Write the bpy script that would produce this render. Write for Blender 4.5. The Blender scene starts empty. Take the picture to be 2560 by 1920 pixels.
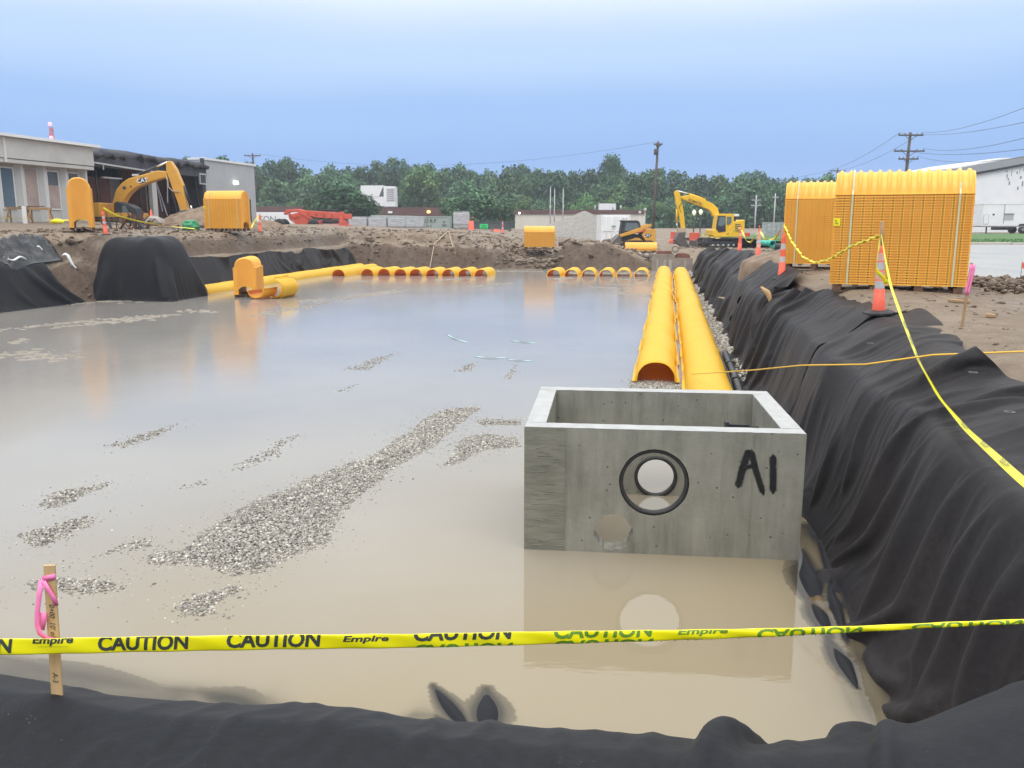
import bpy, bmesh, math, random
import numpy as np
from mathutils import Vector, Matrix

random.seed(7)
rng = np.random.default_rng(7)
SC = bpy.context.scene
COL = SC.collection

# ------------------------------------------------------------------ camera
cam_d = bpy.data.cameras.new('camera')
cam_d.sensor_width = 36.0
cam_d.lens = 30.27
cam_d.clip_start = 0.05
cam_d.clip_end = 3000.0
cam = bpy.data.objects.new('camera', cam_d)
COL.objects.link(cam)
cam.location = (0.0, 0.0, 1.8)
cam.rotation_euler = (math.radians(90.0 - 10.70), 0.0, 0.0)
SC.camera = cam

# ------------------------------------------------------------------ sky, sun, exposure
world = bpy.data.worlds.new('World')
SC.world = world
world.use_nodes = True
wn, wl = world.node_tree.nodes, world.node_tree.links
wn.clear()
w_out = wn.new('ShaderNodeOutputWorld')
w_bg = wn.new('ShaderNodeBackground')
w_sky = wn.new('ShaderNodeTexSky')
w_sky.sky_type = 'NISHITA'
w_sky.sun_disc = False
SUN_EL, SUN_AZ = math.radians(52.0), math.radians(200.0)
w_sky.sun_elevation = SUN_EL
w_sky.sun_rotation = SUN_AZ
w_sky.dust_density = 3.0
w_skyl = wn.new('ShaderNodeVectorMath'); w_skyl.operation = 'SCALE'
w_skyl.inputs['Scale'].default_value = 0.06
wl.new(w_sky.outputs['Color'], w_skyl.inputs[0])
# the rain cloud deck: slate blue low down, white overhead, soft mottling
w_tc = wn.new('ShaderNodeTexCoord')
w_sep = wn.new('ShaderNodeSeparateXYZ')
wl.new(w_tc.outputs['Generated'], w_sep.inputs[0])
w_map = wn.new('ShaderNodeMapping')
w_map.inputs['Scale'].default_value = (1.2, 1.2, 5.0)
wl.new(w_tc.outputs['Generated'], w_map.inputs['Vector'])
w_noi = wn.new('ShaderNodeTexNoise')
w_noi.inputs['Scale'].default_value = 1.6
w_noi.inputs['Detail'].default_value = 4.0
wl.new(w_map.outputs['Vector'], w_noi.inputs['Vector'])
w_no2 = wn.new('ShaderNodeMath'); w_no2.operation = 'MULTIPLY_ADD'
w_no2.inputs[1].default_value = 0.05
w_no2.inputs[2].default_value = -0.025
wl.new(w_noi.outputs['Fac'], w_no2.inputs[0])
w_add = wn.new('ShaderNodeMath'); w_add.operation = 'ADD'
wl.new(w_sep.outputs['Z'], w_add.inputs[0])
wl.new(w_no2.outputs[0], w_add.inputs[1])
w_ramp = wn.new('ShaderNodeValToRGB')
cr = w_ramp.color_ramp
cr.interpolation = 'EASE'
cr.elements[0].position = 0.0; cr.elements[0].color = (0.245, 0.435, 0.84, 1)
cr.elements[1].position = 1.0; cr.elements[1].color = (1.0, 1.0, 1.0, 1)
for p_, c_ in ((0.06, (0.265, 0.465, 0.88, 1)), (0.12, (0.345, 0.55, 0.93, 1)), (0.18, (0.52, 0.70, 0.97, 1)), (0.25, (0.84, 0.93, 1.0, 1)),
               (0.45, (0.92, 0.95, 0.96, 1))):
    e_ = cr.elements.new(p_); e_.color = c_
wl.new(w_add.outputs[0], w_ramp.inputs['Fac'])
w_mix = wn.new('ShaderNodeMix'); w_mix.data_type = 'RGBA'
w_mix.inputs[0].default_value = 0.93
wl.new(w_skyl.outputs[0], w_mix.inputs[6])
wl.new(w_ramp.outputs['Color'], w_mix.inputs[7])
wl.new(w_mix.outputs[2], w_bg.inputs['Color'])
# an overcast dome is brightest overhead
w_dome = wn.new('ShaderNodeMapRange'); w_dome.interpolation_type = 'SMOOTHSTEP'
for _i, _v in ((1, 0.2), (2, 0.85), (3, 1.0), (4, 2.3)): w_dome.inputs[_i].default_value = _v
wl.new(w_sep.outputs['Z'], w_dome.inputs[0])
wl.new(w_dome.outputs[0], w_bg.inputs['Strength'])
wl.new(w_bg.outputs[0], w_out.inputs['Surface'])

sun_d = bpy.data.lights.new('sun', 'SUN')
sun_d.energy = 0.9
sun_d.angle = math.radians(28.0)
sun_d.color = (1.0, 0.96, 0.90)
sun = bpy.data.objects.new('sun', sun_d)
COL.objects.link(sun)
_sd = Vector((math.sin(SUN_AZ) * math.cos(SUN_EL), math.cos(SUN_AZ) * math.cos(SUN_EL), math.sin(SUN_EL)))
sun.rotation_euler = (-_sd).to_track_quat('-Z', 'Y').to_euler()
sun.location = (0, 0, 60)

SC.view_settings.view_transform = 'Standard'
SC.view_settings.look = 'None'
SC.view_settings.gamma = 1.0
SC.view_settings.exposure = 0.14
SC.view_settings.use_curve_mapping = False
SC.render.engine = 'CYCLES'
SC.cycles.max_bounces = 6
SC.cycles.transparent_max_bounces = 12
SC.cycles.use_denoising = True
SC.cycles.caustics_reflective = False
SC.cycles.caustics_refractive = False

# ------------------------------------------------------------------ noise and the pit's own axes
CA, SA = math.cos(math.radians(10.1)), math.sin(math.radians(10.1))
def XY(a, b): return a * SA + b * CA, a * CA - b * SA       # along the pit, across the pit -> world
def AB(x, y): return SA * x + CA * y, CA * x - SA * y
HEAD = -math.radians(10.1)                                   # z rotation that turns +Y into the pit's long axis

def _hash(ix, iy, s):
    h = (ix * 374761393 + iy * 668265263 + s * 1442695041) & 0xffffffff
    h = ((h ^ (h >> 13)) * 1274126177) & 0xffffffff
    return ((h ^ (h >> 16)) & 0xffff) / 65535.0
def vn(x, y, s=0):
    x = np.asarray(x, float); y = np.asarray(y, float)
    ix = np.floor(x).astype(np.int64); iy = np.floor(y).astype(np.int64)
    fx = x - ix; fy = y - iy
    fx = fx * fx * fx * (fx * (fx * 6 - 15) + 10); fy = fy * fy * fy * (fy * (fy * 6 - 15) + 10)
    n = (_hash(ix, iy, s) * (1 - fx) + _hash(ix + 1, iy, s) * fx) * (1 - fy) + (_hash(ix, iy + 1, s) * (1 - fx) + _hash(ix + 1, iy + 1, s) * fx) * fy
    return n * 2 - 1
def fbm(x, y, s=0, o=4, g=0.5):
    r = 0; k = 1.0; t = 0
    for i in range(o):
        r = r + k * vn(x * 2 ** i + 13.7 * i, y * 2 ** i - 7.1 * i, s + i); t += k; k *= g
    return r / t
def ridge(x, y, s=0, o=3):
    r = 0; k = 1.0; t = 0
    for i in range(o):
        r = r + k * (1 - np.abs(vn(x * 1.9 ** i + 5.3 * i, y * 1.9 ** i + 9.1 * i, s + i)) * 2); t += k; k *= 0.5
    return r / t
def soft(x, y, s=0, e=0.03):
    return 1 - 2 * np.sqrt(vn(x, y, s) ** 2 + e)
def sst(e0, e1, x):
    t = np.clip((np.asarray(x, float) - e0) / (e1 - e0), 0, 1)
    return t * t * (3 - 2 * t)

# ------------------------------------------------------------------ the lie of the land
WATER = -1.4
HA, HB, RA, RB = 33.5, -21.75, 1.45, 1.85            # the covered heap
BED = -1.75
def ground_h(a, b, rough=True):
    a = np.asarray(a, float); b = np.asarray(b, float)
    n1 = fbm(a * 0.35, b * 0.35, 3, 4)
    # ground to the far end
    back = np.interp(b, [-60, -30, -22, -14, -11, -8, -4, 2, 8, 40], [1.8, 1.5, 1.1, 0.95, 0.45, 0.1, -0.1, -0.25, -0.2, 0.3])
    far_lvl = 0.35 + 0 * b
    back = back + (far_lvl - back) * sst(82, 112, a)
    crest = np.interp(b, [-24, -22, -17, -14, -12.0, -11.2, -10.6, -9.5, -8, -7.05, -6.95, -4, -2.3, -1, 0, 1.5, 3],
                      [1.15, 1.1, 0.95, 0.78, 0.35, -0.05, -0.7, -0.95, -0.95, -0.85, 0.42, 0.34, -0.25, -1.1, -1.2, -1.25, -0.4])
    # a two-step cut: brown face, then a rubble slope
    low = np.minimum(crest, np.interp(b, [-22, -11.5, -11], [0.25, 0.0, -0.2]) + (b > -10.8) * 9)
    a_f = 57.6 + 0.55 * fbm(b * 0.5, b * 0 + 2.0, 11, 3)
    hf = BED + (low - BED) * sst(0, 1.0, (a - a_f) / 0.9)
    hf = hf + (crest - low) * sst(0, 1.0, (a - a_f - 1.1) / 1.6)
    blk = (b > -7) & (b < -0.5)
    hf = hf + (back - crest) * np.where(blk, sst(4.0, 5.6, a - a_f), sst(2.6, 8.0, a - a_f))
    hf = np.where(a < a_f, BED, hf)
    # right bank
    cr_ = np.interp(a, [0, 6, 25, 40, 58], [-0.02, 0.08, 0.1, 0.05, -0.1])
    t29 = np.interp(a, [0, 5, 9, 16, 22, 36, 45, 60, 72], [0.1, 0.18, 0.38, 0.56, 0.62, 0.62, 0.42, 0.0, -0.22])
    tp = np.interp(a, [0, 8, 15, 22, 36, 45, 60, 72, 110], [0.4, 0.5, 0.6, 0.66, 0.66, 0.45, 0.0, -0.22, 0.3])
    lot = np.interp(a, [0, 60, 120], [0.47, 0.42, 0.35])
    hr = BED + (-1.3 - BED) * sst(1.5, 1.66, b) + (cr_ + 1.3) * sst(1.62, 2.2, b)
    hr = hr + (t29 - cr_) * sst(2.15, 2.95, b) + (tp - t29) * sst(2.9, 3.8, b) + (lot - tp) * sst(6.5, 10.5, b)
    hr = BED + (hr - BED) * (1 - sst(56.5, 58.5, a))
    # left bank
    off = np.interp(a, [20, 26, 30.5, 32.0, 33.5, 35], [-2.6, -2.3, -1.9, -1.7, -0.6, 0.0])
    bb = b - off
    hl = np.interp(-bb, [20.7, 20.95, 21.15, 21.75, 22.1, 22.5, 22.9, 24.0, 27, 33, 60],
                   [BED, -1.6, -1.3, 0.15, 0.28, 0.95, 1.18, 1.30, 1.44, 1.78, 1.85])
    hl = np.where(a > 70, BED, hl)
    hl = BED + (hl - BED) * (1 - sst(58.5, 64, a))
    # covered heap standing out of the left bank
    md = ((a - HA) / RA) ** 4 + ((b - HB) / RB) ** 4
    hl = np.maximum(hl, BED + (1.14 - BED) * (1 - sst(-0.05, 1.75, md)))
    # near bank, the camera stands on it
    hn = np.interp(a, [-8, 0, 2.4, 2.75, 3.2, 4.3, 4.8], [0.15, 0.08, 0.03, -0.04, -0.32, -1.45, BED])
    h = np.maximum(np.maximum(hf, hr), np.maximum(hl, hn))
    if rough:
        dry = sst(-1.45, -1.1, h)
        amp = np.where(b > 7.5, 0.015, 0.07) * np.where(a > 110, 0.3, 1.0)
        rub = sst(55, 58, a) * (1 - sst(63, 66, a)) * (b > -24) * (b < 0.5)
        h = h + dry * amp * n1 * 1.2
        lefts = sst(-21.2, -22.2, b) * (1 - sst(-27, -24.5, -(-b)) * 0)
        lefts = np.where((b < -21.5) & (b > -27) & (a < 66), 1.0, 0.0)
        clod = fbm(a * 1.7, b * 1.7, 21, 3)
        h = h + dry * (0.11 * rub + 0.07 * lefts) * clod + dry * rub * 0.10 * np.clip(ridge(a * 1.3, b * 1.3, 31, 2), -0.3, 1)
    return h
def zg(x, y):
    a, b = AB(x, y)
    return float(ground_h(np.array([a]), np.array([b]))[0])

# ------------------------------------------------------------------ mesh helpers
def link(o, parent=None):
    COL.objects.link(o)
    if parent is not None: o.parent = parent
    return o
def mesh_np(name, verts, faces, mat, parent=None, smooth=False, attrs=None, up=True):
    me = bpy.data.meshes.new(name)
    verts = np.asarray(verts, np.float32); faces = np.asarray(faces, np.int32)
    k = faces.shape[1]
    if up and k == 4:                                   # open sheets: keep the upper side facing out
        q = verts[faces]; nz = np.cross(q[:, 2] - q[:, 0], q[:, 3] - q[:, 1])
        if nz[:, 2].sum() < 0: faces = faces[:, ::-1].copy()
    me.vertices.add(len(verts)); me.vertices.foreach_set('co', verts.ravel())
    me.loops.add(faces.size); me.loops.foreach_set('vertex_index', faces.ravel())
    me.polygons.add(len(faces))
    me.polygons.foreach_set('loop_start', np.arange(0, faces.size, k, dtype=np.int32))
    me.polygons.foreach_set('loop_total', np.full(len(faces), k, np.int32))
    if smooth: me.polygons.foreach_set('use_smooth', np.ones(len(faces), bool))
    for an, av in (attrs or {}).items():
        av = np.asarray(av, np.float32)
        if av.ndim == 1:
            me.attributes.new(an, 'FLOAT', 'POINT').data.foreach_set('value', av)
        else:
            me.attributes.new(an, 'FLOAT_COLOR', 'POINT').data.foreach_set('color', av.ravel())
    me.update(calc_edges=True); me.validate()
    if mat: me.materials.append(mat)
    return link(bpy.data.objects.new(name, me), parent)
def grid_faces(n, m):
    i = np.arange(n * m).reshape(n, m)
    return np.stack([i[:-1, :-1], i[1:, :-1], i[1:, 1:], i[:-1, 1:]], -1).reshape(-1, 4)
def tag(o, label, cat=None, group=None, kind=None):
    o['label'] = label
    if cat: o['category'] = cat
    if group: o['group'] = group
    if kind: o['kind'] = kind
    return o
def structure(o): o['kind'] = 'structure'; return o
def thing(name, label, cat, loc=(0, 0, 0), rz=0.0, group=None):
    o = bpy.data.objects.new(name, None)
    o.empty_display_size = 0.2
    link(o); o.location = loc; o.rotation_euler = (0, 0, rz)
    return tag(o, label, cat, group)
def copy_tree(o, parent=None):
    c = o.copy(); COL.objects.link(c); c.parent = parent
    for ch in list(o.children): copy_tree(ch, c)
    return c

class MB:
    """collects shapes of one part"""
    def __init__(self): self.v = []; self.f = []; self.sm = []
    def add(self, vs, fs, smooth=False):
        n = len(self.v); self.v += [tuple(p) for p in vs]
        self.f += [tuple(i + n for i in f) for f in fs]; self.sm += [smooth] * len(fs); return self
    def box(self, x0, x1, y0, y1, z0, z1, M=None):
        vs = [Vector((x, y, z)) for z in (z0, z1) for y in (y0, y1) for x in (x0, x1)]
        if M is not None: vs = [M @ p for p in vs]
        return self.add(vs, [(0, 2, 3, 1), (4, 5, 7, 6), (0, 1, 5, 4), (2, 6, 7, 3), (0, 4, 6, 2), (1, 3, 7, 5)])
    def bar(self, p, q, w, h=None, up=(0, 0, 1)):
        p, q = Vector(p), Vector(q); h = h or w
        d = (q - p); L = d.length; d.normalize(); u = Vector(up)
        s = d.cross(u)
        if s.length < 1e-4: s = d.cross(Vector((1, 0, 0)))
        s.normalize(); t = s.cross(d)
        vs = [p + d * (L * k) + s * (i * w / 2) + t * (j * h / 2) for k in (0, 1) for j in (-1, 1) for i in (-1, 1)]
        return self.add(vs, [(0, 2, 3, 1), (4, 5, 7, 6), (0, 1, 5, 4), (2, 6, 7, 3), (0, 4, 6, 2), (1, 3, 7, 5)])
    def tube(self, pts, r, n=8, cap=True, rs=None):
        pts = [Vector(p) for p in pts]; rings = []
        for i, p in enumerate(pts):
            d = (pts[min(i + 1, len(pts) - 1)] - pts[max(i - 1, 0)]).normalized()
            s = d.cross(Vector((0, 0, 1)))
            if s.length < 1e-3: s = d.cross(Vector((0, 1, 0)))
            s.normalize(); t = s.cross(d); rr = rs[i] if rs else r
            rings.append([p + (s * math.cos(2 * math.pi * k / n) + t * math.sin(2 * math.pi * k / n)) * rr for k in range(n)])
        vs = [p for rg in rings for p in rg]; fs = []
        for i in range(len(pts) - 1):
            for k in range(n):
                fs.append((i * n + k, i * n + (k + 1) % n, (i + 1) * n + (k + 1) % n, (i + 1) * n + k))
        self.add(vs, fs, True)
        if cap:
            m = len(self.v) - len(vs)
            self.f.append(tuple(m + k for k in reversed(range(n)))); self.sm.append(False)
            self.f.append(tuple(m + (len(pts) - 1) * n + k for k in range(n))); self.sm.append(False)
        return self
    def prism(self, poly, d0, d1, plane='xz', M=None):
        """polygon in a plane, pushed along the third axis"""
        def P(u, v, d): return Vector((u, d, v)) if plane == 'xz' else (Vector((u, v, d)) if plane == 'xy' else Vector((d, u, v)))
        n = len(poly); vs = [P(u, v, d) for d in (d0, d1) for u, v in poly]
        if M is not None: vs = [M @ p for p in vs]
        return self.add(vs, [tuple(range(n)), tuple(reversed(range(n, 2 * n)))] + [(i, (i + 1) % n + 0, (i + 1) % n + n, i + n) for i in range(n)])
    def lathe(self, prof, n=16, M=None, smooth=True, caps=True):
        vs = [Vector((r * math.cos(2 * math.pi * k / n), r * math.sin(2 * math.pi * k / n), z)) for r, z in prof for k in range(n)]
        if M is not None: vs = [M @ p for p in vs]
        fs = [(i * n + k, i * n + (k + 1) % n, (i + 1) * n + (k + 1) % n, (i + 1) * n + k) for i in range(len(prof) - 1) for k in range(n)]
        m = len(self.v); self.add(vs, fs, smooth)
        if caps:
            self.f.append(tuple(m + k for k in reversed(range(n)))); self.sm.append(False)
            self.f.append(tuple(m + (len(prof) - 1) * n + k for k in range(n))); self.sm.append(False)
        return self
    def build(self, name, mat, parent=None, bevel=0.0, loc=None):
        me = bpy.data.meshes.new(name)
        me.from_pydata([tuple(p) for p in self.v], [], self.f)
        me.polygons.foreach_set('use_smooth', self.sm)
        me.update()
        bm = bmesh.new(); bm.from_mesh(me)
        bmesh.ops.recalc_face_normals(bm, faces=bm.faces)
        bm.to_mesh(me); bm.free()
        me.materials.append(mat)
        o = link(bpy.data.objects.new(name, me), parent)
        if loc is not None: o.location = loc
        if bevel:
            m = o.modifiers.new('bevel', 'BEVEL'); m.width = bevel; m.segments = 2; m.limit_method = 'ANGLE'; m.angle_limit = 0.7
            m.harden_normals = False
        return o

def sstep(t): return t * t * (3 - 2 * t)
# ------------------------------------------------------------------ materials
def new_mat(name):
    m = bpy.data.materials.new(name); m.use_nodes = True
    nt = m.node_tree; nt.nodes.clear()
    o = nt.nodes.new('ShaderNodeOutputMaterial'); p = nt.nodes.new('ShaderNodeBsdfPrincipled')
    nt.links.new(p.outputs[0], o.inputs['Surface'])
    return m, nt, p
def N(nt, t, **kw):
    n = nt.nodes.new('ShaderNode' + t)
    for k, v in kw.items():
        if k in n.inputs.keys(): n.inputs[k].default_value = v
        else: setattr(n, k, v)
    return n
def ramp(nt, fac, stops):
    r = nt.nodes.new('ShaderNodeValToRGB'); el = r.color_ramp.elements
    el[0].position = stops[0][0]; el[0].color = (*stops[0][1], 1)
    el[1].position = stops[-1][0]; el[1].color = (*stops[-1][1], 1)
    for p_, c_ in stops[1:-1]: e = el.new(p_); e.color = (*c_, 1)
    nt.links.new(fac, r.inputs['Fac']); return r.outputs['Color']
def pm(name, c1, c2=None, scale=3.0, rough=0.6, bump=0.0, bscale=None, metal=0.0, spec=0.5, detail=5.0, stretch=None, emit=None, dirt=None, r2=None):
    """a plain surface with a patchy second colour, fine relief and, if asked, dirt in blotches"""
    m, nt, p = new_mat(name); L = nt.links.new
    c2 = c2 or tuple(min(1, c * 1.18) for c in c1)
    tc = N(nt, 'TexCoord'); vec = tc.outputs['Object']
    if stretch:
        mp = N(nt, 'Mapping'); mp.inputs['Scale'].default_value = stretch; L(vec, mp.inputs['Vector']); vec = mp.outputs['Vector']
    n1 = N(nt, 'TexNoise', Scale=scale, Detail=detail, Roughness=0.6); L(vec, n1.inputs['Vector'])
    col = ramp(nt, n1.outputs['Fac'], [(0.3, c1), (0.7, c2)])
    if dirt:
        n3 = N(nt, 'TexNoise', Scale=dirt[2], Detail=6.0, Roughness=0.7); L(vec, n3.inputs['Vector'])
        rr = ramp(nt, n3.outputs['Fac'], [(dirt[1], (0, 0, 0)), (min(0.99, dirt[1] + 0.14), (1, 1, 1))])
        mx = N(nt, 'Mix', data_type='RGBA'); L(rr, mx.inputs[0]); L(col, mx.inputs[6]); mx.inputs[7].default_value = (*dirt[0], 1); col = mx.outputs[2]
    L(col, p.inputs['Base Color'])
    p.inputs['Roughness'].default_value = rough; p.inputs['Metallic'].default_value = metal
    p.inputs['Specular IOR Level'].default_value = spec
    if r2 is not None:
        rv = ramp(nt, n1.outputs['Fac'], [(0.35, (rough,) * 3), (0.65, (r2,) * 3)]); L(rv, p.inputs['Roughness'])
    if bump:
        n2 = N(nt, 'TexNoise', Scale=bscale or scale * 6, Detail=4.0); L(vec, n2.inputs['Vector'])
        b = N(nt, 'Bump', Strength=bump, Distance=0.02); L(n2.outputs['Fac'], b.inputs['Height']); L(b.outputs[0], p.inputs['Normal'])
    if emit:
        p.inputs['Emission Color'].default_value = (*emit[0], 1); p.inputs['Emission Strength'].default_value = emit[1]
    return m

def ground_material():
    m, nt, p = new_mat('wet_dirt'); L = nt.links.new
    tc = N(nt, 'TexCoord'); v = tc.outputs['Object']
    n1 = N(nt, 'TexNoise', Scale=0.28, Detail=8.0, Roughness=0.62); L(v, n1.inputs['Vector'])
    n2 = N(nt, 'TexNoise', Scale=2.6, Detail=8.0, Roughness=0.7); L(v, n2.inputs['Vector'])
    n3 = N(nt, 'TexNoise', Scale=14.0, Detail=5.0, Roughness=0.7); L(v, n3.inputs['Vector'])
    c1 = ramp(nt, n1.outputs['Fac'], [(0.32, (0.135, 0.094, 0.062)), (0.5, (0.21, 0.155, 0.108)), (0.68, (0.29, 0.228, 0.165))])
    c2 = ramp(nt, n2.outputs['Fac'], [(0.3, (0.10, 0.07, 0.048)), (0.52, (0.215, 0.165, 0.118)), (0.75, (0.34, 0.285, 0.22))])
    mx = N(nt, 'Mix', data_type='RGBA'); mx.inputs[0].default_value = 0.5; L(c1, mx.inputs[6]); L(c2, mx.inputs[7])
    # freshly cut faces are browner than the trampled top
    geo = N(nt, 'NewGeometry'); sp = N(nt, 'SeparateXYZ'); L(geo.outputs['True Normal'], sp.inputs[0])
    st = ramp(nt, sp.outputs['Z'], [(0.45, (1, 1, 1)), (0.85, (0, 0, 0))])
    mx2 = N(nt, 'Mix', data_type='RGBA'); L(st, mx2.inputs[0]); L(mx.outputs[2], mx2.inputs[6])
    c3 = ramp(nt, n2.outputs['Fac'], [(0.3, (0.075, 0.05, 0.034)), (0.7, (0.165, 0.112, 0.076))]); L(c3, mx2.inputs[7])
    # stone chips
    vo = N(nt, 'TexVoronoi', Scale=9.0); L(v, vo.inputs['Vector'])
    vs = ramp(nt, vo.outputs['Distance'], [(0.10, (1, 1, 1)), (0.17, (0, 0, 0))])
    wn_ = ramp(nt, n1.outputs['Fac'], [(0.5, (0, 0, 0)), (0.6, (0.55, 0.55, 0.55))])
    mm = N(nt, 'Math', operation='MULTIPLY'); L(vs, mm.inputs[0]); L(wn_, mm.inputs[1])
    mx3 = N(nt, 'Mix', data_type='RGBA'); L(mm.outputs[0], mx3.inputs[0]); L(mx2.outputs[2], mx3.inputs[6]); mx3.inputs[7].default_value = (0.42, 0.38, 0.33, 1)
    L(mx3.outputs[2], p.inputs['Base Color'])
    rr = ramp(nt, n1.outputs['Fac'], [(0.36, (0.42,) * 3), (0.55, (0.85,) * 3)]); L(rr, p.inputs['Roughness'])
    ad = N(nt, 'Math', operation='MULTIPLY_ADD'); L(n3.outputs['Fac'], ad.inputs[0]); ad.inputs[1].default_value = 0.35; L(n2.outputs['Fac'], ad.inputs[2])
    b = N(nt, 'Bump', Strength=0.9, Distance=0.12); L(ad.outputs[0], b.inputs['Height']); L(b.outputs[0], p.inputs['Normal'])
    return m

def water_material():
    m, nt, p = new_mat('muddy_water'); L = nt.links.new
    out = [n for n in nt.nodes if n.type == 'OUTPUT_MATERIAL'][0]
    tc = N(nt, 'TexCoord'); v = tc.outputs['Object']
    n1 = N(nt, 'TexNoise', Scale=0.22, Detail=3.0); L(v, n1.inputs['Vector'])
    # deep tan water by the near bank, paler grey silt over the shallow stone floor further out
    sx = N(nt, 'SeparateXYZ'); L(v, sx.inputs[0])
    wob = N(nt, 'Math', operation='MULTIPLY_ADD'); L(n1.outputs['Fac'], wob.inputs[0]); wob.inputs[1].default_value = 7.0; L(sx.outputs['Y'], wob.inputs[2])
    lx = N(nt, 'Math', operation='MULTIPLY_ADD'); L(sx.outputs['X'], lx.inputs[0]); lx.inputs[1].default_value = -0.9; L(wob.outputs[0], lx.inputs[2])
    dist = N(nt, 'MapRange'); L(lx.outputs[0], dist.inputs[0])
    for i_, v_ in ((1, 9.0), (2, 17.0)): dist.inputs[i_].default_value = v_
    c = ramp(nt, n1.outputs['Fac'], [(0.35, (0.255, 0.21, 0.135)), (0.65, (0.285, 0.24, 0.165))])
    c2 = ramp(nt, n1.outputs['Fac'], [(0.35, (0.245, 0.23, 0.215)), (0.65, (0.29, 0.27, 0.245))])
    mc = N(nt, 'Mix', data_type='RGBA'); L(dist.outputs[0], mc.inputs[0]); L(c, mc.inputs[6]); L(c2, mc.inputs[7]); L(mc.outputs[2], p.inputs['Base Color'])
    # the open part is ruffled by the wind, the corner by the box lies in the lee
    rg = N(nt, 'MapRange'); L(lx.outputs[0], rg.inputs[0])
    for i_, v_ in ((1, 10.0), (2, 26.0), (3, 0.02), (4, 0.13)): rg.inputs[i_].default_value = v_
    L(rg.outputs[0], p.inputs['Roughness'])
    p.inputs['IOR'].default_value = 1.42
    # cat's-paws: small wind ripples in patches
    mp = N(nt, 'Mapping'); mp.inputs['Scale'].default_value = (1.0, 3.4, 1.0); mp.inputs['Rotation'].default_value = (0, 0, 0.35); L(v, mp.inputs['Vector'])
    n2 = N(nt, 'TexNoise', Scale=3.4, Detail=3.0); L(mp.outputs['Vector'], n2.inputs['Vector'])
    n3 = N(nt, 'TexNoise', Scale=0.16, Detail=2.0); L(v, n3.inputs['Vector'])
    pt = ramp(nt, n3.outputs['Fac'], [(0.42, (0.06,) * 3), (0.62, (1,) * 3)])
    h = N(nt, 'Math', operation='MULTIPLY'); L(n2.outputs['Fac'], h.inputs[0]); L(pt, h.inputs[1])
    b = N(nt, 'Bump', Strength=0.16, Distance=0.02); L(h.outputs[0], b.inputs['Height']); L(b.outputs[0], p.inputs['Normal'])
    # shallow water lets what lies just under it show
    at = N(nt, 'Attribute', attribute_name='clarity')
    tr = N(nt, 'BsdfTransparent'); tr.inputs['Color'].default_value = (0.88, 0.9, 0.92, 1)
    gl = N(nt, 'BsdfGlossy'); gl.inputs['Roughness'].default_value = 0.02; L(b.outputs[0], gl.inputs['Normal'])
    fr = N(nt, 'Fresnel', IOR=1.33); L(b.outputs[0], fr.inputs['Normal'])
    cl = N(nt, 'MixShader'); L(fr.outputs[0], cl.inputs[0]); L(tr.outputs[0], cl.inputs[1]); L(gl.outputs[0], cl.inputs[2])
    mx = N(nt, 'MixShader'); L(at.outputs['Fac'], mx.inputs[0]); L(p.outputs[0], mx.inputs[1]); L(cl.outputs[0], mx.inputs[2])
    L(mx.outputs[0], out.inputs['Surface'])
    return m

def fabric_material(name='black_geotextile', base=(0.006, 0.007, 0.0105), dust=(0.028, 0.026, 0.027), amount=0.4):
    m, nt, p = new_mat(name); L = nt.links.new
    tc = N(nt, 'TexCoord'); v = tc.outputs['Object']
    n1 = N(nt, 'TexNoise', Scale=0.55, Detail=7.0, Roughness=0.6); L(v, n1.inputs['Vector'])
    n2 = N(nt, 'TexNoise', Scale=190.0, Detail=2.0); L(v, n2.inputs['Vector'])
    n4 = N(nt, 'TexNoise', Scale=24.0, Detail=4.0); L(v, n4.inputs['Vector'])
    c = ramp(nt, n1.outputs['Fac'], [(0.3, base), (0.62, tuple(b_ + (d_ - b_) * amount * 0.5 for b_, d_ in zip(base, dust))), (0.85, tuple(b_ + (d_ - b_) * amount for b_, d_ in zip(base, dust)))])
    g = ramp(nt, n4.outputs['Fac'], [(0.3, (0.8,) * 3), (0.7, (1.25,) * 3)])
    mu = N(nt, 'Mix', data_type='RGBA', blend_type='MULTIPLY'); mu.inputs[0].default_value = 1.0; L(c, mu.inputs[6]); L(g, mu.inputs[7])
    # dried specks of mud and grit
    vk = N(nt, 'TexVoronoi', Scale=38.0); L(v, vk.inputs['Vector'])
    nk = N(nt, 'TexNoise', Scale=2.2, Detail=5.0, Roughness=0.7); L(v, nk.inputs['Vector'])
    k1 = ramp(nt, vk.outputs['Distance'], [(0.07, (1, 1, 1)), (0.12, (0, 0, 0))]); k2 = ramp(nt, nk.outputs['Fac'], [(0.54, (0, 0, 0)), (0.66, (1, 1, 1))])
    kk = N(nt, 'Math', operation='MULTIPLY'); L(k1, kk.inputs[0]); L(k2, kk.inputs[1])
    ms = N(nt, 'Mix', data_type='RGBA'); L(kk.outputs[0], ms.inputs[0]); L(mu.outputs[2], ms.inputs[6]); ms.inputs[7].default_value = (0.17, 0.15, 0.13, 1)
    L(ms.outputs[2], p.inputs['Base Color'])
    p.inputs['Roughness'].default_value = 0.58
    p.inputs['Specular IOR Level'].default_value = 0.2
    p.inputs['Sheen Weight'].default_value = 0.05
    p.inputs['Sheen Roughness'].default_value = 0.4
    ad = N(nt, 'Math', operation='MULTIPLY_ADD'); L(n2.outputs['Fac'], ad.inputs[0]); ad.inputs[1].default_value = 0.5; L(n4.outputs['Fac'], ad.inputs[2])
    b = N(nt, 'Bump', Strength=0.6, Distance=0.007); L(ad.outputs[0], b.inputs['Height']); L(b.outputs[0], p.inputs['Normal'])
    return m

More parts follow.
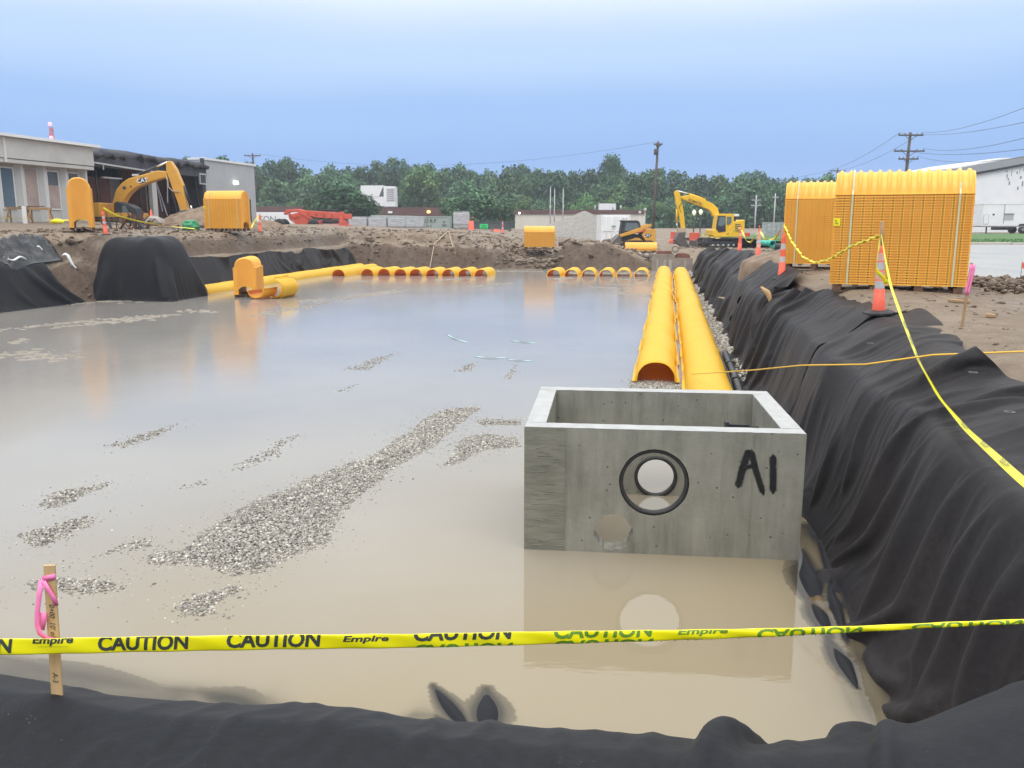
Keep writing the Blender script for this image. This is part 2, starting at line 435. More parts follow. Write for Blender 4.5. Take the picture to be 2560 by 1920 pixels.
def stone_material():
    m, nt, p = new_mat('crushed_stone'); L = nt.links.new
    at = N(nt, 'Attribute', attribute_name='tone')
    c = ramp(nt, at.outputs['Fac'], [(0.0, (0.07, 0.068, 0.065)), (0.35, (0.19, 0.18, 0.16)), (0.7, (0.36, 0.33, 0.285)), (1.0, (0.58, 0.54, 0.48))])
    L(c, p.inputs['Base Color']); p.inputs['Roughness'].default_value = 0.55
    return m

def leaf_material(name, c1, c2, c3):
    m, nt, p = new_mat(name); L = nt.links.new
    at = N(nt, 'Attribute', attribute_name='tone')
    oi = N(nt, 'ObjectInfo')
    c = ramp(nt, at.outputs['Fac'], [(0.0, c1), (0.55, c2), (1.0, c3)])
    hs = N(nt, 'HueSaturation'); L(c, hs.inputs['Color'])
    mr = N(nt, 'MapRange'); L(oi.outputs['Random'], mr.inputs[0]); mr.inputs[3].default_value = 0.478; mr.inputs[4].default_value = 0.52; L(mr.outputs[0], hs.inputs['Hue'])
    mv = N(nt, 'MapRange'); L(oi.outputs['Random'], mv.inputs[0]); mv.inputs[3].default_value = 0.8; mv.inputs[4].default_value = 1.25; L(mv.outputs[0], hs.inputs['Value'])
    L(hs.outputs[0], p.inputs['Base Color'])
    p.inputs['Roughness'].default_value = 0.6
    p.inputs['Specular IOR Level'].default_value = 0.25
    return m

def concrete_material():
    m, nt, p = new_mat('precast_concrete'); L = nt.links.new
    tc = N(nt, 'TexCoord'); v = tc.outputs['Object']
    n1 = N(nt, 'TexNoise', Scale=1.7, Detail=7.0, Roughness=0.65); L(v, n1.inputs['Vector'])
    mp = N(nt, 'Mapping'); mp.inputs['Scale'].default_value = (5, 5, 0.7); L(v, mp.inputs['Vector'])
    n2 = N(nt, 'TexNoise', Scale=1.6, Detail=6.0, Roughness=0.65); L(mp.outputs[0], n2.inputs['Vector'])
    c1 = ramp(nt, n1.outputs['Fac'], [(0.3, (0.125, 0.122, 0.10)), (0.5, (0.21, 0.205, 0.17)), (0.72, (0.30, 0.29, 0.25))])
    c2 = ramp(nt, n2.outputs['Fac'], [(0.3, (0.14, 0.136, 0.112)), (0.7, (0.31, 0.30, 0.255))])
    mx = N(nt, 'Mix', data_type='RGBA'); mx.inputs[0].default_value = 0.5; L(c1, mx.inputs[6]); L(c2, mx.inputs[7])
    # air pockets left by the mould
    vo = N(nt, 'TexVoronoi', Scale=8.0); L(v, vo.inputs['Vector'])
    hol = ramp(nt, vo.outputs['Distance'], [(0.07, (1, 1, 1)), (0.10, (0, 0, 0))])
    vo2 = N(nt, 'TexVoronoi', Scale=26.0); L(v, vo2.inputs['Vector'])
    hol2 = ramp(nt, vo2.outputs['Distance'], [(0.05, (1, 1, 1)), (0.08, (0, 0, 0))])
    sel = ramp(nt, n1.outputs['Fac'], [(0.45, (0, 0, 0)), (0.55, (1, 1, 1))])
    mm = N(nt, 'Math', operation='MULTIPLY'); L(hol2, mm.inputs[0]); L(sel, mm.inputs[1])
    mxx = N(nt, 'Math', operation='MAXIMUM'); L(hol, mxx.inputs[0]); L(mm.outputs[0], mxx.inputs[1])
    mx2 = N(nt, 'Mix', data_type='RGBA'); L(mxx.outputs[0], mx2.inputs[0]); L(mx.outputs[2], mx2.inputs[6]); mx2.inputs[7].default_value = (0.09, 0.088, 0.075, 1)
    L(mx2.outputs[2], p.inputs['Base Color'])
    p.inputs['Roughness'].default_value = 0.75
    n3 = N(nt, 'TexNoise', Scale=40.0, Detail=4.0); L(v, n3.inputs['Vector'])
    sb = N(nt, 'Math', operation='SUBTRACT'); L(n3.outputs['Fac'], sb.inputs[0]); L(mxx.outputs[0], sb.inputs[1])
    b = N(nt, 'Bump', Strength=0.5, Distance=0.006); L(sb.outputs[0], b.inputs['Height']); L(b.outputs[0], p.inputs['Normal'])
    return m

M = {}
M['ground'] = ground_material()
M['water'] = water_material()
M['fabric'] = fabric_material()
M['fabric_dusty'] = fabric_material('dusty_geotextile', (0.0105, 0.0102, 0.013), (0.055, 0.042, 0.038), 0.5)
M['stone'] = stone_material()
M['concrete'] = concrete_material()
def plastic(name, c1, c2, tl=0.35, rough=0.4, dirt=None):
    m = pm(name, c1, c2, 1.2, rough, 0.04, 60, dirt=dirt); nt = m.node_tree; L = nt.links.new
    p = [n for n in nt.nodes if n.type == 'BSDF_PRINCIPLED'][0]; o = [n for n in nt.nodes if n.type == 'OUTPUT_MATERIAL'][0]
    t = N(nt, 'BsdfTranslucent'); t.inputs['Color'].default_value = (*c2, 1)
    mx = N(nt, 'MixShader'); mx.inputs[0].default_value = tl; L(p.outputs[0], mx.inputs[1]); L(t.outputs[0], mx.inputs[2]); L(mx.outputs[0], o.inputs['Surface'])
    return m
M['chamber'] = pm('yellow_plastic', (0.86, 0.42, 0.05), (0.92, 0.48, 0.07), 1.2, 0.42, 0.05, 60, dirt=((0.62, 0.33, 0.08), 0.66, 2.0))
M['chamber_row'] = plastic('bright_yellow_plastic', (0.93, 0.58, 0.04), (0.95, 0.63, 0.06), 0.3)
M['chamber_in'] = plastic('inside_glow_orange', (0.80, 0.24, 0.035), (0.86, 0.30, 0.05), 0.5)  # orange base colour stands in for daylight coming through the yellow walls
M['strap'] = pm('pale_green_strap', (0.50, 0.52, 0.30), (0.6, 0.6, 0.40), 8, 0.5)
M['pallet'] = pm('wet_pallet_wood', (0.085, 0.042, 0.022), (0.16, 0.085, 0.045), 6, 0.8, 0.3, 40)
M['wood'] = pm('raw_pine', (0.46, 0.29, 0.13), (0.6, 0.41, 0.21), 5, 0.7, 0.2, 60, stretch=(6, 6, 0.8))
M['oldwood'] = pm('worn_lumber', (0.30, 0.18, 0.09), (0.42, 0.27, 0.15), 5, 0.8, 0.2, 50)
M['foam'] = pm('grey_silt_foam', (0.20, 0.175, 0.14), (0.30, 0.265, 0.22), 6, 0.8, 0.5, 30)
M['cone_orange'] = pm('faded_orange_plastic', (0.80, 0.10, 0.05), (0.86, 0.16, 0.09), 8, 0.5)
M['cone_white'] = pm('reflective_sleeve', (0.42, 0.42, 0.42), (0.58, 0.57, 0.56), 12, 0.4)
M['cone_pale'] = pm('scuffed_pink_sleeve', (0.68, 0.33, 0.25), (0.78, 0.50, 0.42), 14, 0.5)
M['rubber'] = pm('black_rubber', (0.018, 0.018, 0.02), (0.035, 0.035, 0.037), 10, 0.6)
M['tape'] = pm('yellow_tape', (0.86, 0.76, 0.0), (0.90, 0.82, 0.015), 3, 0.28)
M['ink'] = pm('black_ink', (0.035, 0.045, 0.035), (0.05, 0.06, 0.05), 5, 0.5)
M['ink_green'] = pm('ink_seen_through_wet_tape', (0.10, 0.22, 0.02), (0.14, 0.28, 0.03), 5, 0.4)
M['pink'] = pm('pink_ribbon', (0.92, 0.18, 0.42), (0.95, 0.26, 0.50), 5, 0.5)
M['cat'] = pm('machine_yellow', (0.60, 0.295, 0.035), (0.68, 0.35, 0.05), 1.4, 0.4, dirt=((0.34, 0.22, 0.10), 0.62, 2.5))
M['kom'] = pm('excavator_yellow', (0.80, 0.46, 0.012), (0.85, 0.52, 0.02), 1.4, 0.38, dirt=((0.5, 0.32, 0.08), 0.66, 2.5))
M['mblack'] = pm('machine_black', (0.018, 0.02, 0.024), (0.035, 0.037, 0.042), 3, 0.5)
M['track'] = pm('muddy_track', (0.03, 0.028, 0.027), (0.085, 0.072, 0.06), 5, 0.75, 0.3)
M['glass'] = pm('dark_glass', (0.10, 0.13, 0.14), (0.14, 0.18, 0.18), 2, 0.08, spec=0.8)
M['chrome'] = pm('chrome_rod', (0.72, 0.73, 0.75), (0.8, 0.8, 0.82), 2, 0.25, metal=0.9)
M['steel'] = pm('worn_steel', (0.085, 0.075, 0.072), (0.15, 0.13, 0.12), 3, 0.55, metal=0.3)
M['red'] = pm('faded_red_paint', (0.56, 0.085, 0.05), (0.66, 0.13, 0.085), 1.5, 0.5, dirt=((0.36, 0.16, 0.1), 0.62, 3))
M['rust'] = pm('rust', (0.13, 0.045, 0.03), (0.22, 0.09, 0.055), 4, 0.8, 0.2)
M['white'] = pm('white_paint', (0.74, 0.75, 0.76), (0.82, 0.82, 0.82), 0.8, 0.5, dirt=((0.55, 0.53, 0.5), 0.66, 1.2))
M['wrap'] = pm('stretch_wrapped_goods', (0.22, 0.225, 0.24), (0.50, 0.51, 0.53), 1.6, 0.3, stretch=(1, 1, 5), bump=0.3, bscale=5)
M['rolloff'] = pm('grey_green_steel', (0.27, 0.32, 0.30), (0.34, 0.39, 0.365), 1.2, 0.55)
M['dumpster'] = pm('dark_grey_steel', (0.055, 0.062, 0.07), (0.085, 0.095, 0.10), 1.2, 0.55)
M['green'] = pm('bright_green_sign', (0.02, 0.62, 0.16), None, 2, 0.5)
M['teal'] = pm('teal_pipe', (0.03, 0.42, 0.34), (0.05, 0.5, 0.4), 3, 0.4)
M['tealstrap'] = pm('pale_teal_strap', (0.32, 0.60, 0.55), (0.45, 0.70, 0.64), 4, 0.5)
M['blackpipe'] = pm('black_drain_pipe', (0.02, 0.022, 0.025), (0.05, 0.05, 0.052), 6, 0.4)
M['grey'] = pm('grey_cladding', (0.40, 0.41, 0.42), (0.46, 0.47, 0.48), 0.6, 0.55)
M['panel'] = pm('precast_panel', (0.47, 0.45, 0.42), (0.56, 0.54, 0.51), 0.9, 0.8, 0.15, 30, dirt=((0.38, 0.33, 0.28), 0.6, 1.3))
M['panel_light'] = pm('pale_precast_rib', (0.6, 0.585, 0.56), (0.68, 0.665, 0.64), 1.1, 0.8)
M['plywood'] = pm('weathered_board', (0.33, 0.25, 0.22), (0.46, 0.37, 0.33), 1.6, 0.8, dirt=((0.2, 0.14, 0.12), 0.64, 2.2))
M['window'] = pm('dark_blue_pane', (0.055, 0.10, 0.145), (0.085, 0.145, 0.20), 0.6, 0.12, spec=0.7)
M['dark_grey'] = pm('dark_demolished_deck', (0.035, 0.036, 0.045), (0.075, 0.076, 0.088), 1.4, 0.85, 0.4, 6)  # mottled dark grey for the gutted deck, its openings, trims and scrap
M['brick'] = pm('red_brown_wall', (0.10, 0.035, 0.032), (0.17, 0.07, 0.062), 1.0, 0.85, 0.2, 20)
M['block'] = pm('grey_block_wall', (0.20, 0.195, 0.205), (0.27, 0.26, 0.265), 0.8, 0.85)
M['brown'] = pm('brown_fascia', (0.10, 0.045, 0.042), (0.13, 0.062, 0.058), 0.5, 0.7)
M['beige'] = pm('beige_wall', (0.58, 0.55, 0.48), (0.64, 0.61, 0.54), 0.3, 0.8)
M['tan'] = pm('tan_block', (0.46, 0.35, 0.25), None, 0.5, 0.8)
M['pole'] = pm('creosote_pole', (0.075, 0.06, 0.052), (0.13, 0.105, 0.09), 4, 0.85)
M['metalpole'] = pm('grey_pole', (0.42, 0.44, 0.45), (0.52, 0.53, 0.54), 4, 0.5)
M['asphalt'] = pm('pale_wet_lot', (0.24, 0.24, 0.235), (0.34, 0.335, 0.325), 0.25, 0.28, 0.25, 22, r2=0.7)
M['curb'] = pm('old_kerb_concrete', (0.40, 0.37, 0.33), (0.5, 0.47, 0.43), 1, 0.8)
M['pile'] = pm('grey_stone_pile', (0.175, 0.165, 0.152), (0.28, 0.262, 0.24), 3.5, 0.9, 0.9, 16, detail=9)
M['dirtpile'] = pm('brown_spoil', (0.13, 0.088, 0.058), (0.27, 0.2, 0.145), 2.2, 0.9, 0.9, 7, detail=9)
M['rock'] = pm('broken_concrete', (0.30, 0.27, 0.235), (0.44, 0.40, 0.36), 3, 0.85, 0.4, 18)
M['bark'] = pm('tree_bark', (0.07, 0.055, 0.042), (0.12, 0.095, 0.075), 3, 0.9)
M['grass'] = pm('grass_blades', (0.06, 0.14, 0.03), (0.10, 0.21, 0.05), 1.2, 0.7)
M['lawn'] = pm('lawn_ground', (0.055, 0.12, 0.03), (0.08, 0.17, 0.045), 0.8, 0.9, 0.5, 20)
M['leaf_dark'] = leaf_material('dark_leaf', (0.022, 0.058, 0.035), (0.045, 0.105, 0.05), (0.09, 0.18, 0.075))
M['leaf_mid'] = leaf_material('mid_leaf', (0.028, 0.072, 0.042), (0.065, 0.14, 0.065), (0.13, 0.225, 0.095))
M['leaf_light'] = leaf_material('light_leaf', (0.045, 0.10, 0.04), (0.10, 0.19, 0.065), (0.19, 0.29, 0.10))
M['plastic_black'] = pm('crumpled_black_plastic', (0.008, 0.009, 0.012), (0.02, 0.022, 0.028), 5, 0.16, 0.4, 12)
M['tealcloth'] = pm('green_tarpaulin', (0.03, 0.22, 0.10), (0.05, 0.30, 0.14), 3, 0.5)
M['lamp_white'] = pm('lit_lamp', (0.8, 0.8, 0.75), None, 1, 0.4, emit=((1.0, 0.95, 0.8), 2.5))
M['lamp_red'] = pm('lit_beacon', (0.8, 0.2, 0.2), None, 1, 0.4, emit=((1.0, 0.35, 0.4), 1.6))
M['globe'] = pm('lamp_globe', (0.78, 0.76, 0.6), None, 1, 0.4, emit=((1.0, 0.95, 0.75), 0.35))
M['rope'] = pm('yellow_rope', (0.72, 0.40, 0.03), (0.8, 0.5, 0.06), 30, 0.6)
M['wire'] = pm('cable', (0.04, 0.045, 0.05), None, 1, 0.6)
M['spray'] = pm('black_spray_paint', (0.012, 0.012, 0.014), (0.03, 0.03, 0.032), 20, 0.5)
# ================================================================== the setting: ground, water, lot
def cover(a, b):
    """where cloth lies on the ground"""
    r = sst(1.35, 1.6, b) * (1 - sst(2.95, 3.2, b)) * (1 - sst(55.5, 57.0, a))
    n = sst(0.0, 0.6, a) * (1 - sst(4.4, 4.9, a)) * sst(-9, -8, b)
    l3 = sst(36.3, 36.8, a) * (1 - sst(56.3, 57.2, a)) * sst(-22.3, -22.0, b) * (1 - sst(-20.9, -20.6, b))
    mdd = ((a - HA) / RA) ** 4 + ((b - HB) / RB) ** 4
    m_ = 1 - sst(1.0, 1.9, mdd)
    l1 = (1 - sst(30.2, 31.0, a)) * sst(-24.7, -24.3, b) * (1 - sst(-22.6, -22.2, b))
    return np.maximum.reduce([r, n, l3, m_, l1])
def spaced(pts):
    out = []
    for (p, q, st) in pts: out += list(np.arange(p, q, st))
    return np.array(out)
def build_ground():
    ga = spaced([(-12, 0, 1.0), (0, 22, 0.22), (22, 56, 0.3), (56, 67, 0.13), (67, 90, 0.5), (90, 140, 2), (140, 420, 12)])
    gb = spaced([(-260, -60, 12), (-60, -36, 2), (-36, -27, 0.5), (-27, -20.4, 0.12), (-20.4, 1.3, 0.28), (1.3, 5.5, 0.12), (5.5, 14, 0.4), (14, 40, 1.5), (40, 300, 13)])
    a, b = np.meshgrid(ga, gb, indexing='ij')
    h = ground_h(a, b)
    h = h - 0.10 * cover(a, b)
    rw = (b > 1.3) & (b < 2.75) & (a < 56.3)
    h = np.where(rw, np.minimum(h, ground_h(a, b - 0.3, False) - 0.12), h)
    nb = (a > -0.5) & (a < 3.2) & (b > -9) & (b < 3.6)
    h = np.where(nb, h - 0.22, h)
    hp = (np.abs(a - HA) < 2.2) & (np.abs(b - HB) < 2.4)
    h = np.where(hp & (cover(a, b) > 0.3), h - 0.12, h)
    x, y = XY(a, b)
    h = h + np.where(y > 240, (y - 240) * 0.03, 0)
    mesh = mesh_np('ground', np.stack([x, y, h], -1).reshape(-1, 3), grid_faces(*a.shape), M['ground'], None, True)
    return structure(mesh)
build_ground()

# -------- cloth that lies in the shallow water
RIDGES = [  # crumpled folds: a, b of both ends, half width, height
    (5.36, -1.52, 4.80, -1.10, 0.05, 0.055), (5.0, -1.40, 4.78, -1.15, 0.04, 0.045), (5.38, -1.14, 4.78, -1.0, 0.085, 0.05), (5.12, -4.9, 4.95, -3.3, 0.10, 0.02), (5.0, -3.1, 4.85, -2.5, 0.09, 0.03),
    (8.45, 1.40, 7.2, 1.30, 0.085, 0.07), (7.3, 1.30, 6.6, 1.36, 0.06, 0.07), (6.6, 1.33, 5.85, 1.40, 0.05, 0.065),
    (8.7, 1.62, 7.5, 1.56, 0.03, 0.06), (7.6, 1.52, 6.5, 1.46, 0.03, 0.055), (4.98, -2.7, 4.7, -2.4, 0.05, 0.03)]
def ridge_lift(a, b):
    r = np.zeros_like(a)
    for a0, b0, a1, b1, w, h in RIDGES:
        da, db = a1 - a0, b1 - b0
        t = np.clip(((a - a0) * da + (b - b0) * db) / (da * da + db * db), 0, 1)
        d = np.hypot(a - a0 - t * da, b - b0 - t * db)
        ww = w * (0.5 + 0.9 * np.sin(np.pi * np.clip(t, 0.02, 0.98)))
        r = np.maximum(r, h * np.exp(-(d / ww) ** 2) * (0.55 + 0.45 * np.sin(np.pi * t)))
    return r
def near_base(a, b):
    crest = 0.03 * fbm(b * 1.4, b * 0 + 4, 41, 3) + np.interp(b, [-3, -2.5, -2.2, -1.2, 0.4, 1.0, 1.6], [-0.08, -0.09, -0.10, -0.05, -0.05, -0.07, 0.0])
    shift = np.interp(b, [-5, 0.3, 0.8, 1.5, 2.5], [0, 0, 0.15, 0.6, 1.1])
    aa = a - shift
    z = np.interp(aa, [-3, 0.5, 1.6, 2.3, 2.75, 3.1, 3.5, 4.15, 4.5], [0.10, 0.0, -0.06, 0.0, 0.03, -0.12, -0.5, -1.3, -1.41])
    z = z + crest * sst(1.2, 2.6, aa) * (1 - sst(3.2, 4.0, aa))
    return np.where(aa < 4.5, z, -1.6), aa
def near_cloth(a, b):
    z, aa = near_base(a, b)
    ae = np.interp(b, [-6, -4.8, -3.4, -2.6, -2.3, -1.7, -1.55, -0.95, -0.8, 0, 2], [5.3, 5.18, 5.0, 5.02, 4.8, 4.75, 5.0, 5.0, 4.8, 4.75, 4.75])
    shelf = -1.415 - 0.6 * np.maximum(0, a - ae) - 0.03 * sst(4.3, 5.0, a) * (0.5 + 0.5 * fbm(a * 2, b * 2, 44, 2))
    z = np.where(aa < 4.5, z, -9)
    z = np.maximum(z, np.where(aa > 3.6, shelf, -9))
    # folds: long soft creases running with the bank, a few across it
    w1 = fbm(a * 0.9, b * 0.9, 51, 3)
    f = 0.075 * soft(b * 0.45 + 0.5 * w1, aa * 1.0 + 0.3 * b + 0.9 * w1, 52, 0.02)
    f2 = 0.050 * soft((b * 0.9 + aa * 0.8) * 0.9 + 0.6 * w1, (aa * 0.9 - b * 0.6) * 0.4, 55, 0.015)
    f3 = 0.010 * soft(b * 2.2 + w1, aa * 1.4 - b + w1, 57)
    crs = 0.020 * np.clip(ridge(b * 0.8 + 0.9 * w1, aa * 1.5 + 0.8 * b + 1.2 * w1, 58, 1), 0, 1) ** 3 - 0.016 * np.clip(ridge(b * 1.1 - aa * 0.7 + w1, aa * 0.9 + 1.1 * w1, 59, 1), 0, 1) ** 4
    fold = (f + f2 + f3 + crs) * (1 - 0.85 * sst(3.6, 4.3, aa))
    # a pinched pleat where two lengths overlap
    t = np.clip((2.95 - aa) / 1.6, 0, 1)
    for k, (b0, sl) in enumerate(((-0.66, 0.02), (-0.60, 0.42), (-0.52, 0.85), (0.95, -0.35), (-1.7, 0.5))):
        d = np.abs(b - (b0 + sl * t * 1.2))
        fold = fold + 0.07 * np.exp(-(d / (0.045 + 0.05 * t)) ** 2) * np.sin(np.pi * np.clip(t, 0.05, 1) * 0.9) - 0.03 * np.exp(-((d - 0.10) / 0.06) ** 2) * sst(0.0, 0.3, t) * (aa < 3)
    z = z + fold
    # the stake pushes the cloth up into a point
    ds = np.hypot(a - 2.72, b + 2.34)
    z = z + 0.09 * np.exp(-(ds / 0.2) ** 1.2)
    rl = ridge_lift(a, b)
    return np.maximum(z, np.where(rl > 0.004, WATER - 0.035 + 1.3 * rl, -9))
def right_flap(a, b):
    z = -1.43 - 0.35 * np.maximum(0, 1.42 - b) - 0.5 * np.maximum(0, a - 9.2) - 0.12 * np.maximum(0, 5.6 - a) + 0.25 * np.maximum(0, b - 1.5)
    z = z + 0.025 * ridge(a * 1.2, b * 5.0, 61, 2)
    return z + ridge_lift(a, b)

def build_water():
    wa = spaced([(2.8, 4.6, 0.3), (4.6, 6.2, 0.018), (6.2, 9.6, 0.03), (9.6, 20, 0.5), (20, 67, 1.0)])
    wb = spaced([(-25.5, -5.2, 1.0), (-5.2, 0.3, 0.02), (0.3, 2.2, 0.02), (2.2, 2.41, 0.2)])
    a, b = np.meshgrid(wa, wb, indexing='ij')
    d1 = WATER - near_cloth(a, b)
    d2 = np.where((a > 4.8) & (b > 0.6), WATER - right_flap(a, b), 9)
    d = np.minimum(d1, d2)
    cl = 0.85 * np.exp(-np.clip(d, 0, 9) / 0.05)
    x, y = XY(a, b)
    o = mesh_np('water', np.stack([x, y, np.full_like(x, WATER)], -1).reshape(-1, 3), grid_faces(*a.shape), M['water'], None, True, {'clarity': cl.ravel()})
    return structure(o)
build_water()

# ================================================================== black ground cloth
def cloth_mesh(name, A_, B_, zfun, mat, label, thick=True):
    a, b = np.meshgrid(A_, B_, indexing='ij'); x, y = XY(a, b); z = zfun(a, b)
    o = mesh_np(name, np.stack([x, y, z], -1).reshape(-1, 3), grid_faces(*a.shape), mat, None, True)
    return tag(o, label, 'ground cloth', 'black ground cloth round the pit')
cloth_mesh('ground_cloth', np.arange(4.25, 5.6, 0.022), np.arange(-5.4, 1.3, 0.026), lambda a, b: near_cloth(a, b) - 0.01, M['fabric'],
           'sunken black fabric edge with two folds poking out of the near water')

# -------- a small cloth solver: slack fabric settling on the bank buckles into folds by itself
class Bank:
    def __init__(self, a0, a1, b0, b1, st, fn):
        self.a0, self.b0, self.st = a0, b0, st
        A_, B_ = np.meshgrid(np.arange(a0, a1 + st, st), np.arange(b0, b1 + st, st), indexing='ij')
        self.h = fn(A_, B_).astype(np.float32)
        ga, gb = np.gradient(self.h, st)
        self.ga, self.gb = ga.astype(np.float32), gb.astype(np.float32)
    def look(self, P):
        u = np.clip((P[..., 0] - self.a0) / self.st, 0, self.h.shape[0] - 1.001); v = np.clip((P[..., 1] - self.b0) / self.st, 0, self.h.shape[1] - 1.001)
        i = u.astype(np.int32); j = v.astype(np.int32); fu = u - i; fv = v - j
        h = (self.h[i, j] * (1 - fu) + self.h[i + 1, j] * fu) * (1 - fv) + (self.h[i, j + 1] * (1 - fu) + self.h[i + 1, j + 1] * fu) * fv
        return h, self.ga[i, j], self.gb[i, j]
def settle(P0, slack_a, slack_s, bank, steps=110, inner=5, pin=None, bend=0.12, seed=1, drop=0.0009, noise=0.03, fric=0.55, shear=0.25, strides=(2, 4)):
    r = np.random.default_rng(seed)
    n, m, _ = P0.shape
    P = P0.astype(np.float32).copy()
    la = (np.linalg.norm(np.diff(P, axis=0), axis=-1) * slack_a[:-1]).astype(np.float32); ls = (np.linalg.norm(np.diff(P, axis=1), axis=-1) * slack_s[:, :-1]).astype(np.float32)
    du = np.gradient(P, axis=0); dv = np.gradient(P, axis=1); N_ = np.cross(du, dv); N_ /= np.linalg.norm(N_, axis=-1, keepdims=True) + 1e-9; N_ *= np.where(N_[..., 2:3] < 0, -1, 1)
    ii, jj = np.meshgrid(np.arange(n), np.arange(m), indexing='ij')
    k = fbm(ii * 0.11, jj * 0.09, 500 + seed, 3) + 0.5 * r.normal(size=(n, m)) * 0.3
    P = P + (N_ * (0.03 + noise * k[..., None])).astype(np.float32)
    Q = P.copy()
    W_ = np.ones((n, m, 1), np.float32) if pin is None else (1 - pin[..., None]).astype(np.float32)
    def con(A, B, wa, wb, L, k_, stretch_only=False):
        d = B - A; l = np.sqrt((d * d).sum(-1)) + 1e-9
        c = (l - L) / l * k_
        if stretch_only: c = np.maximum(c, 0)
        g = d * (c / np.maximum(wa[..., 0] + wb[..., 0], 1e-6))[..., None]
        A += g * wa; B -= g * wb
    for st in range(steps):
        V = (P - Q) * 0.94; Q = P.copy(); P = P + V * W_
        P[..., 2] -= drop * W_[..., 0]
        for it in range(inner):
            for o in (0, 1):
                con(P[o:n - 1:2], P[o + 1:n:2], W_[o:n - 1:2], W_[o + 1:n:2], la[o::2][:len(P[o + 1:n:2])], 0.9)
                con(P[:, o:m - 1:2], P[:, o + 1:m:2], W_[:, o:m - 1:2], W_[:, o + 1:m:2], ls[:, o::2][:, :P[:, o + 1:m:2].shape[1]], 0.9)
            if it % 2 == 0:
                for o in (0, 1):
                    a = P[o:n - 1:2, :-1]; b = P[o + 1:n:2, 1:]; con(a[:len(b)], b, W_[o:n - 1:2, :-1][:len(b)], W_[o + 1:n:2, 1:], np.sqrt(la[o::2][:len(b), :-1] ** 2 + ls[o:n - 1:2][:len(b)] ** 2), shear)
                    a = P[o:n - 1:2, 1:]; b = P[o + 1:n:2, :-1]; con(a[:len(b)], b, W_[o:n - 1:2, 1:][:len(b)], W_[o + 1:n:2, :-1], np.sqrt(la[o::2][:len(b), 1:] ** 2 + ls[o:n - 1:2][:len(b)] ** 2), shear)
                for s_ in strides:
                    for o in range(0, s_ * 2, s_ // 2 if s_ > 2 else 1):
                        a = P[o:n - s_:2 * s_]; b = P[o + s_::2 * s_][:len(a)]; a = a[:len(b)]
                        if len(a): con(a, b, W_[o:n - s_:2 * s_][:len(a)], W_[o + s_::2 * s_][:len(a)], s_ * la[o:n - s_:2 * s_][:len(a)], bend)
                        a = P[:, o:m - s_:2 * s_]; b = P[:, o + s_::2 * s_][:, :a.shape[1]]; a = a[:, :b.shape[1]]
                        if a.shape[1]: con(a, b, W_[:, o:m - s_:2 * s_][:, :a.shape[1]], W_[:, o + s_::2 * s_][:, :a.shape[1]], s_ * ls[:, o:m - s_:2 * s_][:, :a.shape[1]], bend)
        h, ga, gb = bank.look(P); pen = h + 0.012 - P[..., 2]; hit = pen > 0
        k2 = np.where(hit, pen, 0) / (1 + ga * ga + gb * gb)
        P[..., 0] -= ga * k2; P[..., 1] -= gb * k2; P[..., 2] += k2
        near = (pen > -0.02)[..., None]
        Q = np.where(near, Q + (P - Q) * fric, Q)
    return P

def even(P):
    """respace each cross line by its own length"""
    m = P.shape[1]
    for i in range(len(P)):
        s = np.concatenate([[0], np.cumsum(np.linalg.norm(np.diff(P[i], axis=0), axis=-1))]); e = np.linspace(0, s[-1], m)
        P[i] = np.stack([np.interp(e, s, P[i][:, k]) for k in range(3)], -1)
    return P
def lay_cloth(R, mat, label, sub=True):
    x, y = XY(R[..., 0], R[..., 1])
    o = mesh_np('ground_cloth', np.stack([x, y, R[..., 2]], -1).reshape(-1, 3), grid_faces(*R.shape[:2]), mat, None, True)
    if sub:
        md = o.modifiers.new('smooth', 'SUBSURF'); md.levels = 0; md.render_levels = 1
    return tag(o, label, 'ground cloth', 'black ground cloth round the pit')
def lumps(a, b, k=1.0):
    return k * (0.10 * np.clip(fbm(a * 0.8, b * 0.8, 601, 2), -0.3, 1) + 0.10 * np.clip(vn(a * 1.7, b * 1.7, 602) - 0.3, 0, 1) + 0.05 * np.clip(vn(a * 4.1, b * 4.1, 603) - 0.45, 0, 1))
def right_bank(a, b):
    wob = 0.16 * fbm(a * 0.6, a * 0, 611, 3) * sst(1.55, 2.0, b) * (1 - sst(2.6, 3.1, b))
    return np.maximum(ground_h(a, b - wob, False), -1.62) + lumps(a, b) * sst(1.75, 2.3, b) + 0.06 * fbm(a * 1.1, b * 2.0, 612, 2) * sst(1.55, 1.8, b)
OUT_A = [4, 6, 8, 9.5, 11, 12.3, 12.9, 13.3, 16, 17, 19, 20.5, 22, 23.5, 25, 30, 34, 40, 57]
OUT_B = [3.9, 3.7, 3.35, 3.30, 3.55, 3.72, 3.70, 3.35, 3.15, 3.0, 2.85, 3.3, 3.1, 3.4, 3.05, 3.15, 3.35, 3.1, 2.9]
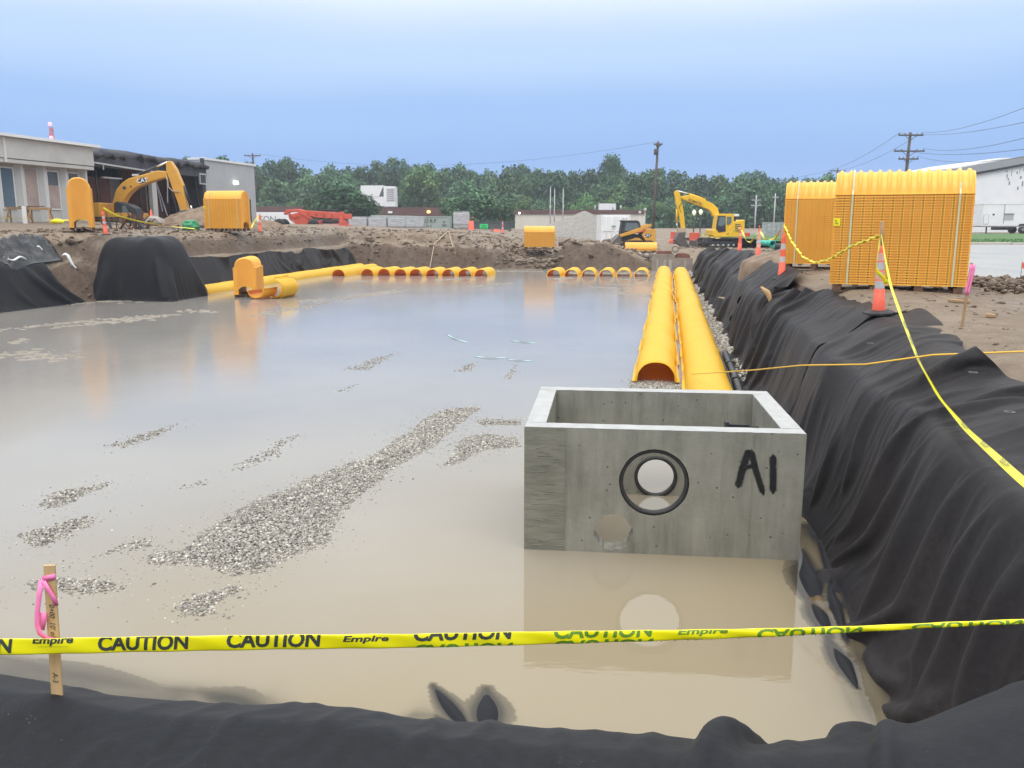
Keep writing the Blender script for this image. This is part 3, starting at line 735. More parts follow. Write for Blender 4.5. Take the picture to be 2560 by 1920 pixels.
def right_sheet(a0, a1, n, m, lift, label, mat, seed, sl, steps, o0=0.0, foot=1.40):
    av = np.linspace(a0, a1, n); q = np.linspace(0, 1, m)
    A2, Q2 = np.meshgrid(av, q, indexing='ij')
    bo = np.interp(av, OUT_A, OUT_B) + 0.10 * fbm(av * 0.9, av * 0, 71 + seed, 3) + o0
    Bv = np.where(Q2 < 0.5, foot + (2.25 - foot) * (Q2 / 0.5), 2.25 + (bo[:, None] - 2.25) * (Q2 - 0.5) / 0.5)
    # the ends of a length are cut a little askew
    A2 = A2 + (0.35 * fbm(Q2 * 2.5, Q2 * 0 + seed, 73, 2)) * (np.abs((A2 - a0) / (a1 - a0) - 0.5) * 2) ** 3
    bank = Bank(a0 - 1, a1 + 1, 0.8, 4.8, 0.06, lambda a, b: right_bank(a, b) + lift)
    Z = bank.look(np.stack([A2, Bv], -1))[0]
    P = even(np.stack([A2, Bv, Z], -1))
    sa = np.maximum(1.0, 1.055 + sl * fbm(A2 * 0.45, Q2 * 1.2, 701 + seed, 2) + 0.03 * (Q2 < 0.5)); ss = np.maximum(1.0, 1.04 + 0.06 * fbm(A2 * 0.5, Q2 * 2, 702 + seed, 2))
    pin = np.zeros((n, m))
    R = settle(P, sa, ss, bank, steps, 5, pin, 0.11, seed, 0.0009, 0.045, 0.35, 0.3, (2, 4))
    return lay_cloth(R, mat, label)

right_sheet(4.0, 13.6, 210, 90, 0.0, 'black fabric sheet hung over the bank beside the concrete box', M['fabric_dusty'], 1, 0.10, 130)
right_sheet(12.9, 25.0, 230, 76, 0.03, 'black fabric sheet hung over the bank below the battered traffic tube', M['fabric_dusty'], 2, 0.09, 120)
right_sheet(24.2, 57.0, 330, 48, 0.0, 'black fabric sheet hung over the bank beside the end of the paired rows', M['fabric_dusty'], 3, 0.08, 100)
def near_sheet():
    av = np.linspace(-0.3, 4.5, 115); bv = np.linspace(-5.3, 3.4, 200)
    A2, B2 = np.meshgrid(av, bv, indexing='ij')
    A2 = A2 + np.interp(B2, [-5, 0.3, 0.8, 1.5, 2.5], [0, 0, 0.15, 0.6, 1.1]) * sst(0.3, 2.2, A2)
    def bk(a, b):
        z, aa = near_base(a, b)
        return z + lumps(a + 3.3, b + 7.1, 0.32) * (1 - sst(2.7, 3.4, aa)) + 0.09 * np.exp(-(np.hypot(a - 2.72, b + 2.34) / 0.2) ** 1.2) - 0.03
    bank = Bank(-0.2, 6.2, -6, 4, 0.05, bk)
    P = np.stack([A2, B2, bank.look(np.stack([A2, B2], -1))[0]], -1)
    bunch = np.exp(-((B2 + 0.55) / 0.35) ** 2)
    sb = np.maximum(1.0, 1.045 + 0.07 * fbm(A2 * 0.8, B2 * 0.7, 801, 2) + 0.07 * bunch); sa = np.maximum(1.0, 1.055 + 0.09 * fbm(A2 * 0.8, B2 * 0.7, 802, 2))
    R = settle(P, sa, sb, bank, 130, 5, None, 0.10, 5, 0.0008, 0.045, 0.35, 0.3, (2, 4))
    return lay_cloth(R, M['fabric'], 'black fabric sheet crumpled along the bank under the wide caution tape')
near_sheet()
def left_sheet():
    n, m = 200, 30
    av = np.linspace(35.9, 58.3, n); q = np.linspace(0, 1, m)
    A2, Q2 = np.meshgrid(av, q, indexing='ij')
    top = -22.0 - 0.14 * fbm(av * 0.8, av * 0, 91, 3)
    Bv = -20.8 + (top[:, None] + 20.8) * Q2
    def bk(a, b):
        h = np.maximum(ground_h(a, b, False), -1.6); sl = sst(55.8, 58.2, a)
        return np.minimum(h, -1.55 + 1.75 * (1 - sl)) + 0.10 * fbm(a * 0.7, b * 1.5, 620, 3) * sst(-1.5, -1.0, h) + 0.04
    bank = Bank(35, 59.5, -23.5, -20, 0.08, bk)
    P = even(np.stack([A2, Bv, bank.look(np.stack([A2, Bv], -1))[0]], -1))
    sa = np.maximum(1.0, 1.06 + 0.10 * fbm(A2 * 0.3, Q2, 811, 2)); ss = 1.03 + 0 * sa
    R = settle(P, sa, ss, bank, 90, 5, None, 0.14, 6, 0.0014, 0.08, 0.35, 0.25, (2, 4))
    return lay_cloth(R, M['fabric_dusty'], 'black fabric sheet hung on the bank behind the long single yellow row')
left_sheet()
def heap_sheet():
    n, m = 150, 56
    ph = np.linspace(-math.pi / 2, 1.5 * math.pi, n); r = np.linspace(0.02, 1.26, m)
    P2, R2 = np.meshgrid(ph, r, indexing='ij')
    k = (np.abs(np.cos(P2)) ** 4 + np.abs(np.sin(P2)) ** 4) ** -0.25
    a = HA + RA * 1.06 * R2 * k * np.cos(P2); b = HB + RB * 1.06 * R2 * k * np.sin(P2)
    def bk(a_, b_):
        md = ((a_ - HA) / RA) ** 4 + ((b_ - HB) / RB) ** 4
        zm = np.maximum(BED + (1.16 - BED) * (1 - sst(-0.05, 1.75, md)), -1.62)
        return zm + 0.10 * fbm(a_ * 1.2, b_ * 1.2, 621, 3) * sst(-1.5, -0.8, zm)
    bank = Bank(29.5, 37, -26, -18.5, 0.06, bk)
    P = even(np.stack([a, b, bank.look(np.stack([a, b], -1))[0]], -1))
    dn = sst(0.4, 1.0, R2)
    sa = np.maximum(1.0, 1.02 + 0.2 * dn + 0.12 * fbm(P2 * 1.3, R2, 821, 2) * dn); ss = 1.025 + 0 * sa
    R = settle(P, sa, ss, bank, 100, 5, None, 0.14, 7, 0.0014, 0.06, 0.35, 0.25, (2, 4, 6))
    return lay_cloth(R, M['fabric'], 'black fabric sheet draped over the tall square heap of soil')
heap_sheet()
def shore_sheet():
    n, m = 130, 36
    av = np.linspace(20.0, 31.5, n); q = np.linspace(0, 1, m)
    A2, Q2 = np.meshgrid(av, q, indexing='ij')
    off = np.interp(av, [20, 26, 30.5, 32.0], [-2.6, -2.3, -1.9, -1.7])
    Bv = -20.75 + off[:, None] - 1.75 * Q2
    def bk(a, b):
        h = np.maximum(ground_h(a, b, False), -1.6); sl = np.interp(a, [20, 29.8, 31.4], [0, 0, 0.75])
        return h - sl * (h + 1.6) * 0.85 + 0.10 * fbm(a * 0.8, b * 1.2, 622, 3) * sst(-1.5, -1.0, h) + 0.06
    bank = Bank(19, 33, -26, -21.5, 0.08, bk)
    P = even(np.stack([A2, Bv, bank.look(np.stack([A2, Bv], -1))[0]], -1))
    sa = np.maximum(1.0, 1.06 + 0.10 * fbm(A2 * 0.35, Q2, 831, 2)); ss = np.maximum(1.0, 1.04 + 0.06 * fbm(A2 * 0.4, Q2 * 1.5, 832, 2))
    R = settle(P, sa, ss, bank, 90, 5, None, 0.14, 8, 0.0012, 0.07, 0.35, 0.25, (2, 4))
    return lay_cloth(R, M['fabric'], 'black fabric sheet on the low bank with crumpled plastic on top')
shore_sheet()
def flap_cloth():
    return cloth_mesh('ground_cloth', np.arange(5.0, 9.7, 0.03), np.arange(0.9, 1.8, 0.025), right_flap, M['fabric'],
                      'wet black fabric end crumpled in the water beside the concrete box')
flap_cloth()

def crumpled_plastic():
    av = np.arange(28.2, 31.2, 0.05); bv = np.arange(-24.7, -23.7, 0.05)
    a, b = np.meshgrid(av, bv, indexing='ij')
    e = sst(0, 0.35, a - 28.2) * sst(0, 0.35, 31.15 - a) * sst(0, 0.25, b + 24.7) * sst(0, 0.25, -23.75 - b)
    z = ground_h(a, b, False) + 0.08 + e * (0.2 + 0.14 * ridge(a * 2.2, b * 2.2, 121, 3) + 0.08 * ridge(a * 5, b * 5, 122, 2))
    x, y = XY(a, b)
    o = mesh_np('plastic_sheet', np.stack([x, y, z], -1).reshape(-1, 3), grid_faces(*a.shape), M['plastic_black'], None, False)
    tag(o, 'shiny crumpled black plastic sheet with white edges lying on the cloth', 'plastic sheet')
    for (a0, b0, a1, b1, wd) in ((28.3, -23.9, 29.1, -23.8, 0.05), (30.0, -24.2, 30.5, -24.1, 0.05), (31.0, -23.75, 31.25, -23.35, 0.07)):
        mb = MB(); n = 12; pts = []; rs = []
        for i in range(n):
            t = i / (n - 1); aa, bb = a0 + (a1 - a0) * t, b0 + (b1 - b0) * t
            xx, yy = XY(aa, bb)
            pts.append((xx, yy, float(ground_h(np.array([aa]), np.array([bb]), False)[0]) + 0.27 + 0.06 * math.sin(7 * t + a0)))
            rs.append(wd * (0.35 + 0.65 * math.sin(math.pi * min(0.97, t + 0.03))) * random.uniform(0.7, 1.1))
        mb.tube(pts, wd, 7, True, rs).build('white_edge', M['white'], o)
crumpled_plastic()

# washers that pin the cloth
def washers():
    for i, (a, b, lab) in enumerate(((8.25, 2.75, 0), (7.0, 2.62, 0), (10.9, 2.45, 0))):
        x, y = XY(a, b)
        z = float(ground_h(np.array([a]), np.array([b]), False)[0]) + 0.16
        mb = MB(); mb.lathe([(0.022, 0.0), (0.022, 0.004), (0.04, 0.004), (0.04, 0.0), (0.022, 0.0)], 20, None, False, False)
        o = mb.build('pin_washer', M['steel']); o.location = (x, y, z)
        tag(o, ('round metal pin washer in the cloth under the sloping caution tape', 'round metal pin washer in the cloth lowest down the bank', 'round metal pin washer in the cloth beside the yellow rope')[i], 'washer', 'pin washers in the cloth')
# ================================================================== crushed stone
ICO = None
def ico():
    global ICO
    if ICO is None:
        bm = bmesh.new(); bmesh.ops.create_icosphere(bm, subdivisions=1, radius=1.0)
        ICO = (np.array([v.co[:] for v in bm.verts]), np.array([[v.index for v in f.verts] for f in bm.faces])); bm.free()
    return ICO
def stones(name, pts, size, label, mat=None, sq=0.62, seed=1, sub=None):
    r = np.random.default_rng(seed); V, Fc = ico()
    n = len(pts); s = np.asarray(size) if np.ndim(size) else np.full(n, size)
    s = s * r.lognormal(0, 0.28, n)
    th = r.uniform(0, 2 * math.pi, n); sc = np.stack([s * r.uniform(0.7, 1.35, n), s * r.uniform(0.6, 1.0, n), s * sq * r.uniform(0.7, 1.2, n)], -1)
    jit = 1 + r.uniform(-0.28, 0.28, (n, len(V)))
    W_ = V[None] * jit[..., None] * sc[:, None, :]
    c, s_ = np.cos(th)[:, None], np.sin(th)[:, None]
    tl = r.normal(0, 0.35, n)[:, None]
    X1 = W_[..., 0] * np.cos(tl) - W_[..., 2] * np.sin(tl); Z1 = W_[..., 0] * np.sin(tl) + W_[..., 2] * np.cos(tl)
    Q = np.stack([X1 * c - W_[..., 1] * s_, X1 * s_ + W_[..., 1] * c, Z1], -1) + np.asarray(pts)[:, None, :]
    F_ = (Fc[None] + (np.arange(n) * len(V))[:, None, None]).reshape(-1, 3)
    tone = np.repeat(np.clip(r.normal(0.5, 0.26, n), 0, 1), len(V))
    o = mesh_np(name, Q.reshape(-1, 3), F_, mat or M['stone'], None, False, {'tone': tone})
    return tag(o, label, 'gravel', None, 'stuff')
def in_poly(x, y, poly):
    ins = np.zeros(len(x), bool); j = len(poly) - 1
    for i in range(len(poly)):
        xi, yi = poly[i]; xj, yj = poly[j]
        ins ^= ((yi > y) != (yj > y)) & (x < (xj - xi) * (y - yi) / (yj - yi + 1e-12) + xi); j = i
    return ins
def edge_dist(x, y, poly):
    d = np.full(len(x), 9.0)
    for i in range(len(poly)):
        x0, y0 = poly[i - 1]; x1, y1 = poly[i]; dx, dy = x1 - x0, y1 - y0
        t = np.clip(((x - x0) * dx + (y - y0) * dy) / (dx * dx + dy * dy + 1e-12), 0, 1)
        d = np.minimum(d, np.hypot(x - x0 - t * dx, y - y0 - t * dy))
    return d
BARS = [
    (1.0, [(-0.62, 14.73), (-1.17, 14.54), (-1.61, 12.88), (-1.97, 11.55), (-2.42, 10.67), (-2.83, 9.99), (-3.09, 9.39), (-3.23, 8.57), (-3.23, 8.05), (-3.57, 7.99), (-3.43, 7.76), (-3.01, 7.7), (-2.58, 7.45), (-2.35, 7.54), (-2.1, 7.93), (-1.82, 8.3), (-1.88, 8.85), (-1.79, 9.81), (-1.51, 10.98), (-1.12, 12.18), (-0.73, 13.83)]),
    (1.0, [(0.11, 12.6), (-0.33, 12.8), (-0.67, 12.6), (-0.78, 12.05), (-0.78, 11.55), (-0.93, 11.03), (-0.72, 11.16), (-0.62, 11.55), (-0.3, 11.92), (0.11, 12.03)]),
    (0.8, [(-0.62, 13.8), (0.12, 13.8), (0.12, 13.37), (-0.49, 13.44)]),
    (0.8, [(-5.44, 9.39), (-5.47, 9.9), (-5.04, 10.4), (-4.96, 10.21), (-5.11, 9.31)]),
    (0.8, [(-5.18, 8.43), (-5.04, 8.78), (-4.75, 9.1), (-4.56, 8.92), (-4.57, 8.43), (-4.74, 8.14)]),
    (0.6, [(-4.25, 7.65), (-3.99, 8.11), (-3.71, 8.43), (-3.6, 8.18), (-4.06, 7.87)]),
    (0.9, [(-4.44, 7.26), (-4.22, 7.41), (-3.81, 7.36), (-3.46, 7.18), (-3.75, 7.06), (-4.2, 7.14)]),
    (0.9, [(-2.83, 6.79), (-2.76, 7.01), (-2.5, 7.2), (-2.37, 7.16), (-2.52, 6.89), (-2.43, 6.65), (-2.61, 6.61)]),
    (0.28, [(-5.89, 12.13), (-5.62, 13.09), (-5.28, 14.0), (-5.33, 12.4), (-5.62, 11.98)]),
    (0.12, [(-3.71, 10.87), (-3.48, 12.4), (-3.26, 12.8), (-3.22, 11.44), (-3.59, 10.81)]),
    (0.07, [(-3.78, 18.66), (-3.36, 20.15), (-2.78, 21.26), (-3.08, 18.42)]),
    (0.14, [(-1.31, 18.36), (-0.79, 19.81), (-0.91, 18.36)]),
    (0.2, [(-0.26, 16.81), (0.09, 19.28), (-0.04, 17.11)]),
    (0.08, [(-3.49, 16.06), (-3.13, 17.01), (-3.07, 16.19)]),
    (0.1, [(-4.07, 10.08), (-3.89, 10.46), (-3.75, 10.21)]),
    (1.0, [(2.25, 16.3), (2.45, 17.3), (3.4, 17.3), (3.35, 16.3)])]
def build_bars():
    P = []; Sz = []
    r = np.random.default_rng(3)
    for dens, poly in BARS:
        pa = np.array(poly); lo, hi = pa.min(0) - 0.35, pa.max(0) + 0.35
        n = int(3800 * (hi - lo).prod())
        x = r.uniform(lo[0], hi[0], n); y = r.uniform(lo[1], hi[1], n)
        d = edge_dist(x, y, poly); ins = in_poly(x, y, poly)
        sd = np.where(ins, d, -d) + 0.10 * fbm(x * 2.2, y * 1.1, 131, 3)
        # strewn stones thin out on the upper side
        keep = np.where(sd > 0, (r.random(n) < dens * (0.55 + 0.45 * sst(0, 0.12, sd))), r.random(n) < 0.22 * dens * np.exp(sd / 0.12))
        zz = WATER + np.where(sd > 0, -0.003 + 0.013 * sst(0, 0.3, sd), -0.005)
        x, y, zz, sd = x[keep], y[keep], zz[keep], sd[keep]
        P.append(np.stack([x, y, zz + r.uniform(-0.003, 0.006, len(x))], -1)); Sz.append(np.where(sd > 0, 0.0135, 0.009))
    stones('gravel', np.concatenate(P), np.concatenate(Sz), 'grey crushed stone showing as bars in the muddy water', seed=4)
build_bars()
def build_strip():
    r = np.random.default_rng(9)
    n = 15000
    a = 17.0 + 39 * r.random(n) ** 1.3; b = r.uniform(1.18, 1.72, n)
    keep = (b > 1.24 + 0.05 * fbm(a * 1.5, a * 0, 141, 2)) & ((a > 20.2) | (r.random(n) < 0.1))
    a, b = a[keep], b[keep]; x, y = XY(a, b)
    z = WATER + 0.02 + 0.14 * sst(1.25, 1.65, b) + r.uniform(-0.01, 0.02, len(a))
    stones('gravel', np.stack([x, y, z], -1), 0.024 + 0.0004 * a, 'strip of crushed stone between the paired yellow rows and black cloth', seed=5)
    # bank of the strip itself
    av = np.arange(16.5, 57, 0.4); bv = np.linspace(1.15, 1.75, 7)
    A2, B2 = np.meshgrid(av, bv, indexing='ij'); X_, Y_ = XY(A2, B2)
    Z = WATER - 0.06 + 0.20 * sst(1.2, 1.65, B2) * sst(19.5, 20.5, A2) + 0.02 * fbm(A2 * 3, B2 * 3, 142, 2)
    o = mesh_np('gravel_bed', np.stack([X_, Y_, Z], -1).reshape(-1, 3), grid_faces(*A2.shape), M['pile'], None, True)
    tag(o, 'bed of fine crushed stone under the strip', 'gravel', None, 'stuff')
build_strip()
def build_clods():
    r = np.random.default_rng(12); P = []; S = []
    def sc(n, a0, a1, b0, b1, s0, s1):
        a = r.uniform(a0, a1, n); b = r.uniform(b0, b1, n)
        z = ground_h(a, b); k = (z > -1.3) & (cover(a, b) < 0.1); a, b, z = a[k], b[k], z[k]
        x, y = XY(a, b); P.append(np.stack([x, y, z], -1)); S.append(r.uniform(s0, s1, len(a)) * (0.5 + 1.2 * r.random(len(a)) ** 3))
    sc(2600, 57.5, 65, -24, -7, 0.04, 0.12); sc(1500, 57.5, 63, -11, -6.8, 0.06, 0.18); sc(700, 58, 64, -6.5, 1, 0.05, 0.16)
    sc(3400, 24, 58, -27.5, -21.9, 0.03, 0.11); sc(2200, 8, 30, 3.0, 9.0, 0.006, 0.03); sc(900, 12, 40, 3.0, 7.0, 0.012, 0.06); sc(500, 40, 75, 2.0, 9, 0.04, 0.14)
    sc(900, 62, 85, -20, 10, 0.04, 0.12)
    stones('dirt', np.concatenate(P), np.concatenate(S), 'clods of brown soil strewn over the banks', M['ground'], 0.5, 6)
build_clods()

# ================================================================== silt foam on the water
FOAM = [[(-15.33, 25.63), (-14.46, 27.16), (-12.13, 29.76)], [(-14.1, 26.2), (-12.85, 27.8), (-11.93, 29.47)], [(-12.19, 31.17), (-10.68, 31.17)], [(-12.34, 20.51), (-12.08, 21.26), (-10.38, 19.94)],
        [(-13.75, 22.92), (-13.25, 23.38)], [(-8.8, 29.91), (-7.47, 34.22), (-5.34, 40.49)], [(-8.72, 34.82), (-6.96, 37.45), (-5.84, 39.42)], [(-4.26, 47.94), (-1.76, 49.92)], [(2.24, 49.0), (3.64, 49.6)],
        [(2.28, 45.4), (3.06, 46.1)], [(4.22, 42.81), (5.29, 42.2)], [(4.74, 39.42), (5.91, 37.45)], [(5.71, 48.6), (6.75, 48.1)], [(-8.54, 46.1), (-7.85, 47.94)], [(-1.09, 44.39), (0.1, 45.4)], [(-2.43, 42.81), (-1.55, 43.74)],
        [(-17.6, 33.4), (-16.5, 35.3), (-15.2, 36.0), (-13.9, 37.2)], [(6.4, 46.5), (7.8, 46.0)], [(5.2, 44.6), (6.9, 44.2)], [(3.0, 54.6), (8.4, 54.0)], [(-1.5, 56.6), (2.0, 56.4)]]
def build_foam():
    V = []; Fc = []; r = np.random.default_rng(15)
    for k, ln in enumerate(FOAM):
        ln = np.array(ln); sg = np.hypot(*np.diff(ln, axis=0).T); L = sg.sum(); n = int(L / 0.09)
        cum = np.concatenate([[0], np.cumsum(sg)])
        t = np.sort(r.uniform(0, L, int(n * 3.2)))
        cx = np.interp(t, cum, ln[:, 0]); cy = np.interp(t, cum, ln[:, 1])
        wid = 0.10 + 0.22 * (0.5 + 0.5 * vn(t * 0.9, t * 0 + k, 151)) * (1.5 if k in (16, 19, 20) else 1)
        for x, y, w in zip(cx, cy, wid):
            if r.random() < 0.25: continue
            x += r.normal(0, w * 0.8); y += r.normal(0, w * 1.2)
            m = 9; ang = np.linspace(0, 2 * math.pi, m, endpoint=False); rad = w * r.uniform(0.12, 0.45) * r.uniform(0.5, 1.3, m)
            i0 = len(V)
            V += [(x + rad[j] * 1.4 * math.cos(ang[j]), y + rad[j] * math.sin(ang[j]), WATER + 0.002) for j in range(m)]
            V += [(x + rad[j] * 0.8 * math.cos(ang[j]), y + rad[j] * 0.55 * math.sin(ang[j]), WATER + 0.008 + 0.01 * r.random()) for j in range(m)]
            for j in range(m):
                j2 = (j + 1) % m; Fc.append((i0 + j, i0 + j2, i0 + m + j2, i0 + m + j))
            for j in range(1, m - 1, 2):
                Fc.append((i0 + m, i0 + m + j, i0 + m + j + 1, i0 + m + min(j + 2, m - 1)) if j + 2 < m else (i0 + m, i0 + m + j, i0 + m + j + 1, i0 + m))
    Fq = [f for f in Fc if len(set(f)) == 4]
    o = mesh_np('silt_foam', V, Fq, M['foam'], None, False)
    tag(o, 'grey silt and foam floating in streaks on the pond', 'foam', None, 'stuff')
build_foam()
# ================================================================== lettering
_font_cache = {}
def text_mesh(s, size=1.0, shear=0.0, bold=0.0, spacing=1.0):
    """flat letters as (verts, tris), baseline at 0, left at 0"""
    cu = bpy.data.curves.new('letters', 'FONT'); cu.body = s; cu.size = size; cu.shear = shear; cu.offset = bold; cu.space_character = spacing
    cu.resolution_u = 3; cu.fill_mode = 'FRONT'
    o = bpy.data.objects.new('letters', cu); COL.objects.link(o)
    dg = bpy.context.evaluated_depsgraph_get(); dg.update()
    me = bpy.data.meshes.new_from_object(o.evaluated_get(dg))
    bm = bmesh.new(); bm.from_mesh(me)
    bmesh.ops.triangulate(bm, faces=bm.faces)
    bpy.data.objects.remove(o); bpy.data.curves.remove(cu); bpy.data.meshes.remove(me)
    return bm
def bm_arrays(bm):
    bm.verts.index_update()
    return [v.co.copy() for v in bm.verts], [tuple(v.index for v in f.verts) for f in bm.faces]
def lettering(s, mat, parent, origin, xdir, ydir, height, center=True, shear=0.0, bold=0.0, spacing=1.0, lift=0.004, name='lettering', stretch=1.0):
    bm = text_mesh(s, 1.0, shear, bold, spacing); vs, fs = bm_arrays(bm); bm.free()
    x0, x1 = min(v.x for v in vs), max(v.x for v in vs); y0, y1 = min(v.y for v in vs), max(v.y for v in vs)
    k = height / (y1 - y0); xd, yd = Vector(xdir).normalized(), Vector(ydir).normalized(); nrm = xd.cross(yd)
    cx = (x0 + x1) / 2 if center else x0; cy = (y0 + y1) / 2 if center else y0
    mb = MB(); mb.add([Vector(origin) + xd * ((v.x - cx) * k * stretch) + yd * ((v.y - cy) * k) + nrm * lift for v in vs], fs)
    me = bpy.data.meshes.new(name); me.from_pydata([tuple(v) for v in mb.v], [], mb.f); me.materials.append(mat)
    return link(bpy.data.objects.new(name, me), parent)

# ================================================================== precast box
def holed_slab(w0, w1, h0, h1, t, holes, jitter=0.0, seg=40):
    """slab in x/z with round holes; front at y=0, back at y=t.  holes: (x, z, r, jitter, flare)"""
    bm = bmesh.new(); loops = []
    def loop(pts):
        vs = [bm.verts.new((x, 0, z)) for x, z in pts]
        for i in range(len(vs)): bm.edges.new((vs[i], vs[(i + 1) % len(vs)]))
        loops.append(pts)
    loop([(w0, h0), (w1, h0), (w1, h1), (w0, h1)])
    for x, z, r, j in holes:
        loop([(x + (r + random.uniform(-j, j)) * math.cos(2 * math.pi * k / seg), z + (r + random.uniform(-j, j)) * math.sin(2 * math.pi * k / seg)) for k in range(seg)])
    bmesh.ops.triangle_fill(bm, use_beauty=True, use_dissolve=False, edges=bm.edges[:])
    vs, fs = bm_arrays(bm); bm.free()
    mb = MB(); n = len(vs)
    mb.add(vs + [Vector((v.x, t, v.z)) for v in vs], fs + [tuple(reversed([i + n for i in f])) for f in fs])
    k = 0
    for lp in loops:
        m = len(lp)
        mb.f += [(k + i, k + (i + 1) % m, k + (i + 1) % m + n, k + i + n) for i in range(m)]; mb.sm += [False] * m; k += m
    return mb
def ring(mb, c, r, w, t, seg=40, axis='y'):
    """flat gasket ring standing in x/z"""
    M_ = Matrix.Translation(Vector(c)) @ Matrix.Rotation(math.radians(90), 4, 'X')
    mb.lathe([(r, 0), (r, t), (r + w, t), (r + w, 0), (r, 0)], seg, M_, True, False)
def spray_material():
    m, nt, p = new_mat('spray_paint_mark'); L = nt.links.new
    at = N(nt, 'Attribute', attribute_name='edge'); tc = N(nt, 'TexCoord')
    nz = N(nt, 'TexNoise', Scale=60.0, Detail=3.0); L(tc.outputs['Object'], nz.inputs['Vector'])
    ad = N(nt, 'Math', operation='MULTIPLY_ADD'); L(nz.outputs['Fac'], ad.inputs[0]); ad.inputs[1].default_value = 0.4; L(at.outputs['Fac'], ad.inputs[2])
    c = ramp(nt, ad.outputs[0], [(0.6, (1, 1, 1)), (1.1, (0, 0, 0))]); L(c, p.inputs['Alpha'])
    p.inputs['Base Color'].default_value = (0.012, 0.012, 0.014, 1); p.inputs['Roughness'].default_value = 0.45
    return m
M['sprayed'] = spray_material()
def stroke(name, pts, w, y, parent):
    """soft-edged paint stroke on the x/z plane at depth y"""
    pts = [Vector((p[0], 0, p[1])) for p in pts]; P = []
    for i in range(len(pts) - 1):
        for k in range(10): P.append(pts[i].lerp(pts[i + 1], k / 10))
    P.append(pts[-1]); V = []; E = []; n = len(P)
    for i, p in enumerate(P):
        d = (P[min(i + 1, n - 1)] - P[max(i - 1, 0)]).normalized(); s = Vector((-d.z, 0, d.x))
        endf = min(i, n - 1 - i) / 3.0
        for k in range(7):
            u = (k - 3) / 3.0; V.append(p + s * (u * w * 0.62) + Vector((0, y, 0))); E.append(min(1.0, abs(u) + max(0, 0.7 - endf)))
    return mesh_np(name, [tuple(v) for v in V], grid_faces(n, 7), M['sprayed'], parent, True, {'edge': E})
def build_box():
    W_, D_, T_ = 2.65, 2.08, 0.2
    z1 = -0.155; z0 = -1.72
    t = thing('concrete_box', 'grey precast concrete box marked A1 standing in the muddy water', 'concrete box', (1.55, 8.99, 0), math.radians(-6.3))
    x0, x1 = -W_ / 2, W_ / 2; y0, y1 = -D_ / 2, D_ / 2
    f = holed_slab(x0, x1, z0, z1, T_, [(-0.07, -0.675, 0.335, 0.003), (-0.45, -1.185, 0.185, 0.012)])
    for i, v in enumerate(f.v): f.v[i] = (v[0], v[1] + y0, v[2])
    f.build('front_wall', M['concrete'], t)
    bk = holed_slab(x0, x1, z0, z1, T_, [(0.06, -1.17, 0.25, 0.003)])
    for i, v in enumerate(bk.v): bk.v[i] = (v[0], v[1] + y1 - T_, v[2])
    bk.build('back_wall', M['concrete'], t)
    for s in (-1, 1):
        mb = MB(); xo = s * W_ / 2; xi = s * (W_ / 2 - T_)
        mb.box(min(xo, xi), max(xo, xi), y0 + T_, y1 - T_, z0, z1); mb.build('side_wall', M['concrete'], t)
    # thin layer on the rim, paler than the walls, slightly uneven
    mb = MB()
    for (a0, a1, b0, b1) in ((x0, x1, y0, y0 + T_), (x0, x1, y1 - T_, y1), (x0, x0 + T_, y0 + T_, y1 - T_), (x1 - T_, x1, y0 + T_, y1 - T_)):
        nx, ny = max(2, int((a1 - a0) / 0.05)), max(2, int((b1 - b0) / 0.05))
        vs = [Vector((a0 + 0.004 + (a1 - a0 - 0.008) * i / nx, b0 + 0.004 + (b1 - b0 - 0.008) * j / ny, z1 + 0.003 + random.uniform(0, 0.002))) for i in range(nx + 1) for j in range(ny + 1)]
        mb.add(vs, [(i * (ny + 1) + j, (i + 1) * (ny + 1) + j, (i + 1) * (ny + 1) + j + 1, i * (ny + 1) + j + 1) for i in range(nx) for j in range(ny)])
    mb.build('rim_top_layer', pm('pale_rim_top', (0.34, 0.345, 0.34), (0.42, 0.425, 0.42), 6, 0.8, 0.2, 60), t)
    mb = MB(); ring(mb, (-0.07, y0 + 0.07, -0.675), 0.295, 0.04, 0.05); mb.build('gasket', M['rubber'], t)
    mb = MB(); ring(mb, (0.06, y1 - T_ + 0.03, -1.17), 0.212, 0.038, 0.05); mb.build('gasket', M['rubber'], t)
    # mould seams: thin proud ridges with a broken edge
    for fx in (-0.915, -0.245, 0.13, 0.85):
        for side, yy in ((0, y0), (1, y1 - T_)):
            mb = MB(); z = z1 - 0.012
            while z > z0:
                l = random.uniform(0.03, 0.12); w = random.uniform(0.005, 0.011); dx = random.uniform(-0.003, 0.003)
                blocked = side == 0 and ((fx + 0.07) ** 2 + (z - l / 2 + 0.675) ** 2 < 0.40 ** 2 or (fx + 0.45) ** 2 + (z - l / 2 + 1.185) ** 2 < 0.25 ** 2) or side == 1 and (fx - 0.06) ** 2 + (z - l / 2 + 1.17) ** 2 < 0.32 ** 2
                if not blocked: mb.box(fx + dx - w / 2, fx + dx + w / 2, yy - 0.004 - random.uniform(0, 0.003), yy + 0.002, z - l, z)
                z -= l + random.uniform(0, 0.006)
            mb.build('mould_seam', M['concrete'], t)['kind'] = 'stuff'
    MB().box(x0 + 0.003, -0.925, y0 - 0.003, y0 + 0.05, z0, z1 - 0.003).build('rough_strip', pm('rough_cast_face', (0.14, 0.137, 0.11), (0.225, 0.218, 0.178), 3.0, 0.9, 0.5, 9, stretch=(0.7, 1, 2.2), detail=8), t)
    # horizontal score marks on the rough end strip
    mb = MB()
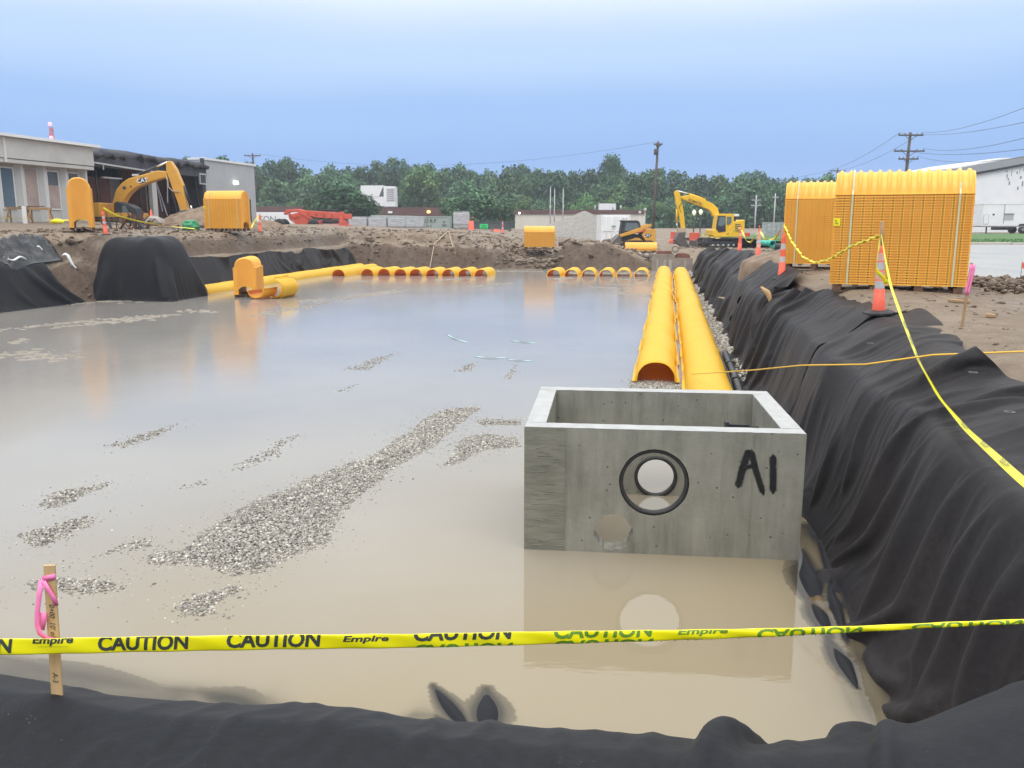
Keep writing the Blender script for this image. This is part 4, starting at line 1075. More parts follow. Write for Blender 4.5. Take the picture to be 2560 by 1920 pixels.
    for k in range(46):
        z = random.uniform(z0 + 0.3, z1 - 0.05); xx = random.uniform(-1.30, -0.97); l = random.uniform(0.03, 0.13)
        mb.box(xx, min(-0.93, xx + l), y0 - 0.0075, y0 + 0.001, z, z + random.uniform(0.003, 0.008))
    mb.build('score_marks', M['concrete'], t)['kind'] = 'stuff'
    def fx(zx): return -1.325 + (zx - 235) / 1735 * 2.65
    def fz(zy, zx): return -0.155 - (zy - (418 + (zx - 235) * 0.0225)) / (745 + (zx - 235) * 0.035) * 1.245
    A_ = lambda *p: [(fx(u), fz(v, u)) for u, v in p]
    stroke('painted_mark', A_((1632, 548), (1610, 620), (1590, 700), (1572, 795)), 0.085, y0 - 0.004, t)
    stroke('painted_mark', A_((1640, 545), (1680, 690), (1735, 842)), 0.07, y0 - 0.006, t)
    stroke('painted_mark', A_((1578, 672), (1682, 645)), 0.05, y0 - 0.008, t)
    stroke('painted_mark', A_((1775, 575), (1782, 700), (1790, 835)), 0.08, y0 - 0.004, t)
    mb = MB(); mb.box(0.78, 1.02, 0.30, 0.34, -0.42, -0.39).box(0.76, 0.80, 0.27, 0.37, -0.44, -0.36).box(1.02, 1.125, 0.31, 0.33, -0.44, -0.41)
    mb.build('step_bracket', M['blackpipe'], t)
    # second box, far end of the rows
    zb1, zb0 = -0.56, -1.75
    x_, y_ = XY(59.0, 0.35)
    t2 = thing('concrete_box', 'brown stained concrete box at the far end of the paired yellow rows', 'concrete box', (x_, y_, 0), HEAD)
    cst = pm('stained_concrete', (0.20, 0.16, 0.13), (0.30, 0.25, 0.21), 2, 0.8, 0.2, 30)
    mb = MB(); mb.box(-1.32, 1.32, -1.0, -0.8, zb0, zb1); mb.build('front_wall', cst, t2)
    mb = MB(); mb.box(-1.32, 1.32, 0.8, 1.0, zb0, zb1); mb.build('back_wall', cst, t2)
    for s in (-1, 1):
        mb = MB(); mb.box(min(s * 1.32, s * 1.12), max(s * 1.32, s * 1.12), -0.8, 0.8, zb0, zb1); mb.build('side_wall', cst, t2)
    for xx in (-1.0, -0.55, -0.2, 0.8):
        mb = MB(); mb.box(xx, xx + random.uniform(0.05, 0.22), -1.02, -0.99, zb0, zb1 - 0.12); mb.build('formwork_strip', M['rock'], t2)
    # things left lying on it
    def lying(name, label, cat, mat, fn, z):
        o = thing(name, label, cat, (x_, y_, z), HEAD + 0.05); mb = MB(); fn(mb); mb.build('body', mat, o); return o
    lying('concrete_slab', 'grey concrete slab lying on the far stained concrete box', 'slab', cst, lambda m: m.box(-1.3, 0.05, -0.9, 0.6, 0, 0.22).box(-1.2, 0.0, -0.8, 0.5, 0.22, 0.25), zb1 + 0.003)
    lying('steel_plate', 'rusty angled steel plate lying on the concrete slab', 'steel plate', M['rust'], lambda m: m.prism([(-1.1, 0.0), (-0.05, 0.0), (-0.1, 0.18), (-1.0, 0.16)], -0.7, 0.3), zb1 + 0.257)
    lying('steel_plate', 'rusty steel plates heaped beside the grey pipe piece', 'steel plate', M['rust'], lambda m: m.prism([(0.2, 0), (1.15, 0), (1.05, 0.22), (0.7, 0.3), (0.3, 0.24)], -0.8, 0.3), zb1 + 0.003)
    o = thing('pipe_piece', 'short grey pipe piece lying on the far stained concrete box', 'pipe', (x_ + 0.15, y_ - 0.2, zb1 + 0.56), HEAD)
    mb = MB(); Mx = Matrix.Rotation(math.radians(90), 4, 'X') @ Matrix.Translation(Vector((0, 0, -0.5)))
    mb.lathe([(0.16, 0), (0.16, 1.0), (0.24, 1.0), (0.24, 0), (0.16, 0)], 20, Mx, True, False); mb.build('pipe_wall', cst, o)
build_box()

# ================================================================== arched chambers
CW, CH, CL = 0.415, 0.44, 2.17                       # half width without foot, height, length
NRIB = 14
def arch(th, k=1.0, e=0.86):
    c, s = math.cos(th), math.sin(th)
    return (CW * k * math.copysign(abs(c) ** e, c), CH * k * abs(s) ** e)
def chamber_mesh(name='chamber', mat='chamber_row', ribs=True, inner=0.93, cw=0.29, tw=0.09, dp=0.115):
    seg, per = 22, 10; V = []; F_ = []; mi = []
    ls = [i / (NRIB * per) for i in range(NRIB * per + 1)] if ribs else [0, 1]
    def rib(l):
        if not ribs: return 1.0
        ph = (l * NRIB) % 1.0
        t = min(1, max(0, (abs(ph - 0.5) - cw) / tw)); r = 1 - dp * sstep(t)
        return r
    for l in ls:
        for k in range(seg + 1):
            th = math.pi * k / seg; sc_ = rib(l); f = 1 - (1 - sc_) * min(1.0, math.sin(th) * 1.6 + 0.15)
            y, z = arch(th, f); V.append((l * CL - CL / 2, y, z))
    n0 = len(V)
    for l in (0, 1):
        for k in range(seg + 1):
            y, z = arch(math.pi * k / seg, inner - 0.03); V.append((l * CL - CL / 2, y, z))
    m = seg + 1
    for i in range(len(ls) - 1):
        for k in range(seg): F_.append((i * m + k, i * m + k + 1, (i + 1) * m + k + 1, (i + 1) * m + k)); mi.append(0)
    for k in range(seg):
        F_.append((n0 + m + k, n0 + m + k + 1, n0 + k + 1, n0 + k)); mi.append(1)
        F_.append((k, k + 1, n0 + k + 1, n0 + k)); mi.append(0)
        e = (len(ls) - 1) * m; F_.append((e + k, e + k + 1, n0 + m + k + 1, n0 + m + k)); mi.append(0)
    for s in (-1, 1):                                # foot flanges
        i0 = len(V); x0, x1 = -CL / 2, CL / 2; ya, yb = s * CW * 0.93, s * (CW + 0.06)
        V += [(x, y, z) for z in (-0.004, 0.016) for y in (ya, yb) for x in (x0, x1)]
        for f in ((0, 2, 3, 1), (4, 5, 7, 6), (0, 1, 5, 4), (2, 6, 7, 3), (0, 4, 6, 2), (1, 3, 7, 5)): F_.append(tuple(i0 + q for q in f)); mi.append(0)
    me = bpy.data.meshes.new(name); me.from_pydata(V, [], F_)
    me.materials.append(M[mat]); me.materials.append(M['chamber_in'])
    me.polygons.foreach_set('material_index', mi); me.polygons.foreach_set('use_smooth', [len(f) == 4 for f in F_])
    me.update(); return me
CH_ROW = chamber_mesh()
CH_STACK = chamber_mesh('top_chamber', 'chamber', cw=0.12, tw=0.13, dp=0.085)
RZ_ROW = HEAD + math.pi / 2
def row(name, b, a0, count, z, label):
    x, y = XY(a0, b)
    t = thing(name, label, 'chamber row', (x, y, z), RZ_ROW)
    for i in range(count):
        o = link(bpy.data.objects.new('chamber', CH_ROW), t)
        o.location = (CL / 2 + i * (CL - 0.10), random.uniform(-0.03, 0.03), 0.012 * (i % 2)); o.rotation_euler = (0, 0, random.uniform(-0.012, 0.012))
    return t
row('chamber_row', -0.13, 17.2, 18, -1.36, 'long yellow ribbed chamber row with an open orange mouth toward the box')
row('chamber_row', 0.87, 14.2, 19, -1.36, 'long yellow ribbed chamber row lying next to the black fabric wall')
row('chamber_row', -20.55, 35.6, 10, -1.46, 'long yellow ribbed chamber row under the far black fabric bank')
ORD = ['first', 'second', 'third', 'fourth', 'fifth', 'sixth', 'seventh', 'eighth']
def single(a, b, z, label, grp):
    x, y = XY(a, b)
    o = tag(link(bpy.data.objects.new('chamber', CH_ROW)), label, 'chamber', grp)
    rz = RZ_ROW + random.uniform(-0.03, 0.03)
    o.location = (x + math.cos(rz) * CL / 2, y + math.sin(rz) * CL / 2, z); o.rotation_euler = (0, 0, rz)
    return o
row('chamber_row', -19.1, 48.6, 3, -1.39, 'short three-chamber yellow row beside the long single row, orange mouth open')
for i in range(8):
    single(49.4 + 0.1 * i + random.uniform(-0.1, 0.1), -17.55 + 0.965 * i, -1.37 - 0.03 * random.random(), ORD[i] + ' lone yellow chamber before the brown bank, counted from the three-chamber row', 'lone yellow chambers half in the water')
for i in range(6):
    single(50.8 + 0.12 * i, -6.55 + 1.02 * i, -1.38 - 0.02 * random.random(), ORD[5 - i] + ' lone yellow chamber before the dirt block, counted from the paired rows', 'lone yellow chambers half in the water')

PITCH = 0.045
def pallet(parent, L=2.1, W_=0.95, h=0.13):
    p = link(bpy.data.objects.new('pallet', None), parent)
    mats = M['pallet']
    for yy in (-W_ / 2 + 0.05, 0, W_ / 2 - 0.05):
        for xx in (-L / 2 + 0.09, -L / 6, L / 6, L / 2 - 0.09):
            MB().box(xx - 0.07, xx + 0.07, yy - 0.045, yy + 0.045, 0.022, h - 0.024).build('block', mats, p)
        MB().box(-L / 2, L / 2, yy - 0.05, yy + 0.05, 0, 0.021).build('bottom_board', mats, p)
    for i in range(7):
        xx = -L / 2 + 0.06 + i * (L - 0.12) / 6
        MB().box(xx - 0.05, xx + 0.05, -W_ / 2, W_ / 2, h - 0.022, h).build('deck_board', mats, p)
    return p
def nested_mesh(layers, z0):
    """a nest of chambers: feet stacked up the sides, arch edges on both ends, ribs between"""
    mb = MB(); H = layers * PITCH; hw = CW + 0.06; hl = CL / 2
    n = 16
    prof = [(CW * 0.72, z0)] + [(CW * 0.72, z0 + H)]
    top = [(arch(math.pi * k / n, 0.9)[0], z0 + H + arch(math.pi * k / n, 0.9)[1]) for k in range(1, n)]
    inn = [(arch(math.pi * k / n, 0.80)[0], z0 + arch(math.pi * k / n, 0.80)[1]) for k in range(n, -1, -1)]
    poly = [(CW * 0.72, z0), (CW * 0.72, z0 + H)] + top + [(-CW * 0.72, z0 + H), (-CW * 0.72, z0)] + inn
    # core in quads: outer run and inner run paired so the cut-out stays open
    outer = [(CW * 0.72, z0), (CW * 0.72, z0 + H)] + top + [(-CW * 0.72, z0 + H), (-CW * 0.72, z0)]
    innr = [(arch(math.pi * k / (len(outer) - 1), 0.80)[0], z0 + arch(math.pi * k / (len(outer) - 1), 0.80)[1]) for k in range(len(outer))]
    m = len(outer); vs = []
    for x in (-hl + 0.02, hl - 0.02):
        vs += [(x, y, z) for y, z in outer] + [(x, y, z) for y, z in innr]
    fs = []
    for i in range(m - 1):
        fs.append((i, i + 1, m + i + 1, m + i)); fs.append((2 * m + i, 3 * m + i, 3 * m + i + 1, 2 * m + i + 1))
        fs.append((i, 2 * m + i, 2 * m + i + 1, i + 1)); fs.append((m + i, m + i + 1, 3 * m + i + 1, 3 * m + i))
    mb.add(vs, fs)
    for k in range(layers):
        z = z0 + k * PITCH
        for s in (-1, 1):
            ya, yb = sorted((s * CW * 0.70, s * (hw + random.uniform(-0.005, 0.005))))
            dx = random.uniform(-0.006, 0.006)
            mb.box(-hl + dx, hl + dx, ya, yb, z, z + 0.024)
        # arch edges at the ends
        for s in (-1, 1):
            xa, xb = (hl - 0.021, hl + random.uniform(-0.004, 0.004)) if s > 0 else (-hl - random.uniform(-0.004, 0.004), -hl + 0.021)
            ring0 = []
            for j in range(n + 1):
                y, zz = arch(math.pi * j / n, 0.985)
                ring0.append((y, zz))
            vs = []
            for x in (xa, xb):
                for (y, zz) in ring0: vs.append((x, y, z + zz + 0.013)); vs.append((x, y * 0.985, z + zz - 0.008))
            q = 2 * (n + 1); fs = []
            for j in range(n):
                fs += [(2 * j, 2 * j + 2, 2 * j + 3, 2 * j + 1), (q + 2 * j, q + 2 * j + 1, q + 2 * j + 3, q + 2 * j + 2),
                       (2 * j, q + 2 * j, q + 2 * j + 2, 2 * j + 2), (2 * j + 1, 2 * j + 3, q + 2 * j + 3, q + 2 * j + 1)]
            mb.add(vs, fs)
    # ribs between the feet: wide shallow bays and narrow deep slots
    bay = CL / NRIB
    for i in range(NRIB):
        xc = -hl + bay * (i + 0.5)
        for s in (-1, 1):
            ya, yb = sorted((s * CW * 0.7, s * (hw - 0.034))); mb.box(xc - 0.048, xc + 0.048, ya, yb, z0 + 0.004, z0 + H - 0.004)
            for e in (-1, 1):
                ya, yb = sorted((s * CW * 0.7, s * (hw - 0.006)))
                mb.box(xc + e * 0.055 - 0.006, xc + e * 0.055 + 0.006, ya, yb, z0 + 0.002, z0 + H - 0.002)
    return mb
_nest = {}
def bundle(label, loc, rz, layers, straps=True, pal=True, tagx=None, name='chamber_bundle', grp='bundles of nested chambers on pallets', tilt=0.0):
    t = thing(name, label, 'chamber bundle', loc, rz, grp)
    z0 = 0.134 if pal else 0.01
    if pal: pallet(t)
    key = (layers, pal)
    if key not in _nest:
        _nest[key] = nested_mesh(layers, z0).build('nested_chambers', M['chamber'], t)
        _nest[key]['kind'] = 'stuff'
    else:
        link(bpy.data.objects.new('nested_chambers', _nest[key].data), t)['kind'] = 'stuff'
    H = layers * PITCH
    o = link(bpy.data.objects.new('top_chamber', CH_STACK), t); o.location = (0, 0, z0 + H)
    if straps:
        for xs in (-0.80, 0.86):
            V = []; pts = [(CW + 0.068, z0)] + [(CW + 0.068, z0 + H + 0.01)]
            pts += [((CW + 0.012) * math.cos(math.pi * k / 16), z0 + H + (CH + 0.008) * math.sin(math.pi * k / 16)) for k in range(1, 16)]
            pts += [(-CW - 0.068, z0 + H + 0.01), (-CW - 0.068, z0)]
            mb = MB()
            for i in range(len(pts) - 1): mb.bar((xs, *pts[i]), (xs, *pts[i + 1]), 0.028, 0.005, up=(0, -pts[i][0] if False else 0.3, 1) if abs(pts[i + 1][1] - pts[i][1]) < abs(pts[i + 1][0] - pts[i][0]) else (0, 1, 0))
            mb.build('strap', M['strap'], t)
    if tagx is not None:
        mb = MB(); mb.box(tagx - 0.055, tagx + 0.055, -CW - 0.075, -CW - 0.068, z0 + H * 0.66, z0 + H * 0.66 + 0.13); mb.build('paper_tag', M['tape'], t)
        mb = MB()
        for q in range(3): mb.box(tagx - 0.035, tagx + 0.03 - q * 0.015, -CW - 0.0785, -CW - 0.0755, z0 + H * 0.66 + 0.03 + q * 0.03, z0 + H * 0.66 + 0.04 + q * 0.03)
        mb.build('print', M['ink'], t)
    return t
# ================================================================== bundles, stacks and loose chambers
def yaw(p, q): return math.atan2(q[1] - p[1], q[0] - p[0])
bz = 0.56
bundle('tall yellow chamber bundle nearest the patched orange traffic tube, yellow tag on its edge', (6.80, 15.35, 0.58), math.radians(-21.5), 34, True, True, -1.03)
bundle('tall yellow chamber bundle standing half behind the tagged bundle', (7.75, 21.2, 0.66), math.radians(-21.5), 34, True, True, None)
bundle('yellow chamber stack seen end-on, standing apart near the sawhorse table', (-18.93, 38.6, 1.40), math.radians(90 + 24), 37, False, True, None)
_o = MB(); _o.lathe([(0.0, -0.07), (0.07, -0.03), (0.075, 0.02), (0.03, 0.07), (0.0, 0.08)], 10, None, True, False)
t_ = _o.build('warning_lamp', M['tape']); t_.location = (-18.28, 38.0, 2.64); tag(t_, 'small yellow warning lamp clipped to the end-on chamber stack', 'lamp')
bundle('yellow chamber bundle seen side-on beside the brown spoil mound', (-15.25, 47.0, 1.30), math.radians(-12), 34, True, True, -1.03)
bundle('small yellow chamber bundle in front of the grey stone pile', (1.98, 62.3, -0.12), math.radians(-5), 23, False, True, None)
bundle('low yellow chamber pile by the compact track loader', (8.95, 60.6, -0.32), math.radians(-4), 3, False, True, None)
bundle('yellow chamber stack standing in the water on its pallet', (-11.55, 38.0, -1.42), math.radians(98), 25, False, True, None)
# two loose chambers lying on their sides against each other
def loose():
    t = thing('tipped_chamber', 'two yellow chambers tipped on their sides in the water by the stack', 'chamber', (-9.85, 37.0, -1.40), math.radians(78))
    for k, (rx, dz, dx) in enumerate(((math.radians(112), 0.40, 0.0), (math.radians(104), 0.46, -0.12))):
        o = link(bpy.data.objects.new('chamber', CH_ROW), t); o.rotation_euler = (rx, 0, 0); o.location = (dx, 0.05 * k, dz); o.scale = (0.6, 1, 1)
    o = tag(link(bpy.data.objects.new('tipped_chamber', CH_ROW)), 'yellow chamber lying flat on its back in the water, hollow side up', 'chamber')
    o.location = (-10.55, 36.5, -1.0); o.rotation_euler = (math.radians(172), 0, math.radians(70)); o.scale = (0.45, 1, 0.85)
loose()

# ================================================================== machines
def poly_part(name, pts, d0, d1, mat, parent, bevel=0.02):
    return MB().prism(pts, d0, d1, 'xz').build(name, mat, parent, bevel)
def track_assembly(parent, xc0, xc1, y0, y1, r, mat=None, rollers=6, zc=None):
    """one crawler: belt with grousers, wheels and rollers"""
    zc = zc or r; mb = MB(); n = 14; pts = []
    for k in range(n + 1): a = math.pi / 2 + math.pi * k / n; pts.append((xc0 + r * math.cos(a), zc + r * math.sin(a)))
    for k in range(n + 1): a = -math.pi / 2 + math.pi * k / n; pts.append((xc1 + r * math.cos(a), zc + r * math.sin(a)))
    inner = [((p[0] - (xc0 if i <= n else xc1)) * 0.84 + (xc0 if i <= n else xc1), (p[1] - zc) * 0.84 + zc) for i, p in enumerate(pts)]
    m = len(pts); vs = [(x, y, z) for y in (y0, y1) for x, z in pts] + [(x, y, z) for y in (y0, y1) for x, z in inner]; fs = []
    for i in range(m):
        j = (i + 1) % m
        fs += [(i, j, m + j, m + i), (2 * m + i, 3 * m + i, 3 * m + j, 2 * m + j), (i, 2 * m + i, 2 * m + j, j), (m + i, m + j, 3 * m + j, 3 * m + i)]
    mb.add(vs, fs)
    L = 2 * (xc1 - xc0) + 2 * math.pi * r; ng = int(L / 0.17)
    for k in range(ng):
        s = L * k / ng; d = xc1 - xc0
        if s < d: c = (xc0 + s, zc - r); nx, nz = 0, -1
        elif s < d + math.pi * r: a = -math.pi / 2 + (s - d) / r; c = (xc1 + r * math.cos(a), zc + r * math.sin(a)); nx, nz = math.cos(a), math.sin(a)
        elif s < 2 * d + math.pi * r: c = (xc1 - (s - d - math.pi * r), zc + r); nx, nz = 0, 1
        else: a = math.pi / 2 + (s - 2 * d - math.pi * r) / r; c = (xc0 + r * math.cos(a), zc + r * math.sin(a)); nx, nz = math.cos(a), math.sin(a)
        ang = math.atan2(nz, nx)
        Mx = Matrix.Translation(Vector((c[0], 0, c[1]))) @ Matrix.Rotation(-ang, 4, 'Y')
        mb.box(-0.005, 0.03, y0 + 0.01, y1 - 0.01, -0.05, 0.05, Mx)
    mb.build('track', M['track'], parent)
    ysd = min(y0, y1, key=lambda v: v)
    for xc, rr in ((xc0, r * 0.80), (xc1, r * 0.80)):
        Mx = Matrix.Translation(Vector((xc, (y0 + y1) / 2, zc))) @ Matrix.Rotation(math.radians(90), 4, 'X')
        MB().lathe([(0.0, -abs(y1 - y0) / 2 - 0.01), (rr * 0.5, -abs(y1 - y0) / 2 - 0.01), (rr, -abs(y1 - y0) / 2 + 0.03), (rr, abs(y1 - y0) / 2 - 0.03), (rr * 0.5, abs(y1 - y0) / 2 + 0.01), (0, abs(y1 - y0) / 2 + 0.01)], 18, Mx, True, False).build('drive_wheel', M['mblack'], parent)
    MB().box(xc0 + r * 0.7, xc1 - r * 0.7, y0 + 0.06, y1 - 0.06, zc - r * 0.45, zc + r * 0.5).build('track_frame', M['mblack'], parent)
    for k in range(rollers):
        xx = xc0 + r * 0.7 + (k + 0.5) * (xc1 - xc0 - 1.4 * r) / rollers
        Mx = Matrix.Translation(Vector((xx, y0 + 0.02, zc - r * 0.52))) @ Matrix.Rotation(math.radians(90), 4, 'X')
        MB().lathe([(0.0, -0.04), (0.075, -0.04), (0.075, 0.1), (0, 0.1)], 12, Mx, True, False).build('roller', M['metalpole'], parent)
def cyl(name, p, q, r, mat, parent, n=10): return MB().tube([p, q], r, n).build(name, mat, parent)

def komatsu():
    t = thing('excavator', 'yellow tracked excavator with its bucket resting on the ground, full cab in view', 'excavator', (16.75, 70, -0.22), math.radians(2))
    def C(zx, zy): return ((zx - 1330) / 170, (930 - zy) / 170)
    P = lambda *q: [C(*p) for p in q]
    for y0 in (-1.25, 0.75): track_assembly(t, -1.42, 1.55, y0, y0 + 0.5, 0.34)
    MB().box(-0.9, 0.9, -0.75, 0.75, 0.3, 0.74).build('undercarriage', M['mblack'], t)
    poly_part('house', P((1165, 700), (1195, 690), (1240, 745), (1350, 750), (1365, 690), (1420, 640), (1440, 590), (1585, 565), (1590, 790), (1180, 795), (1165, 770)), -1.2, 1.2, M['kom'], t, 0.04)
    poly_part('engine_grille', P((1460, 620), (1530, 625), (1530, 735), (1460, 715)), -1.225, -1.2, M['steel'], t, 0)
    for k in range(4):
        zz = 1.25 + k * 0.14; MB().box(0.78, 1.15, -1.235, -1.215, zz, zz + 0.05).build('grille_slat', M['kom'], t)
    MB().box(0.72, 0.86, -1.0, 0.9, 1.95, 2.42).build('exhaust_box', M['mblack'], t, 0.02)
    MB().box(0.66, 1.08, -1.05, 0.0, 2.40, 2.58).build('white_hood', M['white'], t, 0.03)
    cab = poly_part('cab', P((1195, 640), (1215, 500), (1240, 488), (1440, 488), (1440, 600), (1420, 640), (1365, 690), (1350, 750), (1240, 745), (1190, 690)), -1.15, -0.15, M['kom'], t, 0.03)
    poly_part('door_panel', P((1205, 640), (1222, 515), (1325, 515), (1335, 720), (1245, 735), (1205, 690)), -1.175, -1.148, M['mblack'], cab, 0)
    poly_part('front_pane', P((1225, 640), (1240, 530), (1320, 525), (1322, 620), (1280, 655)), -1.19, -1.172, M['glass'], cab, 0)
    poly_part('rear_pane', P((1345, 630), (1345, 525), (1405, 525), (1410, 600), (1375, 635)), -1.17, -1.148, M['glass'], cab, 0)
    boom = poly_part('boom', P((1205, 520), (1290, 500), (1262, 410), (1200, 355), (1100, 310), (880, 235), (770, 255), (755, 272), (775, 290), (880, 330), (1080, 405), (1150, 435), (1190, 480)), -0.13, 0.35, M['kom'], t, 0.03)
    lettering('KOMATSU', M['brown'], boom, (C(955, 330)[0], -0.16, C(955, 330)[1]), (1, 0, -0.36), (0.36, 0, 1), 0.19, True, 0, 0.02, 1.0, 0.008)
    poly_part('stick', P((668, 200), (705, 175), (745, 215), (765, 290), (800, 430), (840, 690), (785, 692), (745, 490), (705, 370), (680, 260)), -0.02, 0.26, M['kom'], t, 0.03)
    cyl('boom_cylinder', (C(1100, 300)[0], 0.12, C(1100, 300)[1]), (C(880, 238)[0], 0.12, C(880, 225)[1]), 0.08, M['kom'], t)
    cyl('cylinder_rod', (C(880, 232)[0], 0.12, C(880, 222)[1]), (C(708, 182)[0], 0.12, C(708, 182)[1]), 0.045, M['chrome'], t)
    cyl('bucket_cylinder', (C(715, 420)[0], 0.12, C(715, 420)[1]), (C(720, 605)[0], 0.12, C(720, 605)[1]), 0.07, M['kom'], t)
    cyl('cylinder_rod', (C(720, 605)[0], 0.12, C(720, 605)[1]), (C(732, 690)[0], 0.12, C(732, 690)[1]), 0.035, M['chrome'], t)
    poly_part('linkage', P((730, 680), (835, 672), (850, 735), (745, 740)), -0.05, 0.3, M['tan'], t, 0.01)
    poly_part('bucket', P((745, 735), (832, 730), (822, 800), (885, 915), (845, 925), (790, 918), (725, 888), (690, 838), (712, 785)), -0.35, 0.6, M['steel'], t, 0.02)
    for k in range(4): poly_part('bucket_tooth', P((872, 905), (900, 935), (880, 935), (855, 918)), -0.33 + k * 0.28, -0.23 + k * 0.28, M['steel'], t, 0)
    for xq in (-0.02, 0.02):
        MB().tube([(C(760, 260)[0], -0.05, C(760, 262)[1]), (C(775, 330)[0], -0.08, C(775, 330)[1]), (C(738, 400)[0], -0.06, C(738, 400)[1]), (C(770, 480)[0], -0.05, C(770, 470)[1])], 0.02, 6).build('hose', M['rubber'], t)
    poly_part('dozer_blade', P((945, 840), (965, 845), (975, 915), (940, 920)), -1.2, 1.2, M['steel'], t, 0.01)
    MB().bar((C(970, 885)[0], -0.5, C(970, 885)[1]), (C(1090, 860)[0], -0.5, C(1090, 860)[1]), 0.12).build('blade_arm', M['steel'], t)
komatsu()

def skid_steer():
    t = thing('track_loader', 'orange-yellow compact track loader with black cab parked by the white container', 'track loader', (9.35, 66, -0.18), math.radians(2))
    def C(zx, zy): return ((zx - 400) / 300, (740 - zy) / 300 + 0.02)
    P = lambda *q: [C(*p) for p in q]
    for y0 in (-0.98, 0.58): track_assembly(t, -0.9, 0.95, y0, y0 + 0.4, 0.28, None, 5)
    poly_part('body', P((20, 490), (300, 420), (470, 460), (560, 560), (560, 640), (40, 640), (20, 590)), -0.56, 0.56, M['mblack'], t, 0.02)
    cab = poly_part('cab', P((30, 400), (62, 165), (40, 150), (42, 128), (400, 130), (455, 165), (482, 260), (470, 400), (300, 430), (40, 470)), -0.5, 0.5, M['mblack'], t, 0.03)
    poly_part('side_pane', P((118, 360), (150, 190), (400, 190), (430, 250), (420, 330), (250, 370)), -0.515, -0.498, M['glass'], cab, 0)
    poly_part('tower', P((485, 450), (590, 318), (795, 322), (805, 690), (760, 695), (745, 620), (600, 610)), -0.92, -0.60, M['cat'], t, 0.03)
    poly_part('tower', P((485, 450), (590, 318), (795, 322), (805, 690), (760, 695), (745, 620), (600, 610)), 0.60, 0.92, M['cat'], t, 0.03)
    poly_part('engine_door', P((480, 330), (770, 330), (790, 650), (500, 640)), -0.58, 0.58, M['mblack'], t, 0.02)
    for y0, y1 in ((-0.88, -0.66), (0.66, 0.88)):
        poly_part('lift_arm', P((-10, 448), (690, 206), (715, 235), (700, 262), (590, 310), (350, 412), (0, 505)), y0, y1, M['cat'], t, 0.02)
        poly_part('lower_arm', P((20, 605), (280, 545), (360, 512), (430, 520), (545, 590), (440, 580), (330, 580), (120, 640), (30, 645)), y0 + 0.05, y1 - 0.02, M['cat'], t, 0.01)
        cyl('lift_cylinder', (C(385, 400)[0], (y0 + y1) / 2 - 0.14 * (1 if y0 < 0 else -1), C(385, 400)[1]), (C(580, 350)[0], (y0 + y1) / 2 - 0.14 * (1 if y0 < 0 else -1), C(580, 350)[1]), 0.05, M['red'], t)
    lettering('CAT', M['white'], t, (C(612, 462)[0], -0.925, C(612, 462)[1]), (1, 0, 0), (0, 0, 1), 0.19, True, 0, 0.02, 0.95, 0.012)
    poly_part('badge', P((555, 425), (690, 425), (705, 465), (650, 515), (600, 505), (555, 490)), -0.926, -0.915, M['mblack'], t, 0)
    poly_part('bucket', P((-60, 500), (0, 450), (30, 560), (20, 680), (-230, 690), (-240, 670)), -0.98, 0.98, M['steel'], t, 0.01)
skid_steer()

